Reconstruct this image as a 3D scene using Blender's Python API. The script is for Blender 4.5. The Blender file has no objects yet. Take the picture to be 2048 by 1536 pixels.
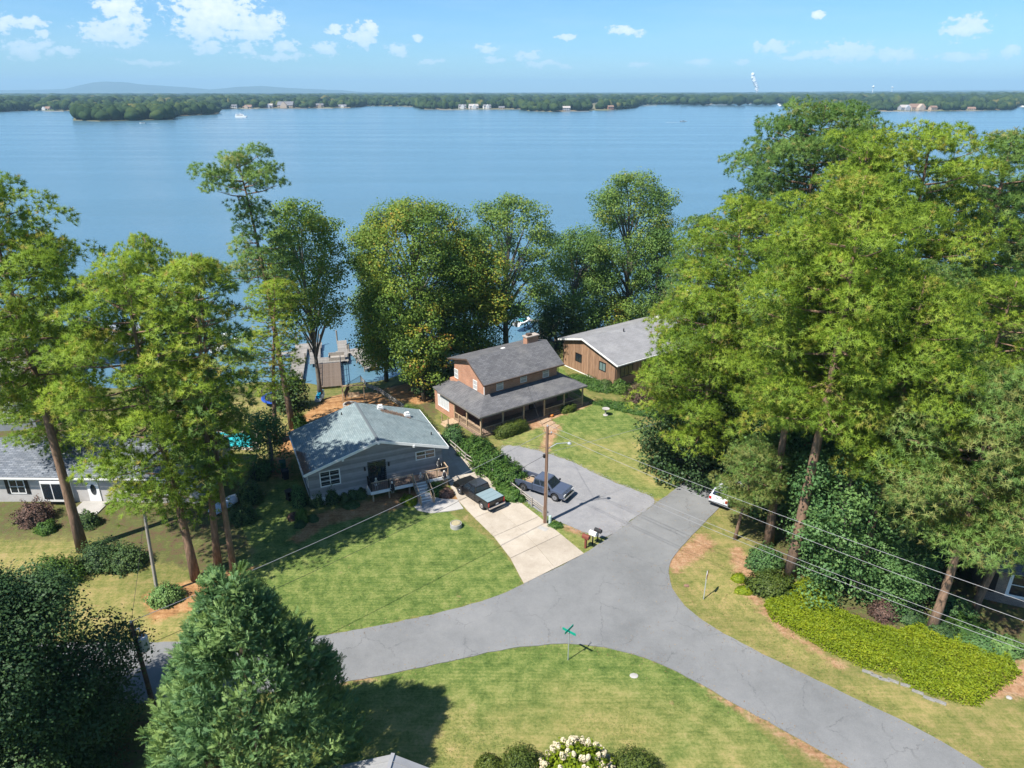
import bpy, bmesh, math, random
import numpy as np
from mathutils import Vector, Matrix, noise as mnoise
R = math.radians
random.seed(7)
rng = np.random.default_rng(7)
scn = bpy.context.scene
COL = scn.collection

# ------------------------------------------------------------------ camera
CAM_H, FPX, PITCH = 36.0, 1420.0, R(22.36)
cam = bpy.data.cameras.new('camera')
camo = bpy.data.objects.new('camera', cam)
COL.objects.link(camo)
camo.location = (0, 0, CAM_H)
camo.rotation_euler = (R(90) - PITCH, 0, 0)
cam.sensor_width = 36.0
cam.lens = 36.0 * FPX / 2048.0
cam.clip_start = 0.5
cam.clip_end = 60000
scn.camera = camo

# ------------------------------------------------------------------ light
SUN_DIR = Vector((-0.76, -0.65, 0)).normalized()      # towards the sun, horizontally
SUN_EL = R(54)
sun_vec = Vector((SUN_DIR.x * math.cos(SUN_EL), SUN_DIR.y * math.cos(SUN_EL), math.sin(SUN_EL)))
sl = bpy.data.lights.new('sun', 'SUN')
sl.energy = 4.9
sl.angle = R(0.53)
sl.color = (1.0, 0.95, 0.87)
slo = bpy.data.objects.new('sun', sl)
slo.rotation_euler = sun_vec.to_track_quat('Z', 'Y').to_euler()
COL.objects.link(slo)

world = bpy.data.worlds.new("World")
scn.world = world
world.use_nodes = True


def build_world():
    nt = world.node_tree
    nt.nodes.clear()
    N = nt.nodes.new
    L = nt.links.new
    out = N('ShaderNodeOutputWorld')
    bg = N('ShaderNodeBackground')
    bg.inputs['Strength'].default_value = 0.092
    sky = N('ShaderNodeTexSky')
    sky.sky_type = 'NISHITA'
    sky.sun_disc = False
    sky.sun_elevation = SUN_EL
    sky.sun_rotation = math.atan2(SUN_DIR.x, SUN_DIR.y)
    sky.altitude = 200
    sky.air_density = 1.0
    sky.dust_density = 0.25
    sky.ozone_density = 4.0
    tc = N('ShaderNodeTexCoord')
    sep = N('ShaderNodeSeparateXYZ')
    L(tc.outputs['Generated'], sep.inputs[0])

    def m(op, a, b=None, c=None, clamp=False):
        n = N('ShaderNodeMath'); n.operation = op; n.use_clamp = clamp
        for i, v in enumerate((a, b, c)):
            if v is None: continue
            if isinstance(v, (int, float)): n.inputs[i].default_value = v
            else: L(v, n.inputs[i])
        return n.outputs[0]
    # direction as (azimuth, elevation) in radians
    az = m('ARCTAN2', sep.outputs[0], sep.outputs[1])
    hyp = m('SQRT', m('ADD', m('MULTIPLY', sep.outputs[0], sep.outputs[0]), m('MULTIPLY', sep.outputs[1], sep.outputs[1])))
    el = m('ARCTAN2', sep.outputs[2], hyp)
    comb = N('ShaderNodeCombineXYZ')
    L(az, comb.inputs[0]); L(el, comb.inputs[1])

    def noise(scale, det, rough, vec, sc=(1, 1, 1)):
        mp = N('ShaderNodeMapping'); mp.inputs['Scale'].default_value = sc
        L(vec, mp.inputs[0])
        n = N('ShaderNodeTexNoise'); n.inputs['Scale'].default_value = scale
        n.inputs['Detail'].default_value = det; n.inputs['Roughness'].default_value = rough
        L(mp.outputs[0], n.inputs['Vector'])
        return n
    # the clouds: their place in the sky as (azimuth, elevation, half width, half height) in degrees
    warp = noise(26, 7, 0.66, comb.outputs[0], (1, 1.3, 1))
    wsub = N('ShaderNodeVectorMath'); wsub.operation = 'SUBTRACT'
    L(warp.outputs['Color'], wsub.inputs[0]); wsub.inputs[1].default_value = (0.5, 0.5, 0.5)
    wsc = N('ShaderNodeVectorMath'); wsc.operation = 'SCALE'
    L(wsub.outputs[0], wsc.inputs[0]); wsc.inputs['Scale'].default_value = 0.028
    wadd = N('ShaderNodeVectorMath'); wadd.operation = 'ADD'
    L(comb.outputs[0], wadd.inputs[0]); L(wsc.outputs[0], wadd.inputs[1])
    wxy = N('ShaderNodeVectorMath'); wxy.operation = 'MULTIPLY'
    L(wadd.outputs[0], wxy.inputs[0]); wxy.inputs[1].default_value = (1, 1, 0)

    def azel(px, py):
        u = (px - 1024) / FPX; v = -(py - 768) / FPX
        d = (u, math.cos(PITCH) + v * math.sin(PITCH), -math.sin(PITCH) + v * math.cos(PITCH))
        return math.atan2(d[0], d[1]), math.atan2(d[2], math.hypot(d[0], d[1]))
    clouds = [(430, 25, 92, 62), (400, 58, 58, 30), (505, 55, 60, 36), (540, 45, 30, 22), (222, 65, 60, 28), (252, 45, 34, 20),
              (235, 10, 42, 22), (725, 68, 40, 24), (740, 52, 22, 14), (650, 98, 28, 15), (668, 60, 18, 12), (60, 100, 42, 22), (60, 47, 34, 12),
              (5, 42, 26, 18), (570, 95, 32, 15), (495, 98, 24, 11), (415, 95, 28, 13), (795, 98, 28, 13), (838, 72, 14, 9), (972, 98, 26, 11),
              (1132, 70, 22, 8), (1250, 62, 38, 10), (1055, 110, 26, 13), (1080, 130, 40, 8), (1550, 95, 44, 15), (1700, 105, 70, 20), (1790, 108, 55, 16), (1610, 112, 50, 9),
              (1930, 57, 42, 20), (1632, 25, 14, 11), (1920, 115, 55, 10), (1280, 130, 26, 7), (560, 118, 60, 9), (990, 122, 30, 8), (860, 125, 30, 6), (1400, 122, 30, 7),
              (130, 106, 20, 8), (1130, 132, 16, 6), (1480, 120, 20, 6), (2020, 108, 14, 12), (85, 68, 12, 9), (300, 122, 60, 6)]
    dmin = None
    for (px, py, w, h) in clouds:
        a, e = azel(px, py)
        s1 = N('ShaderNodeVectorMath'); s1.operation = 'SUBTRACT'
        L(wxy.outputs[0], s1.inputs[0]); s1.inputs[1].default_value = (a, e, 0)
        s2 = N('ShaderNodeVectorMath'); s2.operation = 'MULTIPLY'
        L(s1.outputs[0], s2.inputs[0]); s2.inputs[1].default_value = (FPX / w, FPX / h * 1.0, 0)
        s3 = N('ShaderNodeVectorMath'); s3.operation = 'LENGTH'
        L(s2.outputs[0], s3.inputs[0])
        dmin = s3.outputs['Value'] if dmin is None else m('MINIMUM', dmin, s3.outputs['Value'])
    n2 = noise(95, 9, 0.60, comb.outputs[0], (1, 1.6, 1))
    n3 = noise(14, 3, 0.5, comb.outputs[0], (1, 1.6, 1))
    body = m('ADD', m('SUBTRACT', 1.12, dmin), m('MULTIPLY', m('SUBTRACT', n2.outputs['Fac'], 0.5), 2.3))
    cov = N('ShaderNodeMapRange'); cov.interpolation_type = 'SMOOTHSTEP'
    L(body, cov.inputs[0])
    cov.inputs['From Min'].default_value = 0.22; cov.inputs['From Max'].default_value = 0.62
    # the same kind of fair weather cloud over the rest of the sky
    pl = N('ShaderNodeVectorMath'); pl.operation = 'DIVIDE'
    L(tc.outputs['Generated'], pl.inputs[0])
    zc = N('ShaderNodeCombineXYZ'); zz = m('MAXIMUM', sep.outputs[2], 0.02)
    L(zz, zc.inputs[0]); L(zz, zc.inputs[1]); L(zz, zc.inputs[2])
    L(zc.outputs[0], pl.inputs[1])
    n4 = noise(0.9, 8, 0.55, pl.outputs[0])
    field = N('ShaderNodeMapRange'); field.interpolation_type = 'SMOOTHSTEP'
    L(n4.outputs['Fac'], field.inputs[0])
    field.inputs['From Min'].default_value = 0.57; field.inputs['From Max'].default_value = 0.72
    above = N('ShaderNodeMapRange')
    L(el, above.inputs[0]); above.inputs['From Min'].default_value = R(8.5); above.inputs['From Max'].default_value = R(14)
    rest = m('MULTIPLY', field.outputs[0], above.outputs[0])
    # thinner and paler towards the horizon
    fade = N('ShaderNodeMapRange')
    L(el, fade.inputs[0]); fade.inputs['From Min'].default_value = R(1.0); fade.inputs['From Max'].default_value = R(5.0)
    fade.inputs['To Min'].default_value = 0.22; fade.inputs['To Max'].default_value = 0.92
    c1 = m('MULTIPLY', cov.outputs[0], fade.outputs[0])
    # faint high veil
    n5 = noise(5, 6, 0.6, comb.outputs[0], (1, 7, 1))
    veil = N('ShaderNodeMapRange')
    L(n5.outputs['Fac'], veil.inputs[0]); veil.inputs['From Min'].default_value = 0.45; veil.inputs['From Max'].default_value = 0.8
    veil.inputs['To Max'].default_value = 0.16
    alpha = m('MAXIMUM', m('MAXIMUM', c1, rest), veil.outputs[0], clamp=True)
    shade = N('ShaderNodeMapRange')
    L(m('ADD', body, m('MULTIPLY', n3.outputs['Fac'], 0.4)), shade.inputs[0])
    shade.inputs['From Min'].default_value = 0.35; shade.inputs['From Max'].default_value = 1.7
    cc = N('ShaderNodeMix'); cc.data_type = 'RGBA'
    L(shade.outputs[0], cc.inputs['Factor'])
    cc.inputs['A'].default_value = (4.7, 5.7, 6.9, 1)
    cc.inputs['B'].default_value = (6.9, 7.3, 7.7, 1)
    # cooler, a little deeper blue than the bare model gives near the horizon
    tint = N('ShaderNodeMix'); tint.data_type = 'RGBA'; tint.blend_type = 'MULTIPLY'
    tint.inputs['Factor'].default_value = 1
    L(sky.outputs[0], tint.inputs['A']); tint.inputs['B'].default_value = (0.47, 0.71, 0.92, 1)
    mix = N('ShaderNodeMix'); mix.data_type = 'RGBA'
    L(alpha, mix.inputs['Factor']); L(tint.outputs['Result'], mix.inputs['A']); L(cc.outputs['Result'], mix.inputs['B'])
    L(mix.outputs['Result'], bg.inputs['Color'])
    L(bg.outputs[0], out.inputs['Surface'])
    world.cycles.sampling_method = 'MANUAL'
    world.cycles.sample_map_resolution = 512


build_world()
scn.view_settings.view_transform = 'Standard'
scn.view_settings.look = 'None'
scn.view_settings.exposure = 0.90
scn.view_settings.gamma = 1.0
scn.view_settings.use_curve_mapping = False
cy = scn.cycles
cy.max_bounces = 7
cy.diffuse_bounces = 3
cy.glossy_bounces = 3
cy.transmission_bounces = 4
cy.transparent_max_bounces = 8
cy.volume_bounces = 0
cy.use_denoising = True
cy.caustics_reflective = False
cy.caustics_refractive = False

# ------------------------------------------------------------------ helpers: places


def ray(px, py):
    u = (px - 1024) / FPX; v = -(py - 768) / FPX
    return (u, math.cos(PITCH) + v * math.sin(PITCH), -math.sin(PITCH) + v * math.cos(PITCH))


def G(px, py, z=0.0):
    r = ray(px, py)
    t = (z - CAM_H) / r[2]
    return Vector((r[0] * t, r[1] * t, z))


def at(px, py, Y):
    r = ray(px, py)
    t = Y / r[1]
    return Vector((r[0] * t, Y, CAM_H + r[2] * t))


SHORE_X = [-400, -150, -90, -50, -20, -8, 6, 25, 45, 70, 150, 400]
SHORE_Y = [60, 84, 90, 93, 95, 104, 112, 122, 134, 146, 170, 190]
WATER_Z = -3.0


def terr(x, y):
    x = np.asarray(x, float); y = np.asarray(y, float)
    d = np.interp(x, SHORE_X, SHORE_Y) + 0.8 * np.sin(x * 0.31) + 0.5 * np.sin(x * 0.83 + 1) - y
    s = np.clip(d / 15.0, 0, 1)
    land = -2.75 + 2.75 * s * s * (3 - 2 * s)
    bed = -2.75 + np.clip(d, -12, 0) * 0.5
    far = np.clip((np.abs(x - 0) - 60) / 200, 0, 1)
    return np.where(d > 0, land, bed) + 0.0 * far


def T(x, y):
    return float(terr(x, y))


def P(px, py, dz=0.0):
    """the point of the ground seen at this place"""
    z = 0.0
    for _ in range(6):
        g = G(px, py, z)
        z = T(g.x, g.y)
    g = G(px, py, z)
    g.z = z + dz
    return g

# ------------------------------------------------------------------ helpers: materials


MATS = {}


def mat(name, col, rough=0.6, col2=None, nscale=4.0, bump=0.0, bscale=None, metal=0.0, spec=0.4, det=4.0, stretch=(1, 1, 1),
        col3=None, coat=0.0, kind=None, coords='Object', lo=0.35, hi=0.65):
    if name in MATS: return MATS[name]
    m = bpy.data.materials.new(name)
    m.use_nodes = True
    nt = m.node_tree
    b = nt.nodes['Principled BSDF']
    b.inputs['Base Color'].default_value = (*col, 1)
    b.inputs['Roughness'].default_value = rough
    b.inputs['Metallic'].default_value = metal
    b.inputs['Specular IOR Level'].default_value = spec
    if coat: b.inputs['Coat Weight'].default_value = coat; b.inputs['Coat Roughness'].default_value = 0.05
    N = nt.nodes.new; L = nt.links.new
    tc = N('ShaderNodeTexCoord')
    mp = N('ShaderNodeMapping'); mp.inputs['Scale'].default_value = stretch
    L(tc.outputs[coords], mp.inputs[0])
    last = None
    if col2 is not None:
        n = N('ShaderNodeTexNoise'); n.inputs['Scale'].default_value = nscale; n.inputs['Detail'].default_value = det
        n.inputs['Roughness'].default_value = 0.6
        L(mp.outputs[0], n.inputs['Vector'])
        r = N('ShaderNodeValToRGB')
        r.color_ramp.elements[0].position = lo; r.color_ramp.elements[0].color = (*col, 1)
        r.color_ramp.elements[1].position = hi; r.color_ramp.elements[1].color = (*col2, 1)
        L(n.outputs['Fac'], r.inputs[0])
        last = r.outputs[0]
        if col3 is not None:
            n2 = N('ShaderNodeTexNoise'); n2.inputs['Scale'].default_value = nscale * 0.23; n2.inputs['Detail'].default_value = 5
            L(mp.outputs[0], n2.inputs['Vector'])
            mr = N('ShaderNodeMapRange'); mr.inputs['From Min'].default_value = 0.5; mr.inputs['From Max'].default_value = 0.68
            L(n2.outputs['Fac'], mr.inputs[0])
            mx = N('ShaderNodeMix'); mx.data_type = 'RGBA'
            L(mr.outputs[0], mx.inputs['Factor']); L(last, mx.inputs['A']); mx.inputs['B'].default_value = (*col3, 1)
            last = mx.outputs['Result']
        L(last, b.inputs['Base Color'])
    if bump:
        n = N('ShaderNodeTexNoise'); n.inputs['Scale'].default_value = bscale or nscale * 3; n.inputs['Detail'].default_value = 5
        L(mp.outputs[0], n.inputs['Vector'])
        bp = N('ShaderNodeBump'); bp.inputs['Strength'].default_value = 0.6; bp.inputs['Distance'].default_value = bump
        L(n.outputs['Fac'], bp.inputs['Height']); L(bp.outputs[0], b.inputs['Normal'])
    MATS[name] = m
    return m


def course_mat(name, c1, c2, mortar, bw, bh, mw, axis='xz', offset=0.5, bump=0.01, vary=0.5, rough=0.85, blotch=None):
    """brick or shingle courses: brick texture laid on the object's own coordinates"""
    if name in MATS: return MATS[name]
    m = bpy.data.materials.new(name); m.use_nodes = True
    nt = m.node_tree; N = nt.nodes.new; L = nt.links.new
    b = nt.nodes['Principled BSDF']; b.inputs['Roughness'].default_value = rough
    b.inputs['Specular IOR Level'].default_value = 0.25
    tc = N('ShaderNodeTexCoord'); sp = N('ShaderNodeSeparateXYZ'); L(tc.outputs['Object'], sp.inputs[0])
    cb = N('ShaderNodeCombineXYZ')
    if axis == 'xz+y':      # walls of both directions
        a = N('ShaderNodeMath'); a.operation = 'ADD'; L(sp.outputs[0], a.inputs[0]); L(sp.outputs[1], a.inputs[1])
        L(a.outputs[0], cb.inputs[0]); L(sp.outputs[2], cb.inputs[1])
    else:
        L(sp.outputs['xyz'.index(axis[0])], cb.inputs[0]); L(sp.outputs['xyz'.index(axis[1])], cb.inputs[1])
    bt = N('ShaderNodeTexBrick'); L(cb.outputs[0], bt.inputs['Vector'])
    bt.offset = offset
    bt.inputs['Color1'].default_value = (*c1, 1); bt.inputs['Color2'].default_value = (*c2, 1); bt.inputs['Mortar'].default_value = (*mortar, 1)
    bt.inputs['Scale'].default_value = 1; bt.inputs['Brick Width'].default_value = bw; bt.inputs['Row Height'].default_value = bh
    bt.inputs['Mortar Size'].default_value = mw; bt.inputs['Bias'].default_value = 0
    n = N('ShaderNodeTexNoise'); n.inputs['Scale'].default_value = 0.7; n.inputs['Detail'].default_value = 7; n.inputs['Roughness'].default_value = 0.65
    L(tc.outputs['Object'], n.inputs['Vector'])
    mr = N('ShaderNodeMapRange'); mr.inputs['From Min'].default_value = 0.3; mr.inputs['From Max'].default_value = 0.7
    mr.inputs['To Min'].default_value = 1 - vary * 0.5; mr.inputs['To Max'].default_value = 1 + vary * 0.4
    L(n.outputs['Fac'], mr.inputs[0])
    ms = N('ShaderNodeVectorMath'); ms.operation = 'SCALE'; L(bt.outputs['Color'], ms.inputs[0]); L(mr.outputs[0], ms.inputs['Scale'])
    res = ms.outputs[0]
    if blotch:
        n2 = N('ShaderNodeTexNoise'); n2.inputs['Scale'].default_value = 0.35; n2.inputs['Detail'].default_value = 6
        L(tc.outputs['Object'], n2.inputs['Vector'])
        r2 = N('ShaderNodeMapRange'); r2.inputs['From Min'].default_value = 0.52; r2.inputs['From Max'].default_value = 0.75
        r2.inputs['To Max'].default_value = 0.6
        L(n2.outputs['Fac'], r2.inputs[0])
        mx = N('ShaderNodeMix'); mx.data_type = 'RGBA'; L(r2.outputs[0], mx.inputs['Factor']); L(res, mx.inputs['A']); mx.inputs['B'].default_value = (*blotch, 1)
        res = mx.outputs['Result']
    L(res, b.inputs['Base Color'])
    bp = N('ShaderNodeBump'); bp.inputs['Distance'].default_value = bump; bp.inputs['Strength'].default_value = 0.7
    iv = N('ShaderNodeMath'); iv.operation = 'SUBTRACT'; iv.inputs[0].default_value = 1; L(bt.outputs['Fac'], iv.inputs[1])
    L(iv.outputs[0], bp.inputs['Height']); L(bp.outputs[0], b.inputs['Normal'])
    MATS[name] = m
    return m


def leaf_mat(name, stops, trans=0.3, rough=0.55, spec=0.25, gain=1.0):
    """leaf colour from the per-leaf attribute 'tint' (0..1)"""
    stops = [(p, tuple(min(0.5, x * gain) for x in c)) for p, c in stops]
    if name in MATS: return MATS[name]
    m = bpy.data.materials.new(name); m.use_nodes = True
    nt = m.node_tree; N = nt.nodes.new; L = nt.links.new
    b = nt.nodes['Principled BSDF']; b.inputs['Roughness'].default_value = rough
    b.inputs['Specular IOR Level'].default_value = spec
    at_ = N('ShaderNodeAttribute'); at_.attribute_name = 'tint'
    r = N('ShaderNodeValToRGB')
    while len(r.color_ramp.elements) < len(stops): r.color_ramp.elements.new(0.5)
    for e, (p, c) in zip(r.color_ramp.elements, stops):
        e.position = p; e.color = (*c, 1)
    L(at_.outputs['Fac'], r.inputs[0])
    L(r.outputs[0], b.inputs['Base Color'])
    if trans:
        tr = N('ShaderNodeBsdfTranslucent'); mx = N('ShaderNodeMixShader'); mx.inputs[0].default_value = trans
        L(r.outputs[0], tr.inputs[0]); L(b.outputs[0], mx.inputs[1]); L(tr.outputs[0], mx.inputs[2])
        L(mx.outputs[0], nt.nodes['Material Output'].inputs['Surface'])
    MATS[name] = m
    return m

# ------------------------------------------------------------------ helpers: objects


def tag(o, label=None, cat=None, group=None, kind=None):
    if label: o['label'] = label
    if cat: o['category'] = cat
    if group: o['group'] = group
    if kind: o['kind'] = kind
    return o


def thing(name, label, cat, loc=(0, 0, 0), rz=0.0, group=None, tilt=(0, 0)):
    o = bpy.data.objects.new(name, None)
    COL.objects.link(o)
    o.empty_display_size = 0.2
    o.location = loc; o.rotation_euler = (tilt[0], tilt[1], rz)
    return tag(o, label, cat, group)


def copy_thing(root, label=None, loc=None, rz=None, scale=None):
    r = root.copy(); COL.objects.link(r)
    if label: r['label'] = label
    if loc is not None: r.location = loc
    if rz is not None: r.rotation_euler[2] = rz
    if scale is not None: r.scale = scale
    for ch in [c for c in bpy.data.objects if c.parent == root]:
        c = ch.copy(); COL.objects.link(c); c.parent = r
        for g in [q for q in bpy.data.objects if q.parent == ch]:
            d = g.copy(); COL.objects.link(d); d.parent = c
    return r


class MB:
    def __init__(s): s.v = []; s.f = []; s.m = []

    def poly(s, pts, mi=0):
        n = len(s.v); s.v += [tuple(p) for p in pts]; s.f.append(list(range(n, n + len(pts)))); s.m.append(mi); return s

    def box(s, x0, x1, y0, y1, z0, z1, mi=0):
        n = len(s.v)
        s.v += [(x0, y0, z0), (x1, y0, z0), (x1, y1, z0), (x0, y1, z0), (x0, y0, z1), (x1, y0, z1), (x1, y1, z1), (x0, y1, z1)]
        for f in ((3, 2, 1, 0), (4, 5, 6, 7), (0, 1, 5, 4), (1, 2, 6, 5), (2, 3, 7, 6), (3, 0, 4, 7)):
            s.f.append([n + i for i in f]); s.m.append(mi)
        return s

    def hexa(s, pts, mi=0):
        n = len(s.v); s.v += [tuple(p) for p in pts]
        for f in ((3, 2, 1, 0), (4, 5, 6, 7), (0, 1, 5, 4), (1, 2, 6, 5), (2, 3, 7, 6), (3, 0, 4, 7)):
            s.f.append([n + i for i in f]); s.m.append(mi)
        return s

    def beam(s, p, q, w, h=None, mi=0, up=(0, 0, 1)):
        h = h or w
        p = Vector(p); q = Vector(q); d = (q - p).normalized()
        u = Vector(up)
        if abs(d.dot(u)) > 0.95: u = Vector((1, 0, 0))
        a = d.cross(u).normalized() * w / 2; b = a.cross(d).normalized() * h / 2
        return s.hexa([p - a - b, p + a - b, q + a - b, q - a - b, p - a + b, p + a + b, q + a + b, q - a + b], mi)

    def tube(s, pts, rad, n=8, mi=0, caps=True):
        pts = [Vector(p) for p in pts]
        if not hasattr(rad, '__len__'): rad = [rad] * len(pts)
        base = len(s.v); ref = None
        for i, p in enumerate(pts):
            d = (pts[min(i + 1, len(pts) - 1)] - pts[max(i - 1, 0)]).normalized()
            if ref is None: ref = Vector((0, 0, 1)) if abs(d.z) < 0.9 else Vector((1, 0, 0))
            a = d.cross(ref).normalized(); b = d.cross(a).normalized()
            for k in range(n):
                t = 2 * math.pi * k / n
                s.v.append(tuple(p + (a * math.cos(t) + b * math.sin(t)) * rad[i]))
        for i in range(len(pts) - 1):
            for k in range(n):
                a0 = base + i * n + k; a1 = base + i * n + (k + 1) % n
                s.f.append([a0, a1, a1 + n, a0 + n]); s.m.append(mi)
        if caps:
            s.f.append([base + k for k in range(n)][::-1]); s.m.append(mi)
            s.f.append([base + (len(pts) - 1) * n + k for k in range(n)]); s.m.append(mi)
        return s

    def lathe(s, prof, n=16, c=(0, 0, 0), mi=0):
        """prof: (r, z) pairs"""
        base = len(s.v)
        for r, z in prof:
            for k in range(n):
                t = 2 * math.pi * k / n
                s.v.append((c[0] + r * math.cos(t), c[1] + r * math.sin(t), c[2] + z))
        for i in range(len(prof) - 1):
            for k in range(n):
                a0 = base + i * n + k; a1 = base + i * n + (k + 1) % n
                s.f.append([a0, a1, a1 + n, a0 + n]); s.m.append(mi)
        s.f.append([base + k for k in range(n)][::-1]); s.m.append(mi)
        s.f.append([base + (len(prof) - 1) * n + k for k in range(n)]); s.m.append(mi)
        return s

    def prism(s, prof, y0, y1, mi=0, axis='y'):
        """extrude a closed (a, b) outline along an axis"""
        n = len(s.v); k = len(prof)
        mk = {'y': lambda a, b, t: (a, t, b), 'x': lambda a, b, t: (t, a, b), 'z': lambda a, b, t: (a, b, t)}[axis]
        s.v += [mk(a, b, y0) for a, b in prof] + [mk(a, b, y1) for a, b in prof]
        s.f.append([n + i for i in range(k)]); s.m.append(mi)
        s.f.append([n + k + i for i in range(k)][::-1]); s.m.append(mi)
        for i in range(k):
            j = (i + 1) % k
            s.f.append([n + i, n + k + i, n + k + j, n + j]); s.m.append(mi)
        return s

    def build(s, name, mats, parent=None, smooth=False, bevel=0.0, loc=None):
        me = bpy.data.meshes.new(name)
        me.from_pydata(s.v, [], s.f)
        if not isinstance(mats, (list, tuple)): mats = [mats]
        for m in mats: me.materials.append(m)
        if len(mats) > 1: me.polygons.foreach_set('material_index', s.m)
        bm = bmesh.new(); bm.from_mesh(me)
        bmesh.ops.recalc_face_normals(bm, faces=bm.faces)
        bm.to_mesh(me); bm.free()
        if smooth: me.polygons.foreach_set('use_smooth', [True] * len(me.polygons))
        me.update()
        o = bpy.data.objects.new(name, me); COL.objects.link(o)
        if parent: o.parent = parent
        if loc is not None: o.location = loc
        if bevel:
            md = o.modifiers.new('bevel', 'BEVEL'); md.width = bevel; md.segments = 2; md.limit_method = 'ANGLE'; md.angle_limit = R(35)
        return o


def one(me_src, name, parent, loc=(0, 0, 0), rot=None):
    """another object on the mesh of me_src"""
    o = bpy.data.objects.new(name, me_src.data); COL.objects.link(o)
    o.parent = parent; o.location = loc
    if rot: o.rotation_euler = rot
    return o


def np_mesh(name, verts, k, m, tint=None, parent=None, faces=None, normals=None):
    """mesh of separate k-gons from an (N*k, 3) array"""
    nv = len(verts)
    if normals is not None:      # turn every leaf so that it faces out of its clump, and let it shade with the clump
        V = np.asarray(verts).reshape(-1, k, 3); Nn = np.asarray(normals).reshape(-1, k, 3)
        fn = unit(np.cross(V[:, 1] - V[:, 0], V[:, 2] - V[:, 0]))
        flip = (fn * Nn[:, 0]).sum(1) < 0
        V[flip] = V[flip][:, ::-1]; fn[flip] *= -1
        verts = V.reshape(-1, 3); normals = unit(Nn + 0.45 * fn[:, None, :]).reshape(-1, 3)
        if tint is not None: tint = np.where(np.repeat(flip, k), np.asarray(tint).reshape(-1, k)[:, ::-1].ravel(), tint)
    me = bpy.data.meshes.new(name)
    me.vertices.add(nv); me.vertices.foreach_set('co', np.ascontiguousarray(verts, dtype=np.float32).ravel())
    if faces is None: idx = np.arange(nv, dtype=np.int32)
    else: idx = np.ascontiguousarray(faces, dtype=np.int32).ravel()
    nf = len(idx) // k
    me.loops.add(len(idx)); me.loops.foreach_set('vertex_index', idx)
    me.polygons.add(nf); me.polygons.foreach_set('loop_start', np.arange(nf, dtype=np.int32) * k)
    if tint is not None:
        a = me.attributes.new('tint', 'FLOAT', 'POINT'); a.data.foreach_set('value', np.ascontiguousarray(tint, dtype=np.float32))
    me.materials.append(m)
    me.update(calc_edges=True)
    if normals is not None:
        me.polygons.foreach_set('use_smooth', np.ones(nf, bool))
        a = me.attributes.new('custom_normal', 'FLOAT_VECTOR', 'POINT'); a.data.foreach_set('vector', np.ascontiguousarray(normals, dtype=np.float32).ravel())
    o = bpy.data.objects.new(name, me); COL.objects.link(o)
    if parent: o.parent = parent
    return o


def unit(v): return v / (np.linalg.norm(v, axis=-1, keepdims=True) + 1e-9)


def sph(n, rg):
    return unit(rg.normal(size=(n, 3)))


def needle_tufts(cen, dirs, n, L, W, tint, rg, spread=0.9):
    N_ = len(cen)
    d = unit(np.repeat(dirs, n, 0) + rg.normal(size=(N_ * n, 3)) * spread * 0.62)
    c = np.repeat(cen, n, 0)
    ln = L * rg.uniform(0.7, 1.15, (N_ * n, 1))
    side = unit(np.cross(d, sph(N_ * n, rg))) * W * 0.5
    c0 = c + d * ln * 0.08
    tip = c + d * ln
    tip[:, 2] -= 0.12 * ln[:, 0]
    v = np.stack([c0 - side, c0 + side, tip], 1).reshape(-1, 3)
    t = np.repeat(np.clip(np.repeat(tint, n) + rg.normal(size=N_ * n) * 0.05, 0, 1), 3)
    return v, t, d


def leaf_quads(cen, nrm, size, tint, rg, aspect=0.7):
    N_ = len(cen)
    nrm = unit(nrm)
    a = unit(np.cross(nrm, sph(N_, rg)))
    b = np.cross(nrm, a)
    s = size * rg.uniform(0.65, 1.3, (N_, 1))
    a = a * s * 0.5; b = b * s * 0.5 * aspect
    v = np.stack([cen - a, cen + b + nrm * s * 0.08, cen + a, cen - b + nrm * s * 0.08], 1).reshape(-1, 3)
    return v, np.repeat(np.clip(tint, 0, 1), 4)

# ================================================================== the setting
def px_poly(pts, z=0.0): return np.array([G(x, y, z)[:2] for x, y in pts])


def sdist(poly, X, Y):
    """signed distance to a polygon, positive inside"""
    inside = np.zeros(X.shape, bool); dmin = np.full(X.shape, 1e9)
    n = len(poly)
    for i in range(n):
        x0, y0 = poly[i]; x1, y1 = poly[(i + 1) % n]
        if y0 != y1:
            c = ((y0 > Y) != (y1 > Y)) & (X < (x1 - x0) * (Y - y0) / (y1 - y0) + x0)
            inside ^= c
        dx, dy = x1 - x0, y1 - y0
        t = np.clip(((X - x0) * dx + (Y - y0) * dy) / (dx * dx + dy * dy + 1e-9), 0, 1)
        dmin = np.minimum(dmin, np.hypot(X - x0 - t * dx, Y - y0 - t * dy))
    return np.where(inside, dmin, -dmin)


ROAD_PX = [(-700, 1285), (200, 1286), (420, 1284), (620, 1276), (760, 1252), (900, 1222), (1000, 1192), (1048, 1168), (1110, 1138), (1168, 1108),
           (1205, 1084), (1262, 1042), (1322, 1000), (1368, 964), (1420, 918), (1480, 868), (1580, 800), (1700, 740), (1800, 770), (1680, 830), (1560, 905),
           (1480, 975), (1440, 1013), (1395, 1060), (1352, 1106), (1338, 1128), (1336, 1150), (1347, 1185), (1378, 1222), (1430, 1258), (1500, 1296),
           (1600, 1345), (1740, 1412), (1850, 1464), (1960, 1530), (2200, 1700), (1960, 1760), (1760, 1575), (1640, 1500), (1500, 1424),
           (1400, 1368), (1310, 1322), (1230, 1298), (1150, 1288), (1080, 1290), (1000, 1300), (900, 1322), (800, 1345), (700, 1363), (600, 1378),
           (400, 1400), (200, 1412), (-700, 1440)]
DRIVE_L = [(1048, 1168), (1012, 1100), (968, 1052), (930, 1020), (905, 985), (893, 955), (886, 925), (868, 880), (850, 850)]
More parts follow.
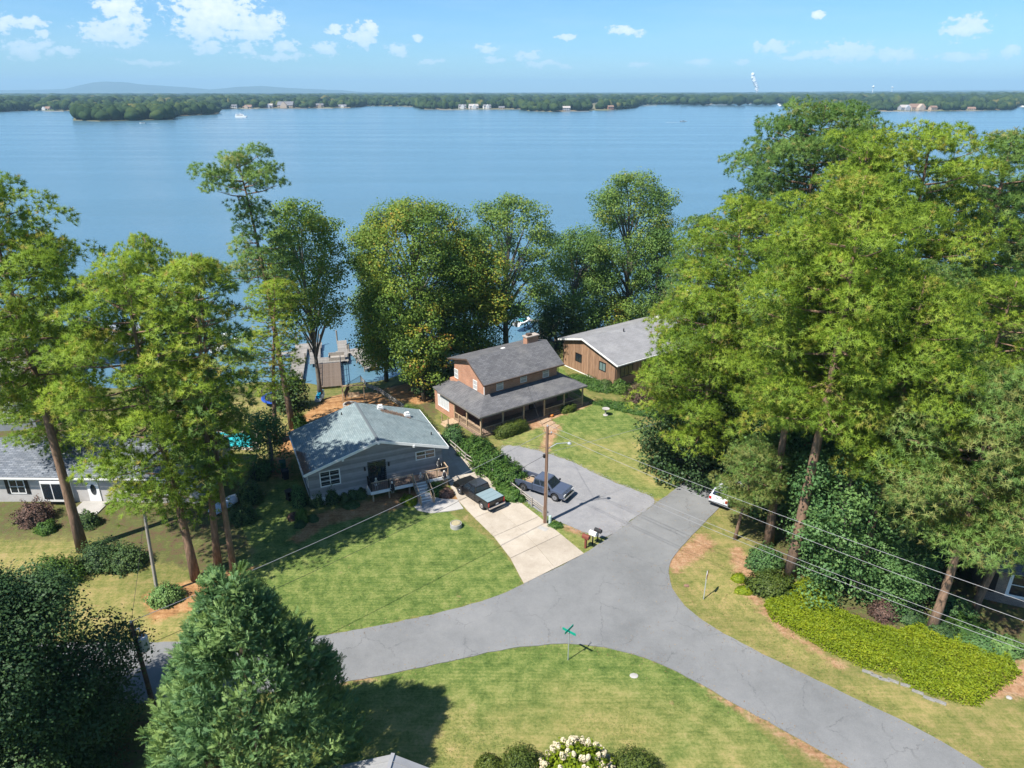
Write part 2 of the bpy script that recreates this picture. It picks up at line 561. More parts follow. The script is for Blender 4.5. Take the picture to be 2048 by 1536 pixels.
DRIVE_R = [(1168, 1108), (1110, 1060), (1050, 1012), (1000, 976), (960, 945), (925, 915), (897, 888), (880, 868), (862, 845)]
GRAVEL_PX = [(1003, 890), (1040, 893), (1092, 906), (1140, 922), (1200, 953), (1262, 978), (1322, 1000), (1262, 1042), (1208, 1082), (1150, 1056),
             (1100, 1036), (1066, 1012), (1036, 992), (1012, 960), (1000, 925)]
REG = {
    'lush': [
        [(500, 1120), (560, 1050), (660, 1040), (760, 1015), (830, 1008), (900, 1025), (985, 1082), (1030, 1135), (1046, 1170), (1000, 1190), (900, 1220), (760, 1250), (620, 1276), (430, 1300), (400, 1230), (470, 1190)],
        [(600, 1376), (700, 1361), (800, 1343), (900, 1320), (1000, 1298), (1080, 1288), (1150, 1286), (1230, 1296), (1310, 1320), (1400, 1366), (1470, 1420), (1560, 1500), (1640, 1620), (1700, 1800), (300, 1800), (500, 1450)],
        [(1000, 885), (1060, 850), (1130, 830), (1185, 806), (1240, 820), (1345, 880), (1380, 950), (1322, 1000), (1262, 976), (1200, 950), (1140, 920), (1092, 905), (1040, 893)],
        [(878, 880), (960, 935), (1035, 990), (1100, 1037), (1150, 1056), (1222, 1078), (1168, 1108), (1050, 1012), (960, 945), (890, 895)],
        [(480, 1050), (560, 960), (600, 960), (620, 1060), (560, 1080), (520, 1120)],
        [(1100, 690), (1140, 760), (1180, 800), (1110, 800)]],
    'dry': [
        [(1330, 1120), (1440, 1012), (1500, 1060), (1520, 1180), (1560, 1230), (1700, 1330), (1850, 1390), (2100, 1440), (2300, 1700), (1980, 1545), (1740, 1412), (1500, 1296), (1378, 1222), (1340, 1170)],
        [(0, 1090), (200, 1080), (300, 1180), (440, 1220), (440, 1300), (-300, 1300), (-300, 1120)],
        [(400, 800), (500, 780), (620, 800), (570, 860), (540, 950), (470, 960), (430, 870)],
        [(280, 770), (400, 775), (430, 830), (330, 840)],
        [(1150, 880), (1340, 875), (1372, 960), (1322, 1000), (1180, 930)],
        [(1000, 870), (1080, 845), (1092, 905), (1010, 890)],
        [(700, 1420), (1000, 1380), (1300, 1400), (1500, 1480), (1640, 1700), (900, 1800)],
        [(1170, 1060), (1225, 1079), (1170, 1108), (1130, 1080)]],
    'clay': [
        [(1080, 838), (1125, 850), (1112, 880), (1095, 908), (1075, 903), (1088, 870)],
        [(1040, 845), (1095, 820), (1190, 800), (1180, 812), (1110, 838), (1090, 856), (1060, 862)],
        [(1470, 1080), (1520, 1140), (1530, 1200), (1600, 1275), (1700, 1330), (1690, 1345), (1560, 1270), (1490, 1190), (1455, 1110)],
        [(1320, 1122), (1350, 1100), (1400, 1062), (1440, 1090), (1400, 1120), (1350, 1150)],
        [(1400, 1364), (1500, 1420), (1640, 1496), (1760, 1570), (1740, 1600), (1600, 1500), (1500, 1440), (1420, 1392)],
        [(1960, 1340), (2060, 1310), (2100, 1400), (1970, 1400)],
        [(1110, 1046), (1180, 1058), (1190, 1070), (1140, 1070)],
        [(660, 1360), (760, 1350), (760, 1360), (660, 1375)],
        [(560, 955), (540, 930), (565, 900), (585, 960)]],
    'straw': [
        [(560, 880), (605, 830), (640, 800), (650, 772), (700, 762), (740, 768), (780, 800), (820, 815), (830, 830), (700, 830), (600, 870), (575, 950), (540, 960)],
        [(600, 1060), (620, 1030), (720, 1005), (820, 975), (850, 990), (830, 1010), (760, 1030), (660, 1050), (600, 1090), (570, 1080)],
        [(760, 770), (850, 760), (880, 800), (830, 810), (790, 800)],
        [(280, 1190), (440, 1140), (520, 1130), (480, 1165), (400, 1220), (300, 1250)],
        [(900, 975), (925, 1000), (905, 1020), (880, 1000)]],
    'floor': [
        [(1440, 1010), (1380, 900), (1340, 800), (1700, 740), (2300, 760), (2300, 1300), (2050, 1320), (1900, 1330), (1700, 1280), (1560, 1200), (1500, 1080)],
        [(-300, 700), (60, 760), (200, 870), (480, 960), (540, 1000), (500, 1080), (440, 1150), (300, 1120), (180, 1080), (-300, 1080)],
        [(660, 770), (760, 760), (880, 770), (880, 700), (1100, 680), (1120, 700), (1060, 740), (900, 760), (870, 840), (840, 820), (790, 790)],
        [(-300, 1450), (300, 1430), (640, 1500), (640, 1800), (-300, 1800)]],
}


def axis_pts(lo, a, b, hi, fine, coarse):
    return np.concatenate([np.arange(lo, a, coarse), np.arange(a, b, fine), np.arange(b, hi + coarse, coarse)])


xs = axis_pts(-400, -62, 62, 400, 0.48, 9)
ys = axis_pts(-80, 26, 122, 190, 0.48, 6)
GX, GY = np.meshgrid(xs, ys)
GZ = terr(GX, GY)
bump_ = 0.05 * np.sin(GX * 0.23 + 1.1) * np.sin(GY * 0.19) + 0.03 * np.sin(GX * 0.7) * np.cos(GY * 0.61)
flat = np.full(GX.shape, 1e9)
for pl in (ROAD_PX, GRAVEL_PX, DRIVE_L + DRIVE_R[::-1]):
    flat = np.minimum(flat, -sdist(px_poly(pl), GX, GY))
GZ = GZ + bump_ * np.clip((flat - 0.6) / 4.0, 0, 1) + np.where(flat < -0.3, -0.06, 0)
masks = {}
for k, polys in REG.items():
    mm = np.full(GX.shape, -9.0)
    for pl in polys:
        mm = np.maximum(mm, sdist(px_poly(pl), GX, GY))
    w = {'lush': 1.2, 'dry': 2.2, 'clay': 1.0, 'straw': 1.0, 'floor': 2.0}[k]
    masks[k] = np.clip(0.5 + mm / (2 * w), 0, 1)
ny_, nx_ = GX.shape
vv = np.stack([GX, GY, GZ], -1).reshape(-1, 3)
ii = np.arange(ny_ * nx_).reshape(ny_, nx_)
ff = np.stack([ii[:-1, :-1], ii[:-1, 1:], ii[1:, 1:], ii[1:, :-1]], -1).reshape(-1, 4)


def ground_material():
    m = bpy.data.materials.new('ground'); m.use_nodes = True
    nt = m.node_tree; N = nt.nodes.new; L = nt.links.new
    b = nt.nodes['Principled BSDF']; b.inputs['Roughness'].default_value = 0.95; b.inputs['Specular IOR Level'].default_value = 0.1
    tc = N('ShaderNodeTexCoord')

    def noise(scale, det=5, rough=0.6, sc=(1, 1, 1), rot=0.0):
        mp = N('ShaderNodeMapping'); mp.inputs['Scale'].default_value = sc; mp.inputs['Rotation'].default_value = (0, 0, rot)
        L(tc.outputs['Object'], mp.inputs[0])
        n = N('ShaderNodeTexNoise'); n.inputs['Scale'].default_value = scale; n.inputs['Detail'].default_value = det
        n.inputs['Roughness'].default_value = rough; L(mp.outputs[0], n.inputs['Vector']); return n.outputs['Fac']

    def ramp(f, *st):
        r = N('ShaderNodeValToRGB')
        while len(r.color_ramp.elements) < len(st): r.color_ramp.elements.new(0.5)
        for e, (p, c) in zip(r.color_ramp.elements, st): e.position = p; e.color = (*c, 1)
        L(f, r.inputs[0]); return r.outputs[0]

    def mixc(f, a, c):
        x = N('ShaderNodeMix'); x.data_type = 'RGBA'
        L(f, x.inputs['Factor']); L(a, x.inputs['A']); L(c, x.inputs['B']); return x.outputs['Result']

    def math_(op, a, c=None, clamp=False):
        n = N('ShaderNodeMath'); n.operation = op; n.use_clamp = clamp
        for i, v in enumerate((a, c)):
            if v is None: continue
            if isinstance(v, (int, float)): n.inputs[i].default_value = v
            else: L(v, n.inputs[i])
        return n.outputs[0]
    n_big = noise(0.16, 6, 0.62); n_mid = noise(0.9, 6, 0.65); n_fine = noise(5, 7, 0.8); n_blade = noise(28, 3, 0.7)
    n_mow = noise(1.6, 4, 0.6, (0.12, 3.2, 1), R(-22))
    n_edge = noise(1.3, 7, 0.75)

    def mask(name, amp=0.9, lo=0.42, hi=0.58):
        a = N('ShaderNodeAttribute'); a.attribute_name = name
        s = math_('ADD', a.outputs['Fac'], math_('MULTIPLY', math_('SUBTRACT', n_edge, 0.5), amp))
        r = N('ShaderNodeMapRange'); r.interpolation_type = 'SMOOTHSTEP'
        r.inputs['From Min'].default_value = lo; r.inputs['From Max'].default_value = hi
        L(s, r.inputs[0]); return r.outputs[0]
    gmix = math_('ADD', math_('MULTIPLY', n_mid, 0.36), math_('ADD', math_('MULTIPLY', n_fine, 0.40), math_('ADD', math_('MULTIPLY', n_mow, 0.16), math_('MULTIPLY', n_blade, 0.08))))
    sp = N('ShaderNodeSeparateXYZ'); L(tc.outputs['Object'], sp.inputs[0])
    dx = math_('SUBTRACT', sp.outputs[0], 2.0); dy = math_('SUBTRACT', sp.outputs[1], 20.0)
    dist = math_('SQRT', math_('ADD', math_('MULTIPLY', dx, dx), math_('MULTIPLY', dy, dy)))
    ring = math_('SINE', math_('ADD', math_('MULTIPLY', dist, 5.2), math_('MULTIPLY', n_mid, 2.2)))
    near = N('ShaderNodeMapRange'); L(sp.outputs[1], near.inputs[0]); near.inputs['From Min'].default_value = 41; near.inputs['From Max'].default_value = 38
    diag = math_('SINE', math_('ADD', math_('MULTIPLY', math_('ADD', math_('MULTIPLY', sp.outputs[0], 0.93), math_('MULTIPLY', sp.outputs[1], 0.36)), 7.5), math_('MULTIPLY', n_mid, 3.0)))
    wv = N('ShaderNodeMix'); wv.data_type = 'FLOAT'; L(near.outputs[0], wv.inputs['Factor']); L(diag, wv.inputs['A']); L(ring, wv.inputs['B'])
    gmix = math_('ADD', gmix, math_('MULTIPLY', math_('MULTIPLY', wv.outputs['Result'], n_big), 0.020))
    gmix = math_('ADD', math_('MULTIPLY', math_('SUBTRACT', gmix, 0.5), 1.45), 0.51)
    lush = ramp(gmix, (0.36, (0.048, 0.082, 0.019)), (0.46, (0.090, 0.138, 0.032)), (0.56, (0.165, 0.205, 0.056)), (0.66, (0.25, 0.255, 0.090)))
    dry = ramp(gmix, (0.33, (0.11, 0.13, 0.033)), (0.46, (0.22, 0.215, 0.066)), (0.58, (0.34, 0.27, 0.11)), (0.70, (0.40, 0.29, 0.15)))
    clay = ramp(gmix, (0.36, (0.20, 0.115, 0.055)), (0.50, (0.34, 0.195, 0.11)), (0.64, (0.44, 0.30, 0.19)))
    straw = ramp(gmix, (0.36, (0.17, 0.085, 0.038)), (0.5, (0.33, 0.175, 0.075)), (0.64, (0.46, 0.28, 0.14)))
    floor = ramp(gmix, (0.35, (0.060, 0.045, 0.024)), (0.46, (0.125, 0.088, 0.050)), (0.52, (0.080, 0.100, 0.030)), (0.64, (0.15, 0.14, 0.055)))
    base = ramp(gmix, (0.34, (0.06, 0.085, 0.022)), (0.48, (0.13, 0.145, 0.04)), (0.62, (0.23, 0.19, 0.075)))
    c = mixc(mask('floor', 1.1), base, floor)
    c = mixc(mask('lush', 0.5), c, lush)
    # the dry patches break up the green
    bigm = N('ShaderNodeMapRange'); L(n_big, bigm.inputs[0]); bigm.inputs['From Min'].default_value = 0.38; bigm.inputs['From Max'].default_value = 0.62
    a = N('ShaderNodeAttribute'); a.attribute_name = 'dry'
    c = mixc(math_('MULTIPLY', a.outputs['Fac'], math_('ADD', math_('MULTIPLY', bigm.outputs[0], 0.75), 0.22), clamp=True), c, dry)
    c = mixc(mask('straw', 1.0, 0.40, 0.75), c, straw)
    c = mixc(mask('clay', 1.3, 0.38, 0.78), c, clay)
    # bare spots
    bare = N('ShaderNodeMapRange'); L(noise(0.55, 5, 0.6), bare.inputs[0]); bare.inputs['From Min'].default_value = 0.67; bare.inputs['From Max'].default_value = 0.76
    bare.inputs['To Max'].default_value = 0.75
    c = mixc(bare.outputs[0], c, clay)
    L(c, b.inputs['Base Color'])
    bp = N('ShaderNodeBump'); bp.inputs['Strength'].default_value = 0.8; bp.inputs['Distance'].default_value = 0.06
    L(math_('ADD', n_fine, math_('MULTIPLY', n_blade, 0.6)), bp.inputs['Height']); L(bp.outputs[0], b.inputs['Normal'])
    return m


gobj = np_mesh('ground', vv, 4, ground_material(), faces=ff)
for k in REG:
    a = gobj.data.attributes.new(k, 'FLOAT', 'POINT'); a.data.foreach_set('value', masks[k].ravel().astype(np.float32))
gobj.data.polygons.foreach_set('use_smooth', np.ones(len(gobj.data.polygons), bool))
tag(gobj, kind='structure')


def sheet(name, pts, m, z_top, thick, kind='structure', px=True):
    """a laid surface with real edges"""
    ring = [tuple(G(x, y)[:2]) for x, y in pts] if px else pts
    bm = bmesh.new()
    vs = [bm.verts.new((x, y, z_top)) for x, y in ring]
    f = bm.faces.new(vs)
    bmesh.ops.triangulate(bm, faces=[f])
    ex = bmesh.ops.extrude_face_region(bm, geom=bm.faces[:])
    bmesh.ops.translate(bm, vec=(0, 0, -thick), verts=[v for v in ex['geom'] if isinstance(v, bmesh.types.BMVert)])
    bmesh.ops.recalc_face_normals(bm, faces=bm.faces)
    me = bpy.data.meshes.new(name); bm.to_mesh(me); bm.free()
    me.materials.append(m)
    o = bpy.data.objects.new(name, me); COL.objects.link(o)
    if kind: o['kind'] = kind
    return o


def smooth_ring(pts, it=2, keep=()):
    """Chaikin smoothing of a closed outline"""
    for _ in range(it):
        out = []
        for i in range(len(pts)):
            a, b = pts[i], pts[(i + 1) % len(pts)]
            out.append((a[0] * .75 + b[0] * .25, a[1] * .75 + b[1] * .25)); out.append((a[0] * .25 + b[0] * .75, a[1] * .25 + b[1] * .75))
        pts = out
    return pts


def jitter_ring(ring, step=0.5, amp=0.07, seed=1):
    rg = random.Random(seed); out = []
    for i in range(len(ring)):
        a = Vector(ring[i]); b = Vector(ring[(i + 1) % len(ring)]); n = max(1, int((b - a).length / step))
        for k in range(n):
            p = a.lerp(b, k / n); out.append((p.x + rg.uniform(-amp, amp), p.y + rg.uniform(-amp, amp)))
    return out


def road_material(name, c1, c2, c3, cracks, sc=1.0, crk=0.22):
    m = bpy.data.materials.new(name); m.use_nodes = True
    nt = m.node_tree; N = nt.nodes.new; L = nt.links.new
    b = nt.nodes['Principled BSDF']; b.inputs['Roughness'].default_value = 0.9; b.inputs['Specular IOR Level'].default_value = 0.25
    tc = N('ShaderNodeTexCoord')

    def noise(scale, det=5, rough=0.6):
        n = N('ShaderNodeTexNoise'); n.inputs['Scale'].default_value = scale; n.inputs['Detail'].default_value = det; n.inputs['Roughness'].default_value = rough
        L(tc.outputs['Object'], n.inputs['Vector']); return n
    r = N('ShaderNodeValToRGB')
    r.color_ramp.elements.new(0.5)
    for e, (p, c) in zip(r.color_ramp.elements, ((0.38, c1), (0.50, c2), (0.62, c3))): e.position = p; e.color = (*c, 1)
    ad = N('ShaderNodeMath'); ad.operation = 'MULTIPLY_ADD'; L(noise(0.16 * sc, 9, 0.74).outputs['Fac'], ad.inputs[0]); ad.inputs[1].default_value = 0.7
    sc2 = N('ShaderNodeMath'); sc2.operation = 'MULTIPLY'; L(noise(16 * sc, 3, 0.7).outputs['Fac'], sc2.inputs[0]); sc2.inputs[1].default_value = 0.3
    L(sc2.outputs[0], ad.inputs[2]); L(ad.outputs[0], r.inputs[0])
    col = r.outputs[0]
    if cracks:
        w = N('ShaderNodeVectorMath'); w.operation = 'MULTIPLY_ADD'; L(noise(0.8, 6, 0.7).outputs['Color'], w.inputs[0]); w.inputs[1].default_value = (1.6, 1.6, 0)
        L(tc.outputs['Object'], w.inputs[2])
        fl = N('ShaderNodeVectorMath'); fl.operation = 'MULTIPLY'; L(w.outputs[0], fl.inputs[0]); fl.inputs[1].default_value = (1, 1, 0)
        v = N('ShaderNodeTexVoronoi'); v.feature = 'DISTANCE_TO_EDGE'; v.inputs['Scale'].default_value = crk; L(fl.outputs[0], v.inputs['Vector'])
        mr = N('ShaderNodeMapRange'); mr.inputs['From Min'].default_value = 0.0; mr.inputs['From Max'].default_value = cracks
        mr.inputs['To Min'].default_value = 0.5; mr.inputs['To Max'].default_value = 0.0
        L(v.outputs['Distance'], mr.inputs[0])
        gate = N('ShaderNodeMapRange'); L(noise(0.35, 2).outputs['Fac'], gate.inputs[0]); gate.inputs['From Min'].default_value = 0.42; gate.inputs['From Max'].default_value = 0.55
        mu = N('ShaderNodeMath'); mu.operation = 'MULTIPLY'; L(mr.outputs[0], mu.inputs[0]); L(gate.outputs[0], mu.inputs[1])
        mx = N('ShaderNodeMix'); mx.data_type = 'RGBA'; L(mu.outputs[0], mx.inputs['Factor']); L(col, mx.inputs['A'])
        mx.inputs['B'].default_value = (c1[0] * 0.35, c1[1] * 0.35, c1[2] * 0.35, 1); col = mx.outputs['Result']
    L(col, b.inputs['Base Color'])
    bp = N('ShaderNodeBump'); bp.inputs['Distance'].default_value = 0.02; bp.inputs['Strength'].default_value = 0.5
    L(noise(30 * sc, 3, 0.7).outputs['Fac'], bp.inputs['Height']); L(bp.outputs[0], b.inputs['Normal'])
    MATS[name] = m
    return m


M_asph = road_material('asphalt', (0.142, 0.146, 0.147), (0.178, 0.182, 0.183), (0.212, 0.214, 0.213), 0.008)
M_grav = road_material('gravel', (0.185, 0.185, 0.192), (0.225, 0.225, 0.233), (0.265, 0.262, 0.263), 0, 3.0)
M_conc = road_material('concrete', (0.31, 0.265, 0.21), (0.385, 0.335, 0.27), (0.45, 0.40, 0.33), 0.006, 1.5, 0.3)
road_ring = jitter_ring([tuple(G(x, y)[:2]) for x, y in smooth_ring(ROAD_PX, 1)], 0.6, 0.05)
sheet('road', road_ring, M_asph, 0.045, 0.2, px=False)
gr_ring = jitter_ring([tuple(G(x, y)[:2]) for x, y in smooth_ring(GRAVEL_PX, 2)], 0.35, 0.09, 2)
sheet('gravel_driveway', gr_ring, M_grav, 0.030, 0.15, px=False)
# stones of the gravel: uncountable
ng = 9000
gpoly = np.array(gr_ring); gx0, gy0 = gpoly.min(0); gx1, gy1 = gpoly.max(0)
cand = np.stack([rng.uniform(gx0, gx1, ng * 2), rng.uniform(gy0, gy1, ng * 2)], 1)
sd = sdist(gpoly, cand[:, 0], cand[:, 1]); cand = cand[sd > -0.35][:ng]
cz = np.column_stack([cand, np.full(len(cand), 0.035)])
s_ = rng.uniform(0.02, 0.05, (len(cz), 1, 1))
tet = np.array([[-1, -.6, 0], [1, -.5, 0], [0, 1, 0], [0, 0, .8]])
gv = cz[:, None, :] + tet[None] * s_
an = rng.uniform(0, 6.28, len(cz)); ca, sa = np.cos(an)[:, None], np.sin(an)[:, None]
rel = gv - cz[:, None, :]
gv = np.stack([cz[:, None, 0] + rel[..., 0] * ca - rel[..., 1] * sa, cz[:, None, 1] + rel[..., 0] * sa + rel[..., 1] * ca, gv[..., 2]], -1)
tri = np.array([[0, 1, 3], [1, 2, 3], [2, 0, 3]])
fidx = (np.arange(len(cz))[:, None, None] * 4 + tri[None]).reshape(-1, 3)
go = np_mesh('gravel_stones', gv.reshape(-1, 3), 3, mat('gravel_stone', (0.20, 0.20, 0.208), 0.9, (0.29, 0.285, 0.28), 3), faces=fidx)
tag(go, 'loose pale grey gravel scattered over the parking area beside the pole', 'gravel', kind='stuff')

# concrete driveway in slabs, each with its own edges
dl = [G(*p) for p in DRIVE_L]; dr = [G(*p) for p in DRIVE_R]
drv = thing('concrete_driveway', 'cream concrete driveway with a jagged crack leading to the grey house', 'driveway', (0, 0, 0))
drv['kind'] = 'structure'
del drv['category']


def along(pl, t):
    seg = [0]
    for a, b in zip(pl, pl[1:]): seg.append(seg[-1] + (b - a).length)
    d = t * seg[-1]
    for i in range(len(pl) - 1):
        if d <= seg[i + 1]: return pl[i].lerp(pl[i + 1], (d - seg[i]) / (seg[i + 1] - seg[i]))
    return pl[-1]


NS = 9
for i in range(NS):
    for j in range(2):
        t0, t1 = i / NS, (i + 1) / NS - 0.0012
        L0, R0, L1, R1 = along(dl, t0), along(dr, t0), along(dl, t1), along(dr, t1)
        u0, u1 = (0, 0.498) if j == 0 else (0.502, 1)
        q = [L0.lerp(R0, u0), L0.lerp(R0, u1), L1.lerp(R1, u1), L1.lerp(R1, u0)]
        h = 0.07 + random.uniform(-0.006, 0.006)
        s = MB().hexa([(p.x, p.y, -0.1) for p in q] + [(p.x, p.y, h) for p in q]).build('slab', M_conc, drv)
M_conc2 = road_material('walk_concrete', (0.28, 0.27, 0.25), (0.36, 0.345, 0.32), (0.42, 0.40, 0.375), 0.0, 1.5)
sheet('path', [(826, 1012), (836, 1022), (862, 1027), (905, 1022), (927, 1018), (915, 1000), (880, 998), (862, 992), (828, 1000)], M_conc2, 0.062, 0.14)
# wide brick-coloured steps path to the porch
stp = thing('garden_steps', 'shallow timber and soil steps leading to the brick house porch', 'steps', (0, 0, 0))
M_tim = mat('tread_timber', (0.30, 0.20, 0.12), 0.9, (0.42, 0.30, 0.20), 5)
for i in range(5):
    t = i / 4
    a = G(1058 + t * 34, 833 + t * 26); b = G(1080 + t * 28, 826 + t * 22)
    d = (b - a).normalized(); n = Vector((d.y, -d.x, 0)) * 0.75
    hh = 0.20 - 0.035 * i
    MB().hexa([(p.x, p.y, -0.05) for p in (a, b, b + n, a + n)] + [(p.x, p.y, hh) for p in (a, b, b + n, a + n)]).build('step', M_tim, stp)


# ---- water
def water_material():
    m = bpy.data.materials.new('water'); m.use_nodes = True
    nt = m.node_tree; N = nt.nodes.new; L = nt.links.new
    b = nt.nodes['Principled BSDF']
    b.inputs['Base Color'].default_value = (0.085, 0.170, 0.225, 1)
    b.inputs['Roughness'].default_value = 0.16; b.inputs['IOR'].default_value = 1.333; b.inputs['Specular IOR Level'].default_value = 0.5
    tc = N('ShaderNodeTexCoord')

    def noise(scale, det, sc, rot=0.0, rough=0.55):
        mp = N('ShaderNodeMapping'); mp.inputs['Scale'].default_value = sc; mp.inputs['Rotation'].default_value = (0, 0, rot)
        L(tc.outputs['Object'], mp.inputs[0])
        n = N('ShaderNodeTexNoise'); n.inputs['Scale'].default_value = scale; n.inputs['Detail'].default_value = det; n.inputs['Roughness'].default_value = rough
        L(mp.outputs[0], n.inputs['Vector']); return n.outputs['Fac']
    w1 = noise(0.7, 6, (0.4, 1.7, 1), R(4), 0.65); w2 = noise(0.09, 4, (0.35, 1.6, 1), R(-3)); w3 = noise(0.012, 5, (0.25, 2.2, 1), R(1.5))
    a = N('ShaderNodeMath'); a.operation = 'MULTIPLY_ADD'; L(w2, a.inputs[0]); a.inputs[1].default_value = 1.1; L(w1, a.inputs[2])
    # calm and ruffled streaks
    st = N('ShaderNodeMapRange'); L(w3, st.inputs[0]); st.inputs['From Min'].default_value = 0.35; st.inputs['From Max'].default_value = 0.68
    st.inputs['To Min'].default_value = 0.38; st.inputs['To Max'].default_value = 0.80
    bp = N('ShaderNodeBump'); bp.inputs['Distance'].default_value = 0.22
    L(st.outputs[0], bp.inputs['Strength']); L(a.outputs[0], bp.inputs['Height']); L(bp.outputs[0], b.inputs['Normal'])
    rr = N('ShaderNodeMapRange'); L(w3, rr.inputs[0]); rr.inputs['From Min'].default_value = 0.35; rr.inputs['From Max'].default_value = 0.68
    rr.inputs['To Min'].default_value = 0.16; rr.inputs['To Max'].default_value = 0.24
    L(rr.outputs[0], b.inputs['Roughness'])
    return m


M_water = water_material()
wb = MB()
wb.poly([(-22000, 55, WATER_Z), (22000, 55, WATER_Z), (22000, 22000, WATER_Z), (-22000, 22000, WATER_Z)])
tag(wb.build('lake', M_water), kind='structure')

# ---- the far shore: waterline as seen, x against y of the picture
FAR = [(-900, 224), (0, 224), (60, 221), (150, 222), (430, 219), (520, 217), (700, 216), (730, 212), (830, 213), (850, 219), (1045, 219), (1055, 222), (1110, 224),
       (1180, 221), (1215, 221), (1260, 217), (1275, 210), (1400, 208), (1540, 207), (1590, 205), (1600, 212), (1660, 216), (1760, 222), (1900, 222), (2015, 220), (2030, 212),
       (2120, 211), (2200, 220), (2900, 222)]
M_bank = mat('bank', (0.20, 0.15, 0.09), 0.95, (0.10, 0.12, 0.05), 0.02)
front = [G(x, y, WATER_Z) for x, y in FAR]
fl = MB()
for a, b in zip(front, front[1:]):
    da = a.xy.normalized() * 16500; db = b.xy.normalized() * 16500
    fl.poly([(a.x, a.y, WATER_Z + 0.15), (b.x, b.y, WATER_Z + 0.15), (b.x * 1.01, b.y * 1.01, -1.2), (a.x * 1.01, a.y * 1.01, -1.2)])
    fl.poly([(a.x * 1.01, a.y * 1.01, -1.2), (b.x * 1.01, b.y * 1.01, -1.2), (db.x, db.y, 0), (da.x, da.y, 0)])
tag(fl.build('far_shore_land', M_bank), kind='structure')
ISL = [(146, 241), (200, 243), (300, 241), (345, 240), (352, 233), (430, 229), (440, 226), (420, 223), (300, 224), (200, 228), (150, 234)]
il = [G(x, y, WATER_Z) for x, y in ISL]
tag(sheet('wooded_point_land', [(p.x, p.y) for p in il], M_bank, -2.3, 1.5, px=False), kind='structure')

M_far = leaf_mat('far_foliage', [(0, (0.014, 0.030, 0.014)), (0.5, (0.028, 0.050, 0.018)), (0.85, (0.055, 0.080, 0.024)), (1, (0.11, 0.10, 0.035))], trans=0.0, rough=0.9, spec=0.05)


def ico(sub):
    bm = bmesh.new(); bmesh.ops.create_icosphere(bm, subdivisions=sub, radius=1)
    v = np.array([x.co[:] for x in bm.verts]); f = np.array([[x.index for x in q.verts] for q in bm.faces]); bm.free()
    return v, f


ICO1, ICO2 = ico(1), ico(2)


def crowns(name, pos, rad, hgt, m, rg, base=ICO2, lump=0.13, label=None):
    """rounded far tree crowns, each with its own lumps"""
    v, f = base
    n = len(pos)
    sc = np.stack([rad, rad * rg.uniform(0.85, 1.15, n), hgt * 0.55], 1)[:, None, :]
    disp = 1 + lump * rg.normal(size=(n, len(v), 1))
    V = pos[:, None, :] + v[None] * sc * disp + np.array([0, 0, 1]) * (hgt[:, None, None] * 0.5)
    F = (np.arange(n)[:, None, None] * len(v) + f[None]).reshape(-1, 3)
    tint = np.repeat(np.clip(rg.normal(0.45, 0.22, n), 0, 1), len(v)) + rg.normal(size=n * len(v)) * 0.08
    o = np_mesh(name, V.reshape(-1, 3), 3, m, np.clip(tint, 0, 1), faces=F)
    if label: tag(o, label, 'woodland', kind='stuff')
    return o



FH = [(90, 20, 1, 0, 1, 'low white house on the far left shore'), (175, 16, 1, 3, 1, 'small brick house right of the low white one'), (468, 14, 2, 0, 0, 'white two storey house beside the wooded point'),
      (494, 22, 1, 1, 1, 'tan house with a red roof near the point'), (538, 18, 2, 2, 2, 'grey house left of the many gabled mansion'), (570, 40, 2, 1, 0, 'large many gabled mansion on the far shore'),
      (640, 18, 2, 1, 0, 'tan house set back right of the mansion'), (925, 18, 2, 0, 0, 'first white house of the middle shore cluster'), (948, 22, 2, 0, 2, 'tallest white house of the middle shore cluster'),
      (975, 18, 2, 0, 0, 'third white house of the middle shore cluster'), (1003, 14, 1, 1, 0, 'small pale house at the end of the middle cluster'), (1133, 16, 2, 2, 2, 'grey house on the low spit right of centre'),
      (1222, 14, 2, 3, 1, 'red brown house under the trees right of the spit'), (1365, 24, 2, 1, 0, 'tan house at the left of the right bay row'), (1387, 24, 2, 0, 0, 'pale gabled house in the right bay row'),
      (1414, 30, 2, 1, 2, 'broad tan house in the right bay row'), (1448, 24, 2, 2, 0, 'grey house in the right bay row'), (1482, 20, 2, 0, 0, 'white house right in the bay row'), (1499, 20, 3, 0, 0, 'tall narrow white house at the bay end'),
      (1558, 20, 1, 1, 1, 'small tan house before the boat channel'), (1812, 24, 2, 2, 2, 'grey gabled house on the right shore'), (1837, 34, 2, 1, 1, 'big tan mansion on the right shore'),
      (1868, 16, 2, 1, 1, 'tan cottage next to the right shore mansion'), (1943, 16, 1, 1, 1, 'small brown house at the right end of the shore'), (685, 20, 1, 0, 0, 'white house by the inlet')]


def shore_y(px): return float(np.interp(px, [p[0] for p in FAR], [p[1] for p in FAR]))


rg = np.random.default_rng(11)
pos = []; rad = []; hg = []
for a, b in zip(front, front[1:]):
    ln = (b - a).length; n = max(2, int(ln / 9))
    if abs(a.y - b.y) > 600: n = int(n * 0.5)
    for k in range(n):
        p = a.lerp(b, (k + rg.uniform(0, 1)) / n)
        if p.y < 300 or abs(p.x) > p.y * 1.0: continue
        for row in range(3):
            if row == 0 and rg.uniform() < 0.30: continue
            back = 14 + row * 34 + rg.uniform(-8, 8)
            q = p.xy * (1 + back / p.length)
            if row < 1 and any(abs(q.x / q.y * 1535 + 1024 - h[0]) < h[1] * 1420 / q.y * 0.5 + 5 for h in FH): continue
            pos.append((q.x + rg.uniform(-6, 6), q.y, -1.5)); rad.append(rg.uniform(6, 11)); hg.append(rg.uniform(9, 18) + row * 1.6)
crowns('far_shore_woodland', np.array(pos), np.array(rad), np.array(hg), M_far, rg,
       label='belt of green trees lining the far shore of the lake')
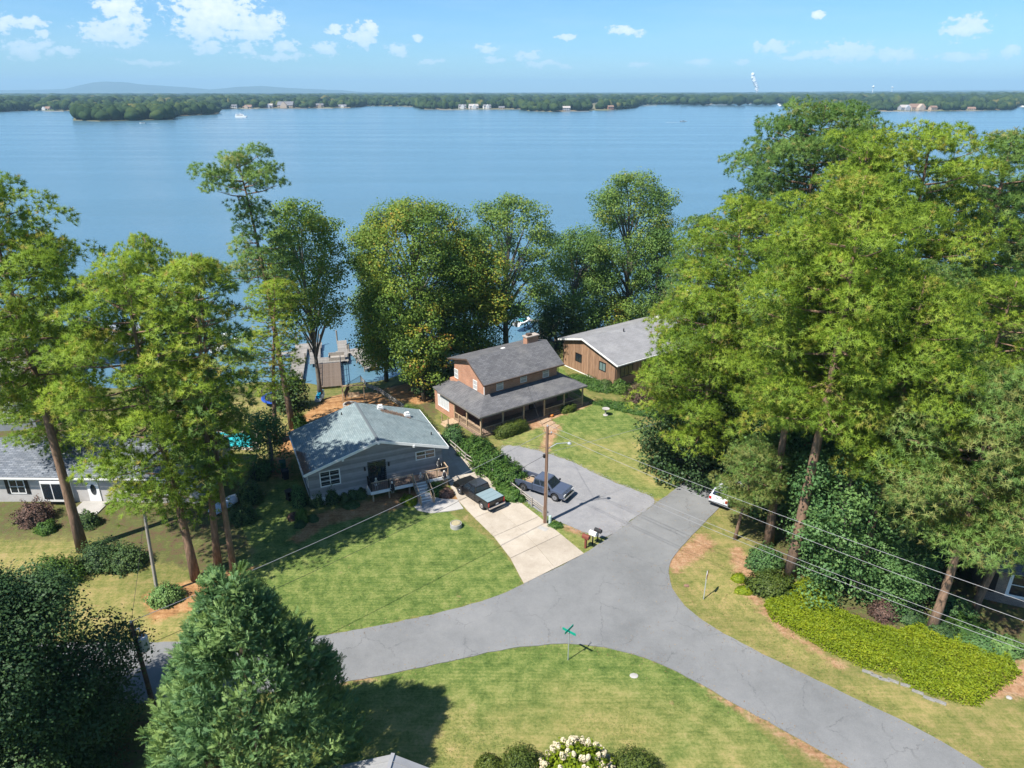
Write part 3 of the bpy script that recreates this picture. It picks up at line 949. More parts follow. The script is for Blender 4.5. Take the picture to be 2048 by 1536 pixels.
# island point
ip = np.array([(p.x, p.y) for p in il]); pos = []; rad = []; hg = []
c = np.column_stack([rg.uniform(ip[:, 0].min(), ip[:, 0].max(), 4000), rg.uniform(ip[:, 1].min(), ip[:, 1].max(), 4000)])
sdv = sdist(ip, c[:, 0], c[:, 1]); c = c[sdv > 4][:560]
hgt_i = rg.uniform(11, 21, len(c))
crowns('point_woodland', np.column_stack([c, np.full(len(c), -2.0)]), rg.uniform(6.5, 11, len(c)), hgt_i * 0.92, M_far, rg,
       label='dark wooded point reaching into the lake on the left')
# canopy of the country behind, out to the horizon
pos = []; rad = []; hg = []
for D, n, r0 in ((2700, 700, 16), (3100, 700, 20), (3600, 650, 26), (4300, 600, 34), (5200, 550, 45), (6500, 500, 60), (8200, 450, 85), (10500, 400, 115), (13500, 350, 150)):
    th = rg.uniform(-0.82, 0.82, n); dd = D * rg.uniform(0.88, 1.13, n)
    for t, d in zip(th, dd):
        x, y = d * math.sin(t), d * math.cos(t)
        pos.append((x, y, -4)); rad.append(r0 * rg.uniform(0.8, 1.5)); hg.append(rg.uniform(15, 25) + max(0, (math.degrees(t) - 8)) * d / 26000 * 2.0)
pos = np.array(pos); pos[:, 2] = 0
crowns('horizon_woodland', pos, np.array(rad), np.array(hg), M_far, rg, base=ICO1, lump=0.12,
       label='low wooded country running to the horizon behind the lake')
# carpet of canopy between the crowns
cp = MB()
for (d0, z0) in ((2900, 14.0),):
    ths = np.linspace(-0.85, 0.85, 60); ds = [2900, 4000, 6000, 9000, 13000, 16400]
    grid = [[(d * math.sin(t), d * math.cos(t), z0 - 2 + 2.5 * math.sin(t * 19 + d * 0.01) + max(0, (math.degrees(t) - 10)) * d / 30000 * 2.2) for t in ths] for d in ds]
    for i in range(len(ds) - 1):
        for j in range(len(ths) - 1): cp.poly([grid[i][j], grid[i][j + 1], grid[i + 1][j + 1], grid[i + 1][j]])
tag(cp.build('terrain_canopy', mat('canopy', (0.030, 0.055, 0.022), 0.95, (0.05, 0.08, 0.03), 0.004)), kind='structure')
# far blue hills
HILL = [(-900, 183), (-300, 181), (40, 180), (130, 178), (160, 170), (185, 165), (215, 163), (245, 164), (275, 168), (330, 172), (370, 174), (420, 179), (450, 176),
        (490, 173), (520, 171.5), (550, 174), (600, 177), (650, 179), (690, 181), (730, 184), (900, 185), (1500, 184), (1600, 183), (1700, 182), (1850, 181), (1950, 180), (2100, 180), (2900, 181)]
hb = MB(); D = 15800
hx = [p[0] for p in HILL]; hy = [p[1] for p in HILL]
prev = None
for i, x in enumerate(np.linspace(-900, 2900, 260)):
    y = np.interp(x, hx, hy) + 0.25 * math.sin(x * 0.09) + 0.15 * math.sin(x * 0.31)
    top = at(x, y, D); bot = at(x, 185, D)
    row = [(top.x * 0.93, D * 0.93, 0), (top.x * 0.965, D * 0.965, max(1, top.z * 0.62)), tuple(top), (top.x * 1.03, D * 1.03, max(2, top.z * 0.4))]
    if prev:
        for k in range(3): hb.poly([prev[k], row[k], row[k + 1], prev[k + 1]])
    prev = row
tag(hb.build('hills', mat('hill_forest', (0.03, 0.055, 0.025), 0.95, (0.05, 0.075, 0.03), 0.003), smooth=True), kind='structure')

# ---- the air
hz = MB().box(-21000, 21000, -300, 21500, -9, 330)
hm = bpy.data.materials.new('haze'); hm.use_nodes = True
nt = hm.node_tree; nt.nodes.clear()
o_ = nt.nodes.new('ShaderNodeOutputMaterial'); pv = nt.nodes.new('ShaderNodeVolumePrincipled')
pv.inputs['Color'].default_value = (0.42, 0.70, 0.93, 1); pv.inputs['Density'].default_value = 0.000085; pv.inputs['Anisotropy'].default_value = 0.0
nt.links.new(pv.outputs[0], o_.inputs['Volume'])
hobj = hz.build('haze', hm)
tag(hobj, 'thin pale blue haze over the lake and far shore', 'haze', kind='stuff')

# blades standing in the near lawns: uncountable
n = 150000
c = np.column_stack([rng.uniform(-22, 24, n), 27 + 34 * rng.uniform(0, 1, n) ** 1.6])
keep = np.zeros(n, bool)
for pl in REG['lush'][:2] + REG['lush'][3:4] + REG['dry'][:1]: keep |= sdist(px_poly(pl), c[:, 0], c[:, 1]) > 0.25
for pl in (ROAD_PX,): keep &= sdist(px_poly(pl), c[:, 0], c[:, 1]) < 0.02
keep &= np.abs(c[:, 0]) < c[:, 1] * 0.9
c = c[keep]; n = len(c)
cl_ = np.sin(c[:, 0] * 0.9 + 2 * np.sin(c[:, 1] * 0.7)) * np.sin(c[:, 1] * 1.1 + c[:, 0] * 0.4)
pos = np.column_stack([c, np.full(n, -0.01)])
v, tt, _ = needle_tufts(pos, np.tile([0.0, 0.0, 1.0], (n, 1)), 1, 0.085, 0.035, np.clip(0.5 + 0.18 * cl_ + rng.normal(size=n) * 0.16, 0, 1), rng, 0.8)
go = np_mesh('grass', v, 3, leaf_mat('grass_blade', [(0, (0.050, 0.090, 0.020)), (0.5, (0.125, 0.175, 0.045)), (1, (0.28, 0.25, 0.10))], 0.3), tt, normals=np.tile([0.0, 0.0, 1.0], (len(v), 1)))
tag(go, 'short green and straw coloured grass of the near lawns', 'grass', kind='stuff')

# fallen needles and leaves drifted to the road edges
rr_ = np.array(road_ring); seg = rng.integers(0, len(rr_), 5200)
c = rr_[seg] + rng.normal(size=(5200, 2)) * np.array([0.5, 0.5])
c = c[(c[:, 1] < 75) & (c[:, 1] > 20)]
more = np.column_stack([rng.uniform(8, 40, 2600), rng.uniform(36, 66, 2600)]); c = np.concatenate([c, more]); n = len(c)
v, tt = leaf_quads(np.column_stack([c, np.full(n, 0.062)]), np.column_stack([rng.normal(size=(n, 2)) * 0.3, np.ones(n)]), 0.085, rng.uniform(0, 1, n), rng, 0.5)
tag(np_mesh('leaf_litter', v, 4, leaf_mat('litter', [(0, (0.10, 0.06, 0.03)), (0.5, (0.22, 0.13, 0.06)), (1, (0.33, 0.25, 0.12))], 0), tt), 'brown needles and leaves drifted along the road edges', 'leaf litter', kind='stuff')

# ================================================================== trees
M_bark_pine = mat('pine_bark', (0.13, 0.085, 0.055), 0.95, (0.27, 0.17, 0.115), 3.5, bump=0.05, bscale=9, stretch=(2.2, 2.2, 0.5))
M_bark_grey = mat('grey_bark', (0.09, 0.078, 0.06), 0.95, (0.19, 0.17, 0.14), 3.0, bump=0.04, bscale=9, stretch=(2, 2, 0.6))
M_bark_dark = mat('dark_bark', (0.05, 0.035, 0.022), 0.95, (0.09, 0.065, 0.04), 3)
NEEDLE = {
    'a': leaf_mat('needles_bright', [(0, (0.085, 0.150, 0.020)), (0.4, (0.165, 0.260, 0.028)), (0.75, (0.270, 0.360, 0.042)), (1, (0.34, 0.27, 0.07))], 0.45, gain=1.16),
    'b': leaf_mat('needles_green', [(0, (0.060, 0.125, 0.030)), (0.4, (0.115, 0.210, 0.046)), (0.75, (0.190, 0.290, 0.072)), (1, (0.30, 0.26, 0.09))], 0.45, gain=1.16),
}
LEAF = {
    'maple': leaf_mat('leaf_maple', [(0, (0.055, 0.105, 0.022)), (0.45, (0.115, 0.195, 0.034)), (0.72, (0.190, 0.260, 0.040)), (0.86, (0.34, 0.27, 0.03)), (1, (0.32, 0.14, 0.05))], 0.42, gain=1.25),
    'gum': leaf_mat('leaf_gum', [(0, (0.045, 0.105, 0.036)), (0.5, (0.090, 0.180, 0.056)), (1, (0.170, 0.270, 0.078))], 0.35, gain=1.2),
    'dark': leaf_mat('leaf_dark', [(0, (0.024, 0.056, 0.022)), (0.5, (0.048, 0.098, 0.032)), (1, (0.105, 0.160, 0.044))], 0.22),
    'shore': leaf_mat('leaf_shore', [(0, (0.050, 0.105, 0.030)), (0.5, (0.105, 0.185, 0.042)), (0.85, (0.180, 0.250, 0.050)), (1, (0.28, 0.26, 0.05))], 0.42, gain=1.3),
    'box': leaf_mat('leaf_boxwood', [(0, (0.040, 0.070, 0.012)), (0.5, (0.080, 0.115, 0.018)), (1, (0.150, 0.175, 0.030))], 0.2),
    'lime': leaf_mat('leaf_lime', [(0, (0.10, 0.155, 0.008)), (0.5, (0.19, 0.25, 0.012)), (1, (0.31, 0.33, 0.02))], 0.42, gain=1.2),
    'ivy': leaf_mat('leaf_ivy', [(0, (0.028, 0.075, 0.014)), (0.5, (0.058, 0.125, 0.022)), (1, (0.12, 0.19, 0.035))], 0.35, gain=1.2),
    'red': leaf_mat('leaf_red', [(0, (0.05, 0.05, 0.03)), (0.5, (0.12, 0.07, 0.055)), (1, (0.20, 0.12, 0.09))], 0.2),
    'conifer': leaf_mat('leaf_conifer', [(0, (0.055, 0.130, 0.055)), (0.5, (0.125, 0.240, 0.090)), (1, (0.270, 0.380, 0.110))], 0.4),
}


def trunk_path(X, Y, z0, z1, lean, rg, wob=0.35, n=9):
    pts = []
    ph = rg.uniform(0, 6.28, 2)
    for i in range(n):
        t = i / (n - 1)
        pts.append(Vector((lean[0] * t + wob * math.sin(t * 4 + ph[0]) * t, lean[1] * t + wob * math.sin(t * 3.3 + ph[1]) * t, (z1 - z0) * t)))
    return pts


def path_at(pts, t):
    f = min(max(t, 0), 1) * (len(pts) - 1); i = min(int(f), len(pts) - 2)
    return pts[i].lerp(pts[i + 1], f - i)


GROWN = {}


def pine(label, X, Y, ztop, rad, cb, seed, kind='a', lean=(0, 0), r0=0.36, nl=38, density=1.0, prof=None, tint0=0.5, name='pine_tree', size=1.0, flat=0.74, side=None, extra=(), like=None):
    """loblolly pine: bare trunk, spreading limbs, pads of needle tufts. cb: where the crown starts (share of the height)"""
    rad *= 1.10 if seed < 200 else 0.96; nl = int(nl * (0.95 if seed < 200 else 1.0))
    rg = np.random.default_rng(seed)
    z0 = T(X, Y) - 0.15; Ht = ztop - z0
    if like is not None:        # another tree of the same growth: its parts share their meshes
        src, rad_s, H_s = GROWN[like]
        r = copy_thing(src, label, (X, Y, z0), rg.uniform(0, 6.28), (rad / rad_s, rad / rad_s, Ht / H_s))
        for o in bpy.data.objects:
            if o.parent == r and o.name.startswith('crown'):
                o.material_slots[0].link = 'OBJECT'; o.material_slots[0].material = NEEDLE[kind]
        return r
    root = thing(name, label, 'pine tree', (X, Y, z0))
    GROWN[seed] = (root, rad, Ht)
    tp = trunk_path(X, Y, z0, ztop, lean, rg)
    rads = [r0 * (1.25 if i == 0 else 1.0) * (1 - 0.86 * (i / (len(tp) - 1)) ** 1.15) for i in range(len(tp))]
    MB().tube(tp, rads, 10).build('trunk', M_bark_pine, root, smooth=True)
    limbs = MB(); cl = []
    nl = int(nl * 1.12)
    for i in range(nl):
        s = (i + rg.uniform(0, 0.9)) / nl
        t = cb + (0.985 - cb) * s
        a = i * 2.39996 + rg.uniform(-0.4, 0.4)
        if prof: pr = np.interp(s, [p[0] for p in prof], [p[1] for p in prof])
        else: pr = (0.55 + 0.45 * min(1, s * 3.2)) * max(0.03, 1 - s ** 3.2) ** 0.5
        if side is not None: pr *= 1 + side[1] * math.cos(a - side[0])
        ln = rad * pr * rg.uniform(0.60, 1.02)
        st = path_at(tp, t - 0.02)
        up = 0.10 + 0.55 * s + rg.uniform(-0.12, 0.12)
        e = st + Vector((math.cos(a) * ln, math.sin(a) * ln, ln * up * 0.55 - 0.1 * ln * (1 - s)))
        midp = st.lerp(e, 0.5) + Vector((0, 0, -0.05 * ln))
        if ln > 1.2: limbs.tube([st, midp, e], [0.035 + ln * 0.014, 0.03 + ln * 0.008, 0.018], 5, caps=False)
        k = max(1, int(round(ln / 1.5)))
        for j in range(k):
            u = 1.0 - j * (0.50 / max(1, k)) if k > 1 else 1
            c = st.lerp(e, u) + Vector(rg.uniform(-0.45, 0.45, 3) * (0.6 + 0.25 * ln * (j > 0)))
            rr = size * rg.uniform(1.0, 1.75) * (1.0 + 0.05 * ln)
            cl.append((c.x, c.y, c.z + 0.15, rr, rr * rg.uniform(0.8, 1.15), rr * flat * rg.uniform(0.7, 1.0)))
            if ln > 2.5 and rg.uniform() < 0.5: limbs.tube([st.lerp(e, u * 0.8), c], [0.03, 0.012], 4, caps=False)
    top = tp[-1]
    for _ in range(4):
        cl.append((top.x + rg.uniform(-.7, .7), top.y + rg.uniform(-.7, .7), top.z - rg.uniform(0.6, 2.0), size * 1.3, size * 1.3, size * 1.0))
    for (ex, ey, ez, er) in extra: cl.append((ex, ey, ez, er, er, er * flat))
    limbs.build('branch', M_bark_pine, root)
    cl = np.array(cl)
    area = cl[:, 3] * cl[:, 4] + cl[:, 3] * cl[:, 5]
    per = np.maximum(12, (area * 13.5 * density).astype(int))
    idx = np.repeat(np.arange(len(cl)), per); n = len(idx)
    d = sph(n, rg); d[:, 2] = np.where(d[:, 2] < -0.25, -d[:, 2] * 0.6, d[:, 2]); d = unit(d)
    rr = rg.uniform(0.72, 1.0, (n, 1)) ** 0.6
    lump = 1 + 0.09 * rg.normal(size=(n, 1))
    pos = cl[idx, :3] + d * cl[idx, 3:6] * rr * lump
    dirs = unit(d * 0.9 + np.array([0, 0, 0.55]) + rg.normal(size=(n, 3)) * 0.25)
    ct = rg.normal(tint0 + 0.05, 0.17, len(cl))
    tint = ct[idx] + rg.normal(size=n) * 0.10
    tint = np.where(rg.uniform(size=n) < 0.02, 0.97, np.clip(tint, 0, 0.88))
    cn = unit(d * np.array([1, 1, 1.4]) + np.array([0, 0, 0.25]))
    v, tt, nd = needle_tufts(pos, dirs, 20, 0.40 * (0.85 + 0.15 * size), 0.046, tint, rg, 1.25)
    np_mesh('crown', v, 3, NEEDLE[kind], tt, root, normals=np.repeat(unit(np.repeat(cn, 20, 0) * 1.1 + nd * 0.5), 3, 0))
    return root


def leafy(label, X, Y, ztop, rad, cb, seed, kind='maple', lean=(0, 0), r0=0.3, ncl=70, density=1.0, ry=None, tint0=0.45, size=1.0, leaf=0.24, gap=0.0, name='broadleaf_tree',
          cat='broadleaf tree', shape='oval', fork=0.3, patches=(), bark=None, sparse=1.0, like=None):
    leaf = leaf * 1.22; ncl = int(ncl * 1.8); rad *= 1.1
    rg = np.random.default_rng(seed)
    z0 = T(X, Y) - 0.15; Ht = ztop - z0; ry = ry or rad
    if like is not None:
        src, rad_s, H_s = GROWN[like]
        r = copy_thing(src, label, (X, Y, z0), rg.uniform(0, 6.28), (rad / rad_s, rad / rad_s, Ht / H_s))
        for o in bpy.data.objects:
            if o.parent == r and o.name.startswith('crown'):
                o.material_slots[0].link = 'OBJECT'; o.material_slots[0].material = LEAF[kind]
        return r
    root = thing(name, label, cat, (X, Y, z0))
    GROWN[seed] = (root, rad, Ht)
    tp = trunk_path(X, Y, z0, z0 + Ht * 0.86, lean, rg, 0.5)
    rads = [r0 * (1.2 if i == 0 else 1.0) * (1 - 0.82 * (i / (len(tp) - 1))) for i in range(len(tp))]
    bk = bark or M_bark_grey
    MB().tube(tp, rads, 9).build('trunk', bk, root, smooth=True)
    limbs = MB(); cl = []
    zc0, zc1 = Ht * cb, Ht
    tries = 0
    while len(cl) < ncl and tries < ncl * 20:
        tries += 1
        s = rg.uniform(0.02, 1.0)
        if shape == 'oval': pr = math.sqrt(max(0, 1 - (2 * s - 0.92) ** 2 / 1.25))
        elif shape == 'cone': pr = 1.05 - 0.9 * s
        elif shape == 'vase': pr = 0.35 + 0.75 * math.sin(min(1, s * 1.15) * math.pi * 0.62)
        else: pr = 1.0 if s < 0.7 else math.sqrt(max(0, 1 - ((s - 0.7) / 0.3) ** 2)) * 0.9 + 0.1
        a = rg.uniform(0, 6.283); q = rg.uniform(0.2, 1.0) ** 0.5
        q *= 1 + 0.18 * math.sin(3 * a + seed) + 0.12 * math.sin(5 * a + s * 7 + seed)
        ax = path_at(tp, cb + (1 - cb) * s)
        x = ax.x + math.cos(a) * rad * pr * q; y = ax.y + math.sin(a) * ry * pr * q; z = zc0 + (zc1 - zc0) * s
        g = mnoise.noise(Vector((x * 0.28 + seed * 3.1, y * 0.28, z * 0.28)))
        if g < gap - 0.55: continue
        rr = size * rg.uniform(0.85, 1.6) * 1.12
        cl.append((x, y, z - rr * 0.5, rr, rr * rg.uniform(0.8, 1.2), rr * rg.uniform(0.6, 0.85)))
        if rg.uniform() < 0.16:
            st = path_at(tp, max(0.15, (cb + (1 - cb) * s) * 0.86 - 0.14))
            md = st.lerp(Vector((x, y, z)), 0.5) + Vector(rg.uniform(-.4, .4, 3)) + Vector((0, 0, 0.3))
            L_ = (Vector((x, y, z)) - st).length
            limbs.tube([st, md, Vector((x, y, z - 0.3))], [0.03 + L_ * 0.014, 0.03 + L_ * 0.007, 0.015], 5, caps=False)
    limbs.build('branch', bk, root)
    cl = np.array(cl)
    per = np.maximum(30, (cl[:, 3] * cl[:, 4] * 108 * density / (leaf / 0.24) ** 2).astype(int))
    idx = np.repeat(np.arange(len(cl)), per); n = len(idx)
    d = sph(n, rg)
    rr = rg.uniform(0.35, 1.0, (n, 1)) ** 0.5
    pos = cl[idx, :3] + d * cl[idx, 3:6] * rr * (1 + 0.14 * rg.normal(size=(n, 1))) * sparse
    nrm = unit(d * 0.7 + np.array([0, 0, 0.65]) + rg.normal(size=(n, 3)) * 0.55)
    ct = rg.normal(tint0, 0.12, len(cl))
    for (pz0, pz1, a0, val) in patches:      # branches that have turned colour
        for i, c in enumerate(cl):
            s = c[2] / Ht
            if pz0 < s < pz1 and math.cos(math.atan2(c[1], c[0]) - a0) > 0.45 and rg.uniform() < 0.6: ct[i] = val
    tint = ct[idx] + rg.normal(size=n) * 0.09
    cn = unit(d * np.array([1, 1, 1.3]) + np.array([0, 0, 0.25]) + rg.normal(size=(n, 3)) * 0.3)
    v, tt = leaf_quads(pos, nrm, leaf, tint, rg)
    np_mesh('crown', v, 4, LEAF[kind], tt, root, normals=np.repeat(cn, 4, 0))
    return root


def conifer(label, X, Y, ztop, rad, seed, name='conifer_tree', z_from=0.5, cat='conifer', n=9000):
    """dense feathery cone of up-swept sprays"""
    rg = np.random.default_rng(seed)
    z0 = T(X, Y) - 0.1; Ht = ztop - z0
    root = thing(name, label, cat, (X, Y, z0))
    MB().tube([(0, 0, 0), (0.05, 0, Ht * 0.5), (0, 0, Ht * 0.86)], [0.3, 0.18, 0.03], 9).build('trunk', M_bark_dark, root, smooth=True)
    # plumes: each a leaning bunch of sprays growing out of the cone
    m = 620
    s = 1 - rg.uniform(0.0, 1, m) ** 0.72; s = np.clip(s, 0, 0.99)
    a = rg.uniform(0, 2 * np.pi, m)
    pr = (1 - s) ** 0.70 * (0.80 + 0.20 * np.minimum(1, s * 6)) * rad
    pr = pr * (1 + 0.08 * np.sin(5 * a + 9 * s) + rg.normal(size=m) * 0.055)
    base = np.stack([np.cos(a) * pr * 0.62, np.sin(a) * pr * 0.62, z_from + s * (Ht - z_from) - 0.5], 1)
    out = np.stack([np.cos(a), np.sin(a), 0.55 + 0.9 * s], 1); out = unit(out)
    ln = np.clip(pr * 0.42, 0.7, 2.1) * rg.uniform(0.8, 1.25, m)
    idx = rg.integers(0, m, n * 1)
    u = rg.uniform(0.12, 1.0, n) ** 0.75
    wid = 0.42 * np.sin(np.clip(u, 0, 1) * np.pi * 0.86 + 0.25) * (0.55 + 0.35 * ln[idx])
    offs = sph(n, rg) * wid[:, None]
    sc = base[idx] + out[idx] * (ln[idx] * u)[:, None] + offs
    sd_ = unit(out[idx] * 0.8 + unit(offs) * 0.75 + np.array([0, 0, 0.3]) + rg.normal(size=(n, 3)) * 0.2)
    pt = rg.normal(0.45, 0.15, m)[idx] + 0.22 * u + rg.normal(size=n) * 0.07
    # every spray: a flat frond of small scale leaflets either side of an axis
    k = 10; fl = 0.36
    nrm = unit(np.cross(sd_, sph(n, rg))); lat = np.cross(sd_, nrm)
    tt_ = np.tile(np.linspace(0.0, 0.95, k // 2), 2); sgn = np.repeat([1, -1], k // 2)
    c = sc[:, None, :] + sd_[:, None, :] * (tt_ * fl)[None, :, None]
    dirn = sd_[:, None, :] * 0.75 + lat[:, None, :] * sgn[None, :, None] * 0.75 + rg.normal(size=(n, k, 3)) * 0.12
    L_ = 0.17 * (1.05 - 0.6 * tt_)[None, :, None]
    tip = c + dirn * L_
    sid = (sd_[:, None, :] * 0.036 + nrm[:, None, :] * 0.015) * np.ones((1, k, 1))
    v = np.stack([c - sid, c + sid, tip], 2).reshape(-1, 3)
    cn = unit(out[idx] * 0.5 + unit(offs) * 0.9 + np.array([0, 0, 0.35]))
    np_mesh('crown', v, 3, LEAF['conifer'], np.clip(np.repeat(pt, k * 3), 0, 1), root, normals=np.repeat(cn, k * 3, 0))
    return root


# ---- pines on the right
pine('tallest roadside pine with a thick bare red-brown trunk at the corner verge', 22.4, 47.0, 31.0, 5.4, 0.42, 101, 'a', (0.6, 0.8), 0.44, 46)
g = G(1536, 1092); pine('slim straight pine just behind the thickest trunk at the corner', g.x, g.y, 27.5, 4.6, 0.50, 102, 'a', (0.9, 1.2), 0.30, 34, like=101)


def rp(label, px, Y, ytop, rad, cb, seed, kind='a', nl=36, **kw):
    q = at(px, ytop, Y)
    return pine(label, q.x, Y, q.z, rad, cb, seed, kind, nl=nl, **kw)


rp('wide low pine reaching over the verge beside the brown house', 1440, 62, 590, 5.7, 0.24, 103, 'a', 44, side=(3.3, 0.25))
rp('tall pine right of the dome topped one with a yellow green head', 1745, 64, 262, 6.2, 0.34, 106, 'a', 44)
rp('darkest dome topped pine rising behind all the others on the right', 1645, 80, 207, 8.0, 0.52, 105, 'b', 60, tint0=0.42, flat=0.7)
rp('mid height pine left of the big corner trunk with layered pads', 1490, 66, 395, 5.8, 0.42, 104, 'a', 40, like=106)
rp('broad pine in the middle of the right hand grove, lake behind its top', 1870, 62, 248, 6.6, 0.42, 107, 'a', 46, tint0=0.4, like=106)
rp('pine with a ragged pointed head near the right frame edge', 2010, 66, 262, 6.2, 0.45, 108, 'b', 42, tint0=0.6, like=101)
rp('pine leaning behind the roadside trunk with grey green needles', 1690, 56, 470, 5.0, 0.50, 109, 'b', 32, tint0=0.62, like=101)
rp('pine with heavy horizontal pads over the dark understorey', 1835, 51, 520, 6.0, 0.46, 110, 'b', 40, tint0=0.66, like=106)
rp('pine at the frame edge with pads hanging over the brick house', 2030, 50, 560, 5.6, 0.40, 111, 'a', 38, tint0=0.45, like=106)
g = G(1862, 1262); pine('nearest pine over the groundcover bed with a leaning pale trunk', g.x, g.y, 18.8, 5.5, 0.42, 112, 'b', (1.6, 1.5), 0.34, 40, tint0=0.72, size=1.05)
g = G(1712, 1190); pine('ivy clad pine trunk rising from the dark sweetgum thicket', g.x, g.y, 25.0, 4.2, 0.58, 113, 'a', (0.8, 2.5), 0.30, 26, like=101)
rp('low pine branch mass close to the right frame edge', 2075, 43, 800, 4.4, 0.40, 114, 'b', 26, tint0=0.6, like=112)
rp('young pine hanging its boughs over the white car', 1497, 52.0, 885, 2.5, 0.30, 115, 'b', 20, r0=0.16, like=112)
rp('round pine at the left rim of the grove beside the lake', 1412, 78, 430, 4.0, 0.35, 116, 'b', 30, tint0=0.4, like=106)
rp('tall pine standing behind the frame edge grove near the lake', 2120, 72, 300, 7, 0.4, 117, 'b', 40, like=106)
# ---- pines on the left
g = G(166, 1100); pine('huge old pine at the left frame edge before the low house', g.x, g.y, 30.2, 6.6, 0.46, 201, 'a', (-0.4, 0.5), 0.42, 42, size=1.05, tint0=0.42)
g = G(392, 1158); pine('many branched yellow green pine with a dark trunk on the front lawn', g.x, g.y, 25.5, 6.0, 0.24, 202, 'a', (-1.6, 2.0), 0.34, 46, size=0.95, side=(3.0, 0.25))
g = G(468, 1145); pine('slender pine at the lawn edge with green tufts up its trunk', g.x, g.y, 25.0, 3.3, 0.34, 204, 'b', (0.2, 1.6), 0.25, 40, tint0=0.55, size=0.85)
g = G(437, 1140); pine('straight pine nearest the side yard, second from the lawn edge', g.x, g.y, 26.0, 3.9, 0.40, 203, 'a', (-0.6, 1.2), 0.27, 40, like=204)
pine('tall lone pine with a small round head high over the lake', at(585, 850, 74).x, 74, 30.3, 4.6, 0.56, 205, 'b', (-2.2, 1), 0.34, 34, tint0=0.5, size=0.9,
     prof=[(0, 0.75), (0.25, 0.9), (0.45, 0.55), (0.55, 0.15), (0.68, 0.35), (0.74, 0.9), (0.88, 0.95), (1, 0.5)])
rp('yellow green pine filling the gap left of the lone tall one', 505, 70, 560, 3.6, 0.3, 206, 'a', 32, like=204)
rp('round headed pine left of centre among the yard pines', 330, 60, 468, 4.2, 0.4, 207, 'a', 32, size=0.95, like=202)

rp('low spreading pine before the tall grey house at the left edge', 40, 60, 610, 4.6, 0.3, 208, 'a', 30, like=202)
# ---- broadleaf trees of the shore
def lt(label, px, Y, ytop, *a, **kw):
    q = at(px, ytop, Y); return leafy(label, q.x, Y, q.z, *a, **kw)


lt('loose leaved tree with ivy on its trunk left of the dock', 596, 84, 395, 4.6, 0.42, 301, 'maple', ncl=120, leaf=0.22, gap=0.0, size=0.9, shape='oval', tint0=0.5, density=0.95)
lt('large maple turning yellow and rust in front of the lake', 815, 90, 400, 6.9, 0.16, 302, 'maple', ncl=190, r0=0.45, size=1.15, tint0=0.52, shape='full', leaf=0.23,
   patches=((0.6, 1.0, 3.6, 0.66),))
lt('pale green willow like tree on the left flank of the maple', 750, 95, 450, 3.1, 0.12, 303, 'shore', ncl=70, size=1.0, tint0=0.62, leaf=0.22)
lt('short bright maple standing directly before the large maple', 838, 82, 610, 3.0, 0.32, 304, 'maple', ncl=46, size=0.9, tint0=0.64, r0=0.24)
lt('tree with golden patches right of the large maple', 925, 93, 455, 4.6, 0.15, 305, 'maple', ncl=95, size=1.0, tint0=0.5, patches=((0.35, 0.95, 5.4, 0.74),))
lt('dark evergreen mass behind the brick house chimney side', 945, 99, 520, 4.4, 0.08, 306, 'shore', ncl=60, size=1.1, tint0=0.42)
lt('open crowned tree with a forked pale trunk behind the brick house', 1012, 99, 392, 6.8, 0.36, 307, 'shore', ncl=130, size=0.95, gap=0.0, r0=0.48, shape='oval', tint0=0.6)
lt('broad dark green oak at the water between the two houses', 1150, 110, 458, 6.2, 0.18, 308, 'shore', ncl=90, size=1.2, tint0=0.48)
lt('tall irregular tree with a bare tipped crown near the brown house', 1270, 113, 342, 7.2, 0.12, 309, 'shore', ncl=150, size=1.15, gap=0.0, tint0=0.6, shape='oval', r0=0.4)
lt('leaning tree with thin hanging boughs beside the grove', 1325, 108, 455, 4.2, 0.2, 310, 'shore', ncl=60, size=1.0, gap=0.1, tint0=0.5)
lt('small bright tree at the shore behind the brown house roof', 1245, 108, 590, 2.3, 0.1, 311, 'maple', ncl=26, size=0.8, tint0=0.6)
lt('low dark tree on the bank right of the brick chimney', 1115, 104, 600, 3.2, 0.12, 312, 'dark', ncl=40, size=0.9, tint0=0.7)
lt('reddish shrubby tree left of the shore maple', 868, 84, 700, 2.2, 0.1, 313, 'dark', ncl=26, size=0.8, tint0=0.6)
# ---- understorey on the right
for i, (lab, px, Y, yt, rad, cb, kd, ncl) in enumerate([
    ('dark tree overhanging the upper road at the lawn corner', 1405, 64, 770, 4.0, 0.10, 'dark', 80),
    ('deep green sweetgum behind the white car', 1500, 66, 720, 4.6, 0.05, 'dark', 80),
    ('sweetgum right of the thick corner trunk', 1665, 55, 770, 3.9, 0.05, 'gum', 90),
    ('star leaved sweetgum leaning to the groundcover bed', 1725, 46.5, 900, 3.3, 0.04, 'gum', 95),
    ('shaded sweetgum in the heart of the grove', 1775, 56, 680, 4.6, 0.05, 'dark', 80),
    ('dark broadleaf tree behind the nearest pine pads', 1900, 54, 720, 4.8, 0.05, 'gum', 80),
    ('broadleaf tree shading the brick house at the right edge', 2030, 52, 740, 4.4, 0.2, 'dark', 70),
    ('slim dark tree between the two corner trunks', 1590, 60, 860, 3.4, 0.05, 'dark', 60),
    ('bushy sweetgum at the foot of the nearest pine', 1800, 44.5, 1080, 2.3, 0.04, 'gum', 46),
]):
    q = at(px, yt, Y); leafy(lab, q.x, Y, q.z, rad, cb, 400 + i, kd, ncl=ncl, size=1.05, r0=0.2, shape='full', leaf=0.24, tint0=0.55, density=1.0, like=None if i in (0, 2) else (400 if kd == 'dark' else 402))
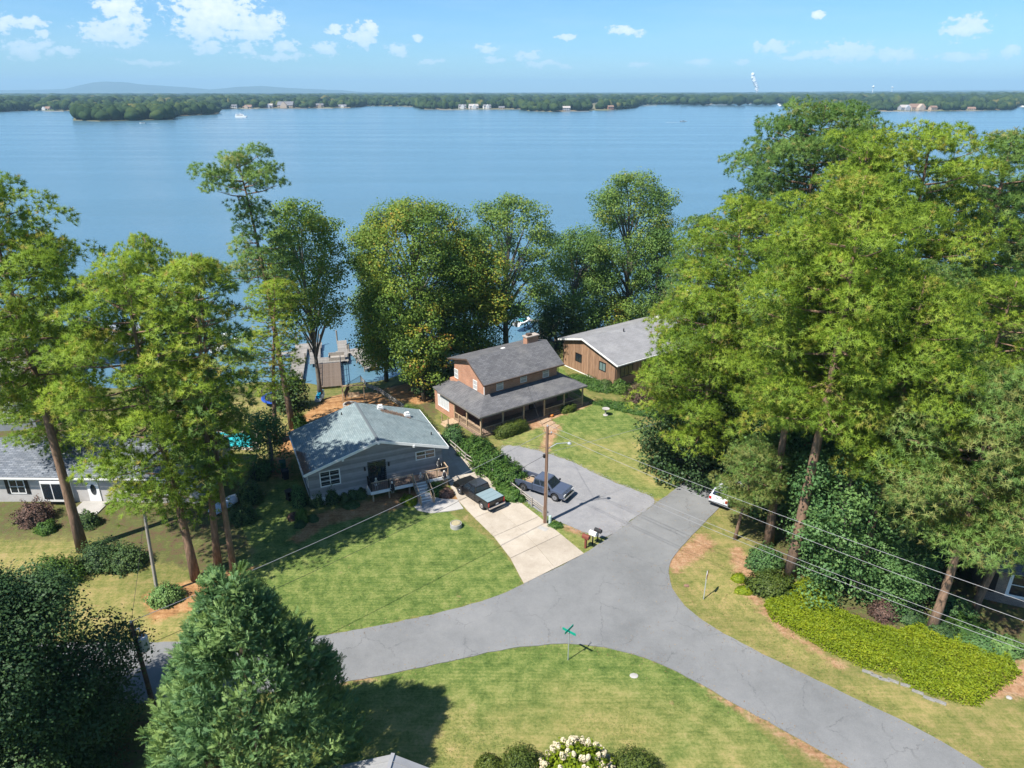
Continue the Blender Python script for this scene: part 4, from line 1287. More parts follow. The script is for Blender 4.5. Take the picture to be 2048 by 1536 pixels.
# ---- left foreground
g = G(470, 1600)
conifer('big feathery blue green conifer in the foreground', at(455, 1150, 27.5).x, 27.5, at(455, 1136, 27.5).z, 6.5, 501, n=24000)
q = at(-55, 1165, 29); leafy('large dark broadleaf tree filling the lower left corner', q.x, 29, q.z, 4.3, 0.1, 502, 'dark', ncl=150, size=1.1, leaf=0.135, tint0=0.45, r0=0.35, shape='full', density=1.0)  # shade from behind the camera is put into the darker leaf colour
#'dark oak at the left frame edge over the road', q.x, 33, q.z, 4.5, 0.1, 503, 'dark', ncl=80, size=1.1, leaf=0.22, tint0=0.7, shape='full')
lt('dark shrubby tree by the left house wall', 525, 64, 820, 1.8, 0.08, 504, 'gum', ncl=26, size=0.7, leaf=0.18)
lt('dark tree along the shore fence behind the trampoline', 572, 80, 745, 1.7, 0.1, 505, 'dark', ncl=30, size=0.8, tint0=0.7)


# ================================================================== shrubs and hedges
def shrub(label, X, Y, rx, ry, h, seed, kind='box', leaf=0.12, n=2600, name='shrub', cat='shrub', rz=0.0, boxy=0.0, z=None, tint0=0.5, rough_=0.10, group=None, low=0.0):
    """dense rounded or clipped shrub: solid core in darker foliage tones and a skin of real leaves"""
    rg = np.random.default_rng(seed)
    z0 = (T(X, Y) if z is None else z) - 0.05
    root = thing(name, label, cat, (X, Y, z0), rz, group)
    d = sph(n, rg); d[:, 2] = np.abs(d[:, 2])
    p = 2 + boxy * 6
    nrm_ = (np.abs(d) ** p).sum(1, keepdims=True) ** (1 / p)
    s = d / nrm_
    rad = rg.uniform(0.80, 1.03, (n, 1))
    lump = np.array([1 + rough_ * mnoise.noise(Vector((q[0] * 2.1 * rx, q[1] * 2.1 * ry, q[2] * 2.1 * h + seed))) * 1.6 for q in s])[:, None]
    pos = s * np.array([rx, ry, h]) * rad * lump + rg.normal(size=(n, 3)) * 0.03
    pos[:, 2] = np.maximum(pos[:, 2], 0.04)
    nrm = unit(s / np.array([rx, ry, h]) + np.array([0, 0, 0.25]) + rg.normal(size=(n, 3)) * 0.45 / max(rx, 0.8))
    ct = np.array([mnoise.noise(Vector((q[0] * 1.4, q[1] * 1.4, q[2] * 1.4 + seed))) for q in pos])
    v, tt = leaf_quads(pos, nrm, leaf, tint0 + ct * 0.3 + rg.normal(size=n) * 0.14, rg, 0.75)
    np_mesh('foliage', v, 4, LEAF[kind], tt, root, normals=np.repeat(unit(s / np.array([rx, ry, h]) + rg.normal(size=(n, 3)) * 0.35), 4, 0))
    core = MB(); st = []
    bm = bmesh.new(); bmesh.ops.create_icosphere(bm, subdivisions=3, radius=1)
    for w in bm.verts:
        q = w.co.copy(); m_ = (abs(q.x) ** p + abs(q.y) ** p + abs(q.z) ** p) ** (1 / p)
        q = q / m_
        w.co = (q.x * rx * 0.8, q.y * ry * 0.8, max(0.0, q.z) * h * 0.8)
    me = bpy.data.meshes.new('inner_core'); bm.to_mesh(me); bm.free(); me.materials.append(mat('dark_core_' + kind, tuple(c * 0.7 for c in {'box': (0.05, 0.08, 0.015), 'ivy': (0.03, 0.08, 0.015), 'lime': (0.12, 0.17, 0.01), 'red': (0.09, 0.06, 0.045)}.get(kind, (0.025, 0.05, 0.018))), 0.95))  # one solid filler, foliage colour turned down
    o = bpy.data.objects.new('inner_core', me); COL.objects.link(o); o.parent = root
    return root


def sh(label, px, py, rx, ry, h, seed, *a, **kw):
    q = P(px, py); return shrub(label, q.x, q.y, rx, ry, h, seed, *a, **kw)


A_G, A_B = R(24.1), R(36)
# by the brick house
sh('long clipped boxwood hedge below the brick porch railing', 1024, 866, 2.1, 0.85, 1.35, 601, 'box', 0.13, 5200, name='hedge', cat='hedge', rz=A_B, boxy=0.5)
sh('smaller clipped boxwood at the right half of the brick porch', 1134, 822, 1.15, 0.75, 0.95, 602, 'box', 0.13, 2600, name='hedge', cat='hedge', rz=A_B, boxy=0.5)
sh('round grey green holly at the left corner of the brick porch', 908, 885, 1.25, 1.2, 2.1, 603, 'gum', 0.14, 3400, tint0=0.35, boxy=0.15)
sh('bright clipped privet hedge between the grey and brick houses', 838, 846, 3.6, 0.95, 1.5, 604, 'ivy', 0.16, 5200, name='hedge', cat='hedge', rz=R(118), boxy=0.5, tint0=0.85)
# the vine covered hedge along the drive
for i, (lab, px, py, rx, ry, h, rz) in enumerate([
    ('leafy vine mound nearest the porch corner', 952, 905, 1.9, 1.6, 1.9, 0.3),
    ('biggest vine covered mound in the driveway hedge', 985, 938, 2.5, 2.0, 2.1, -0.7),
    ('vine mound beside the blue pickup bed', 1018, 962, 2.0, 1.9, 1.8, -0.7),
    ('low trailing vine by the end of the rail fence', 1020, 992, 1.7, 1.1, 0.9, -0.7)]):
    sh(lab, px, py, rx, ry, h, 610 + i, 'ivy', 0.19, 4200, rz=rz, rough_=0.22, tint0=0.5, name='vine_shrub')
# in front of the grey house
for i, (lab, px, py, rx, h, kd, sc_) in enumerate([
    ('tall dark holly at the left front corner of the grey house', 600, 1010, 0.85, 2.3, 'gum', 0.3),
    ('dark rounded holly below the left white framed window', 634, 1010, 0.80, 1.7, 'dark', 0.6),
    ('tallest dark holly rising before the left window', 664, 1003, 0.95, 2.3, 'dark', 0.6),
    ('spiky pale green shrub in the corner mulch bed', 605, 1042, 0.6, 1.4, 'ivy', 0.7),
    ('low maroon shrub at the bed corner', 588, 1036, 0.55, 0.6, 'red', 0.4),
    ('small dark shrub at the lawn tip of the corner bed', 600, 1052, 0.5, 0.5, 'dark', 0.5),
    ('dark low shrub beside the spiky pale one', 626, 1040, 0.5, 0.6, 'dark', 0.5),
    ('first of the low dark shrubs along the white foundation', 690, 1002, 0.6, 1.0, 'dark', 0.6),
    ('second low dark shrub along the white foundation', 706, 998, 0.6, 1.1, 'dark', 0.6),
    ('low dark shrub next to the deck post', 722, 995, 0.6, 1.2, 'dark', 0.6),
    ('flat dark juniper in the mulch before the foundation', 704, 1012, 0.8, 0.45, 'dark', 0.7),
    ('yellow green grass clump at the foot of the deck stairs', 818, 1006, 0.85, 0.9, 'lime', 0.2),
    ('green shrub under the right end of the deck', 872, 985, 1.0, 1.1, 'ivy', 0.4),
    ('small round shrub beside the stair handrail', 858, 992, 0.5, 0.7, 'ivy', 0.5),
    ('brown twiggy shrub at the drive end of the walk', 893, 990, 0.75, 0.8, 'red', 0.8)]):
    sh(lab, px, py, rx, rx * 0.95, h, 630 + i, kd, 0.13, 1500, tint0=sc_, rough_=0.2)
# left house garden
for i, (lab, px, py, rx, h, kd, t0, n) in enumerate([
    ('big round light green shrub on the left lawn', 118, 1160, 1.85, 2.1, 'ivy', 0.75, 4200),
    ('dark camellia right of the old pine trunk', 205, 1125, 2.0, 2.0, 'dark', 0.6, 3600),
    ('plum coloured shrub before the bay window', 72, 1040, 1.7, 2.0, 'red', 0.6, 3000),
    ('dark shrub filling the bed right of the old pine', 255, 1130, 1.7, 1.9, 'dark', 0.75, 3000),
    ('small shrub at the steps of the left house', 95, 1062, 0.9, 1.0, 'ivy', 0.5, 1400),
    ('dark green shrub by the left house door', 175, 1050, 1.2, 1.4, 'dark', 0.7, 1800),
    ('leafy shrub at the foot of the leaning pole', 335, 1200, 1.35, 1.3, 'gum', 0.85, 2400),
    ('dark shrub hiding the left house end wall', 395, 985, 1.5, 2.2, 'dark', 0.7, 2400),
    ('dark hedge shrub between the boat and the fence', 500, 1000, 1.3, 1.9, 'dark', 0.7, 2400),
    ('rounded hedge shrub nearest the side lawn', 487, 1040, 1.2, 1.6, 'dark', 0.6, 2000),
    ('shrub against the black fence by the patio', 520, 955, 1.1, 1.5, 'dark', 0.8, 1800),
    ('tall shrub between trampoline and clay yard', 600, 855, 1.0, 1.9, 'ivy', 0.4, 2200)]):
    sh(lab, px, py, rx, rx * 0.9, h, 660 + i, kd, 0.16, n, tint0=t0, rough_=0.25)
# brown house garden
for i, (lab, px, py, rx, ry, h, rz, kd, t0, n) in enumerate([
    ('long trimmed green hedge along the top of the right lawn', 1265, 822, 5.2, 0.9, 1.0, R(-30), 'ivy', 0.45, 5200),
    ('leafy bank shrub left end of the garden by the brick porch', 1190, 775, 3.0, 1.3, 1.2, R(-35), 'ivy', 0.5, 3200),
    ('wide bronze green azalea before the brown house', 1288, 800, 2.4, 2.0, 2.3, 0, 'red', 0.35, 4200),
    ('bright green shrub at the brown house front corner', 1240, 783, 1.3, 1.2, 1.7, 0, 'ivy', 0.8, 2200),
    ('dark green shrub left of the bright corner one', 1212, 778, 1.2, 1.1, 1.3, 0, 'dark', 0.9, 1800),
    ('trailing ground shrub below the brown house gable', 1165, 760, 2.4, 1.0, 0.8, R(-30), 'ivy', 0.55, 2200)]):
    sh(lab, px, py, rx, ry, h, 690 + i, kd, 0.17, n, tint0=t0, rough_=0.25, rz=rz, name='hedge' if i == 0 else 'shrub')
# right verge
sh('olive green shrub at the base of the thick corner trunk', 1540, 1178, 1.9, 1.5, 1.5, 700, 'box', 0.17, 3600, rough_=0.25, tint0=0.35)
sh('dark shrub just behind the olive one', 1528, 1130, 1.5, 1.3, 1.7, 701, 'gum', 0.17, 2600, rough_=0.25)
sh('yellow tinged shrub right of the thick trunk', 1632, 1150, 1.1, 1.0, 1.9, 702, 'maple', 0.17, 2000, rough_=0.25, tint0=0.65)
sh('pale lime perennial clump in the clay bed, upper of two', 1478, 1158, 0.65, 0.55, 0.5, 703, 'lime', 0.13, 900)
sh('pale lime perennial clump in the clay bed, lower of two', 1488, 1182, 0.75, 0.5, 0.4, 704, 'lime', 0.13, 900)
sh('brownish shrub under the sweetgum at the bed', 1768, 1230, 1.2, 1.1, 1.3, 705, 'red', 0.15, 1600, rough_=0.25)
sh('blue green shrub at the right end of the bed', 2010, 1300, 1.4, 1.0, 1.0, 706, 'gum', 0.17, 2000, rough_=0.3, tint0=0.8)
sh('weedy tuft at the base of the central utility pole', 1112, 1052, 0.7, 0.5, 0.4, 707, 'ivy', 0.12, 700, rough_=0.3)
for i, (px, py, rx, h, kd) in enumerate(((1905, 1225, 1.6, 1.3, 'gum'), (1930, 1262, 1.5, 1.1, 'ivy'), (1880, 1268, 1.2, 0.9, 'dark'), (1965, 1290, 1.4, 1.0, 'gum'), (1820, 1240, 1.1, 1.0, 'dark'))):
    sh('dark green bush %s' % ('just right of the nearest pine trunk', 'in front of the bush by the nearest pine', 'at the foot of the nearest pine trunk', 'between the pine and the right end bush', 'left of the nearest pine trunk')[i], px, py, rx, rx * .9, h, 730 + i, kd, 0.17, 1900, rough_=0.3, tint0=0.45)
# foreground
sh('small round boxwood, first from the left at the bottom edge', 978, 1545, 0.85, 0.8, 1.35, 710, 'box', 0.10, 2600, name='boxwood_ball')
sh('large round boxwood left of the hydrangea', 1042, 1552, 1.3, 1.2, 2.2, 711, 'box', 0.10, 4600, name='boxwood_ball')
sh('low wide boxwood right of the hydrangea', 1268, 1556, 1.7, 1.4, 2.0, 712, 'box', 0.10, 4600, name='boxwood_ball')
q = G(1152, 1566)
hyd = shrub('hydrangea with cream flower heads at the bottom edge', q.x, q.y, 2.1, 1.7, 2.6, 713, 'lime', 0.2, 4600, name='hydrangea_shrub', rough_=0.2, tint0=0.35)
rg = np.random.default_rng(5)
fm = mat('hydrangea_petal', (0.50, 0.42, 0.26), 0.8, (0.62, 0.56, 0.40), 14)
for i in range(105):
    a = rg.uniform(0, 6.283); ph = math.asin(rg.uniform(0.1, 1))
    c = Vector((math.cos(a) * math.cos(ph) * 2.2, math.sin(a) * math.cos(ph) * 1.75, math.sin(ph) * 2.72))
    n = 90; d = sph(n, rg); h = rg.uniform(0.20, 0.31)
    axis = (c.normalized() + Vector((0, 0, 0.5))).normalized()
    t = rg.uniform(-1, 1, n); w = np.sqrt(1 - t ** 2) * (1 - 0.35 * t)
    e1 = axis.orthogonal().normalized(); e2 = axis.cross(e1); an = rg.uniform(0, 6.283, n)
    pp = np.array(c)[None] + np.outer(t * h, np.array(axis)) + np.outer(np.cos(an) * w * h * 0.55, np.array(e1)) + np.outer(np.sin(an) * w * h * 0.55, np.array(e2))
    v, tt = leaf_quads(pp, pp - np.array(c)[None] + d * 0.05, 0.085, np.full(n, .5), rg, 0.95)
    np_mesh('flower_head', v, 4, fm, None, hyd)

# ---- the yellow green ground cover bed on the right: uncountable
BED = [(1527, 1212), (1545, 1188), (1590, 1170), (1640, 1148), (1670, 1165), (1665, 1215), (1720, 1240), (1790, 1265), (1850, 1245), (1900, 1235), (1960, 1260), (2010, 1300), (2040, 1350), (1990, 1385),
       (1950, 1415), (1900, 1402), (1830, 1380), (1790, 1350), (1720, 1335), (1650, 1300), (1580, 1260), (1540, 1238)]
bed = px_poly(BED); bx0, by0 = bed.min(0); bx1, by1 = bed.max(0)
n = 120000
c = np.column_stack([rng.uniform(bx0, bx1, n), rng.uniform(by0, by1, n)])
s_ = sdist(bed, c[:, 0], c[:, 1]) + rng.normal(size=n) * 0.10
k_ = s_ > 0; c = c[k_]; s_ = s_[k_]; n = len(c)
lum = 0.55 * np.sin(c[:, 0] * 0.9 + 1.3 * np.sin(c[:, 1] * 0.8)) + 0.75 * np.sin(c[:, 0] * 3.1 + np.sin(c[:, 1] * 2.3) * 1.3) * np.cos(c[:, 1] * 3.7 + np.sin(c[:, 0] * 1.9) * 1.5)
hh = np.clip(s_ * 1.3, 0.03, 0.42) * (1 + 0.30 * lum) + 0.05
z = hh * rng.uniform(0.35, 1.15, n) ** 0.6
pos = np.column_stack([c, z])
nrm = unit(np.column_stack([rng.normal(size=(n, 2)) * 0.55, np.ones(n)]))
v, tt = leaf_quads(pos, nrm, 0.13, 0.45 + lum * 0.16 + rng.normal(size=n) * 0.16, rng, 0.7)
tag(np_mesh('ground_cover', v, 4, LEAF['lime'], tt), 'bright yellow green ground cover bed beside the lower right road', 'ground cover', kind='stuff')

# ================================================================== buildings
M_white = mat('white_paint', (0.72, 0.72, 0.70), 0.55, (0.78, 0.78, 0.76), 2)
M_glass = mat('window_glass', (0.015, 0.022, 0.03), 0.06, spec=0.8)
M_black = mat('black_metal', (0.012, 0.012, 0.014), 0.45)
M_siding = mat('grey_siding', (0.235, 0.225, 0.225), 0.75, (0.275, 0.265, 0.262), 1.5)


def vary_by_object(m, amt=0.25):
    nt = m.node_tree; b = nt.nodes['Principled BSDF']; ln = b.inputs['Base Color'].links
    oi = nt.nodes.new('ShaderNodeObjectInfo'); mr = nt.nodes.new('ShaderNodeMapRange')
    mr.inputs['To Min'].default_value = 1 - amt; mr.inputs['To Max'].default_value = 1 + amt
    nt.links.new(oi.outputs['Random'], mr.inputs[0])
    vm = nt.nodes.new('ShaderNodeVectorMath'); vm.operation = 'SCALE'
    if ln: nt.links.new(ln[0].from_socket, vm.inputs[0])
    else: vm.inputs[0].default_value = b.inputs['Base Color'].default_value[:3]
    nt.links.new(mr.outputs[0], vm.inputs['Scale']); nt.links.new(vm.outputs[0], b.inputs['Base Color'])


vary_by_object(M_siding, 0.28)
vary_by_object(M_conc, 0.06)
M_shingle_g = course_mat('shingles_green_grey', (0.165, 0.215, 0.225), (0.225, 0.275, 0.28), (0.11, 0.145, 0.155), 0.5, 0.17, 0.012, 'yx', vary=0.35, blotch=(0.20, 0.25, 0.25))
M_shingle_b = course_mat('shingles_charcoal', (0.105, 0.105, 0.112), (0.15, 0.15, 0.155), (0.06, 0.06, 0.065), 0.5, 0.17, 0.012, 'xy', vary=0.4, blotch=(0.17, 0.165, 0.155))
M_shingle_l = course_mat('shingles_blue_grey', (0.11, 0.125, 0.15), (0.20, 0.215, 0.24), (0.07, 0.08, 0.09), 0.5, 0.19, 0.02, 'xy', vary=0.4)
M_shingle_p = course_mat('shingles_pale_grey', (0.225, 0.225, 0.232), (0.265, 0.265, 0.272), (0.17, 0.17, 0.175), 0.5, 0.17, 0.01, 'xy', vary=0.3, blotch=(0.29, 0.29, 0.29))
M_brick = course_mat('brick_orange', (0.36, 0.155, 0.085), (0.47, 0.225, 0.135), (0.42, 0.34, 0.27), 0.22, 0.076, 0.010, 'xz+y', vary=0.35, bump=0.008)
M_brick2 = course_mat('brick_brown', (0.17, 0.11, 0.08), (0.26, 0.18, 0.13), (0.3, 0.27, 0.23), 0.22, 0.076, 0.010, 'xz+y', vary=0.35, bump=0.008)
M_cedar = mat('cedar_board', (0.22, 0.125, 0.072), 0.85, (0.32, 0.20, 0.125), 3.0, stretch=(3, 3, 0.25), bump=0.01)
vary_by_object(M_cedar, 0.16)
M_porchw = mat('porch_wood', (0.34, 0.24, 0.15), 0.8, (0.46, 0.34, 0.22), 4)
M_deck = mat('deck_board', (0.20, 0.135, 0.095), 0.85, (0.29, 0.205, 0.15), 5, stretch=(0.4, 4, 1))
M_dockw = mat('dock_board', (0.20, 0.185, 0.165), 0.9, (0.29, 0.27, 0.24), 4)
vary_by_object(M_dockw, 0.15)
M_galvd = mat('dull_metal', (0.16, 0.15, 0.14), 0.6)
M_found = mat('white_foundation', (0.60, 0.60, 0.58), 0.8, (0.68, 0.68, 0.66), 1.5)


def window_unit(parent, o, ux, up, w, h, frame_m, glass_m, cols=2, rows=1, fr=0.09, name='window', depth=0.05, sill=False):
    """a window set on a wall: o lower-left corner, ux along the wall; the normal is ux x up"""
    o, ux, up = Vector(o), Vector(ux).normalized(), Vector(up).normalized()
    n = ux.cross(up).normalized()
    fb = MB()

    def bar(x0, x1, z0, z1, d=depth):
        p = [o + ux * a + up * b + n * c for a, b, c in ((x0, z0, -0.02), (x1, z0, -0.02), (x1, z1, -0.02), (x0, z1, -0.02), (x0, z0, d), (x1, z0, d), (x1, z1, d), (x0, z1, d))]
        fb.hexa(p)
    bar(0, fr, 0, h); bar(w - fr, w, 0, h); bar(fr, w - fr, 0, fr); bar(fr, w - fr, h - fr, h)
    f = fb.build(name, frame_m, parent)
    iw = (w - 2 * fr) / cols; ih = (h - 2 * fr) / rows; mb = MB(); g = 0.03
    for c in range(1, cols):
        x = fr + iw * c; p = [o + ux * a + up * b + n * d for a, b, d in ((x - g, fr, 0), (x + g, fr, 0), (x + g, h - fr, 0), (x - g, h - fr, 0), (x - g, fr, depth * 0.8), (x + g, fr, depth * 0.8), (x + g, h - fr, depth * 0.8), (x - g, h - fr, depth * 0.8))]
        mb.hexa(p)
    for r in range(1, rows):
        z = fr + ih * r; p = [o + ux * a + up * b + n * d for a, b, d in ((fr, z - g, 0), (w - fr, z - g, 0), (w - fr, z + g, 0), (fr, z + g, 0), (fr, z - g, depth * 0.7), (w - fr, z - g, depth * 0.7), (w - fr, z + g, depth * 0.7), (fr, z + g, depth * 0.7))]
        mb.hexa(p)
    if mb.v: mb.build('sash_bar', frame_m, f)
    for c in range(cols):
        for r in range(rows):
            a0, a1 = fr + iw * c + (g if c else 0), fr + iw * (c + 1) - (g if c < cols - 1 else 0)
            b0, b1 = fr + ih * r + (g if r else 0), fr + ih * (r + 1) - (g if r < rows - 1 else 0)
            p = [o + ux * a + up * b + n * d for a, b, d in ((a0, b0, 0.0), (a1, b0, 0.0), (a1, b1, 0.0), (a0, b1, 0.0), (a0, b0, 0.015), (a1, b0, 0.015), (a1, b1, 0.015), (a0, b1, 0.015))]
            MB().hexa(p).build('pane', glass_m, f)
    return f


def slab_roof(mb, pts, th=0.14):
    """roof plane with thickness from 4 corner points"""
    p = [Vector(q) for q in pts]
    n = (p[1] - p[0]).cross(p[3] - p[0]).normalized()
    if n.z < 0: n = -n
    mb.hexa([q - n * th for q in p] + p)


# ------------------------------------------------------------ grey house in front
def grey_house():
    h = thing('grey_house', 'grey lap sided house with a low green grey gable roof and front deck', 'house', (-18.79, 56.18, 0), A_G)
    W, D = 13.75, 9.6; rx, rz, ez = 6.95, 6.05, 4.0
    y0, y1, x0, x1 = 0.75, 9.1, 0.45, 13.3
    slope = (rz - ez) / rx

    def zr(x): return ez + (rz - ez) * (x / rx if x < rx else (W - x) / (W - rx)) - 0.17
    rb = MB(); slab_roof(rb, [(0, 0, ez), (rx, 0, rz), (rx, D, rz), (0, D, ez)]); a = rb.build('roof', M_shingle_g, h)
    rb = MB(); slab_roof(rb, [(rx, 0, rz), (W, 0, ez), (W, D, ez), (rx, D, rz)]); b = rb.build('roof', M_shingle_g, h)
    MB().beam((rx, -0.02, rz + 0.02), (rx, D + 0.02, rz + 0.02), 0.22, 0.05).build('ridge_cap', mat('ridge_cap', (0.11, 0.13, 0.14), 0.9), a)
    # walls
    wb = MB()
    prof = [(x0, 0.95), (x1, 0.95), (x1, zr(x1)), (rx, zr(rx)), (x0, zr(x0))]
    wb.prism(prof, y0, y1); wb.build('wall', M_siding, h)
    MB().box(x0 + .06, x1 - .06, y0 + .06, y1 - .06, -0.6, 0.96).build('foundation', M_found, h)
    # lap boards on the front gable, each its own board, and on the left side
    bz = 0.95; k = 0
    while bz < rz - 0.3:
        bt = bz + 0.215
        lo = x0 - 0.03; hi = x1 + 0.03
        if bt > zr(x0): lo = max(lo, (bt - ez + 0.19) / (rz - ez) * rx)
        if bt > zr(x1): hi = min(hi, W - (bt - ez + 0.19) / (rz - ez) * (W - rx))
        if hi - lo > 0.3:
            o = MB().hexa([(lo, y0 - 0.065, bz), (hi, y0 - 0.065, bz), (hi, y0, bz), (lo, y0, bz), (lo, y0 - 0.012, bt + 0.01), (hi, y0 - 0.012, bt + 0.01), (hi, y0, bt + 0.01), (lo, y0, bt + 0.01)]).build('siding_board', M_siding, h)
        if bt < zr(x0):
            MB().hexa([(x0 - 0.045, y0, bz), (x0, y0, bz), (x0, y1, bz), (x0 - 0.045, y1, bz), (x0 - 0.012, y0, bt + 0.01), (x0, y0, bt + 0.01), (x0, y1, bt + 0.01), (x0 - 0.012, y1, bt + 0.01)]).build('siding_board', M_siding, h)
        bz = bt; k += 1
    # white barge boards, beam ends, gutters
    MB().beam((-0.05, -0.03, ez - 0.13), (rx, -0.03, rz - 0.13), 0.05, 0.26).beam((rx, -0.03, rz - 0.13), (W + 0.05, -0.03, ez - 0.13), 0.05, 0.26).build('barge_board', M_white, h)
    for x in (3.55, rx, 10.3): MB().box(x - 0.09, x + 0.09, -0.12, y0 - 0.05, zr(x) - 0.22, zr(x) - 0.01).build('beam_end', M_white, h)
    MB().box(-0.10, 0.02, 0, D, ez - 0.2, ez - 0.05).build('gutter', M_white, h)
    MB().box(W - 0.02, W + 0.10, 0, D, ez - 0.2, ez - 0.05).build('gutter', M_white, h)
    # pine straw lying in the left gutter valley
    n = 1500; rg = np.random.default_rng(3)
    px = np.abs(rg.normal(size=n)) * 0.32; py = rg.uniform(0.0, 5.0, n) ** 1.0; c = np.column_stack([px, py * (1 - 0.35 * px), ez + px * slope + 0.03])
    v, tt, _ = needle_tufts(c, np.tile([0.3, 0.5, 0.25], (n, 1)), 3, 0.22, 0.02, np.full(n, 0.5), rg, 1.2)
    st = np_mesh('pine_straw', v, 3, mat('pine_straw', (0.20, 0.13, 0.09), 0.95, (0.30, 0.2, 0.14), 6), None, h); st['kind'] = 'stuff'
    # windows, doors
    X, Z = (1, 0, 0), (0, 0, 1)
    window_unit(h, (1.40, y0 - 0.045, 1.98), X, Z, 1.90, 1.62, M_white, M_glass, 2, 3, 0.10)
    window_unit(h, (10.62, y0 - 0.045, 2.78), X, Z, 1.98, 0.92, M_white, M_glass, 2, 2, 0.09)
    for y in (1.2, 3.6, 6.0):
        window_unit(h, (x0 - 0.045, y + 1.2, 1.9), (0, -1, 0), Z, 1.2, 1.5, M_white, M_glass, 1, 2, 0.09)
    dr = MB().box(5.9, 7.66, y0 - 0.06, y0 - 0.005, 1.22, 3.62).build('double_door', M_black, h)
    for xa in (5.98, 6.80): MB().box(xa, xa + 0.76, y0 - 0.075, y0 - 0.058, 1.36, 3.50).build('pane', M_glass, dr)
    MB().box(6.74, 6.76, y0 - 0.12, y0 - 0.07, 2.1, 2.4).build('handle', mat('brass', (0.5, 0.36, 0.15), 0.35, metal=1), dr)
    # wreath on the door
    rgw = np.random.default_rng(8); tw = []
    an = rgw.uniform(0, 6.28, 260); c = np.column_stack([6.38 + 0.24 * np.cos(an), np.full(260, y0 - 0.12), 2.85 + 0.24 * np.sin(an)]) + rgw.normal(size=(260, 3)) * 0.04
    v, tt = leaf_quads(c, rgw.normal(size=(260, 3)), 0.10, rgw.uniform(0, 1, 260), rgw); np_mesh('wreath', v, 4, LEAF['red'], tt, dr)
    for xa in (5.62, 7.92):
        l = MB().box(xa - 0.07, xa + 0.07, y0 - 0.2, y0 - 0.05, 2.85, 3.2).build('wall_lantern', M_black, h, bevel=0.015)
    # roof vents
    for (x, y) in ((9.25, 8.35), (11.7, 7.0)):
        z = zr(x) + 0.16
        v_ = MB().box(x - 0.30, x + 0.30, y - 0.22, y + 0.22, z - 0.2, z + 0.30).build('roof_vent', M_white, h, bevel=0.02)
        MB().box(x - 0.22, x + 0.22, y - 0.16, y + 0.16, z + 0.42, z + 0.50).box(x - 0.26, x + 0.26, y - 0.2, y + 0.2, z + 0.30, z + 0.34).box(x - .15, x + .15, y - .1, y + .1, z + 0.34, z + 0.42).build('cowl', M_white, v_)
    for (x, y) in ((12.9, 2.6), (5.2, 8.2)): MB().lathe([(0.06, -0.1), (0.06, 0.3), (0.03, 0.3)], 8, (x, y, zr(x) + 0.15)).build('vent_pipe', M_black, h)
    # straw patch between the vents on the roof
    c = np.column_stack([rgw.uniform(9.2, 11.9, 900), 8.35 - (rgw.uniform(0, 1, 900)) * 0.6, np.zeros(900)]); c[:, 1] += (c[:, 0] - 9.2) * -0.42 + rgw.normal(size=900) * 0.15
    c[:, 2] = ez + (rz - ez) * (W - c[:, 0]) / (W - rx) + 0.03
    v, tt, _ = needle_tufts(c, np.tile([0.5, -0.3, 0.2], (900, 1)), 3, 0.2, 0.02, np.full(900, .5), rgw, 1.2); s2 = np_mesh('pine_straw', v, 3, MATS['pine_straw'], None, h); s2['kind'] = 'stuff'
    # small rust red lean-to roof at the back left
    MB().hexa([(-0.9, 9.9, 2.9), (3.4, 9.9, 2.9), (3.4, 11.6, 2.6), (-0.9, 11.6, 2.6), (-0.9, 9.9, 3.0), (3.4, 9.9, 3.0), (3.4, 11.6, 2.7), (-0.9, 11.6, 2.7)]).build('rear_porch_roof', mat('rust_roof', (0.30, 0.09, 0.055), 0.7, (0.36, 0.13, 0.08), 3), h)
    # front deck
    dz = 1.2
    dk = thing('deck', 'raised timber front deck with open railing on posts', 'deck', (-18.79, 56.18, 0), A_G)
    y = -0.72
    for i in range(9):
        xa, xb = (5.75, 13.45) if y < 0.75 else (5.75, 13.45)
        MB().box(xa, xb, y, y + 0.155, dz - 0.04, dz).build('deck_board', M_deck, dk); y += 0.163
    MB().box(5.70, 9.85, -0.78, -0.72, dz - 0.30, dz + 0.005).box(11.15, 13.5, -0.78, -0.72, dz - 0.30, dz + 0.005).box(5.70, 5.745, -0.72, 0.7, dz - 0.30, dz + 0.005).build('fascia', M_white, dk)
    for x in (5.95, 7.5, 9.5): MB().box(x - 0.07, x + 0.07, -0.6, -0.46, -0.1, dz - 0.05).build('post', M_porchw, dk)
    MB().box(11.35, 13.4, -0.62, -0.56, -0.1, dz - 0.30).build('lattice_panel', M_porchw, dk)
    tops = [(5.8, -0.7), (7.45, -0.7), (9.8, -0.7)]

    def rail(p, q, z=dz, m=M_porchw, bal=True, z2=None):
        z2 = z if z2 is None else z2
        r = MB().beam((*p, z + 0.92), (*q, z2 + 0.92), 0.10, 0.05).build('rail', m, dk)
        ln = math.dist(p, q); nb = int(ln / 0.16); bb = MB()
        for i in range(nb):
            t = (i + .5) / nb; x = p[0] + (q[0] - p[0]) * t; y_ = p[1] + (q[1] - p[1]) * t; zz = z + (z2 - z) * t
            bb.tube([(x, y_, zz + 0.05), (x, y_, zz + 0.9)], 0.011, 4, caps=False)
        bb.build('baluster', M_black, dk)['kind'] = 'stuff'
    for x, y_ in ((5.8, -0.68), (7.5, -0.68), (9.85, -0.68), (11.15, -0.68), (12.3, -0.68), (13.4, -0.68), (13.4, 0.6), (5.8, 0.6)):
        MB().box(x - 0.05, x + 0.05, y_ - 0.05, y_ + 0.05, dz, dz + 0.98).build('rail_post', M_porchw if x > 8 else M_black, dk)
    rail((5.8, -0.68), (7.5, -0.68)); rail((5.8, 0.6), (5.8, -0.68), m=M_black)
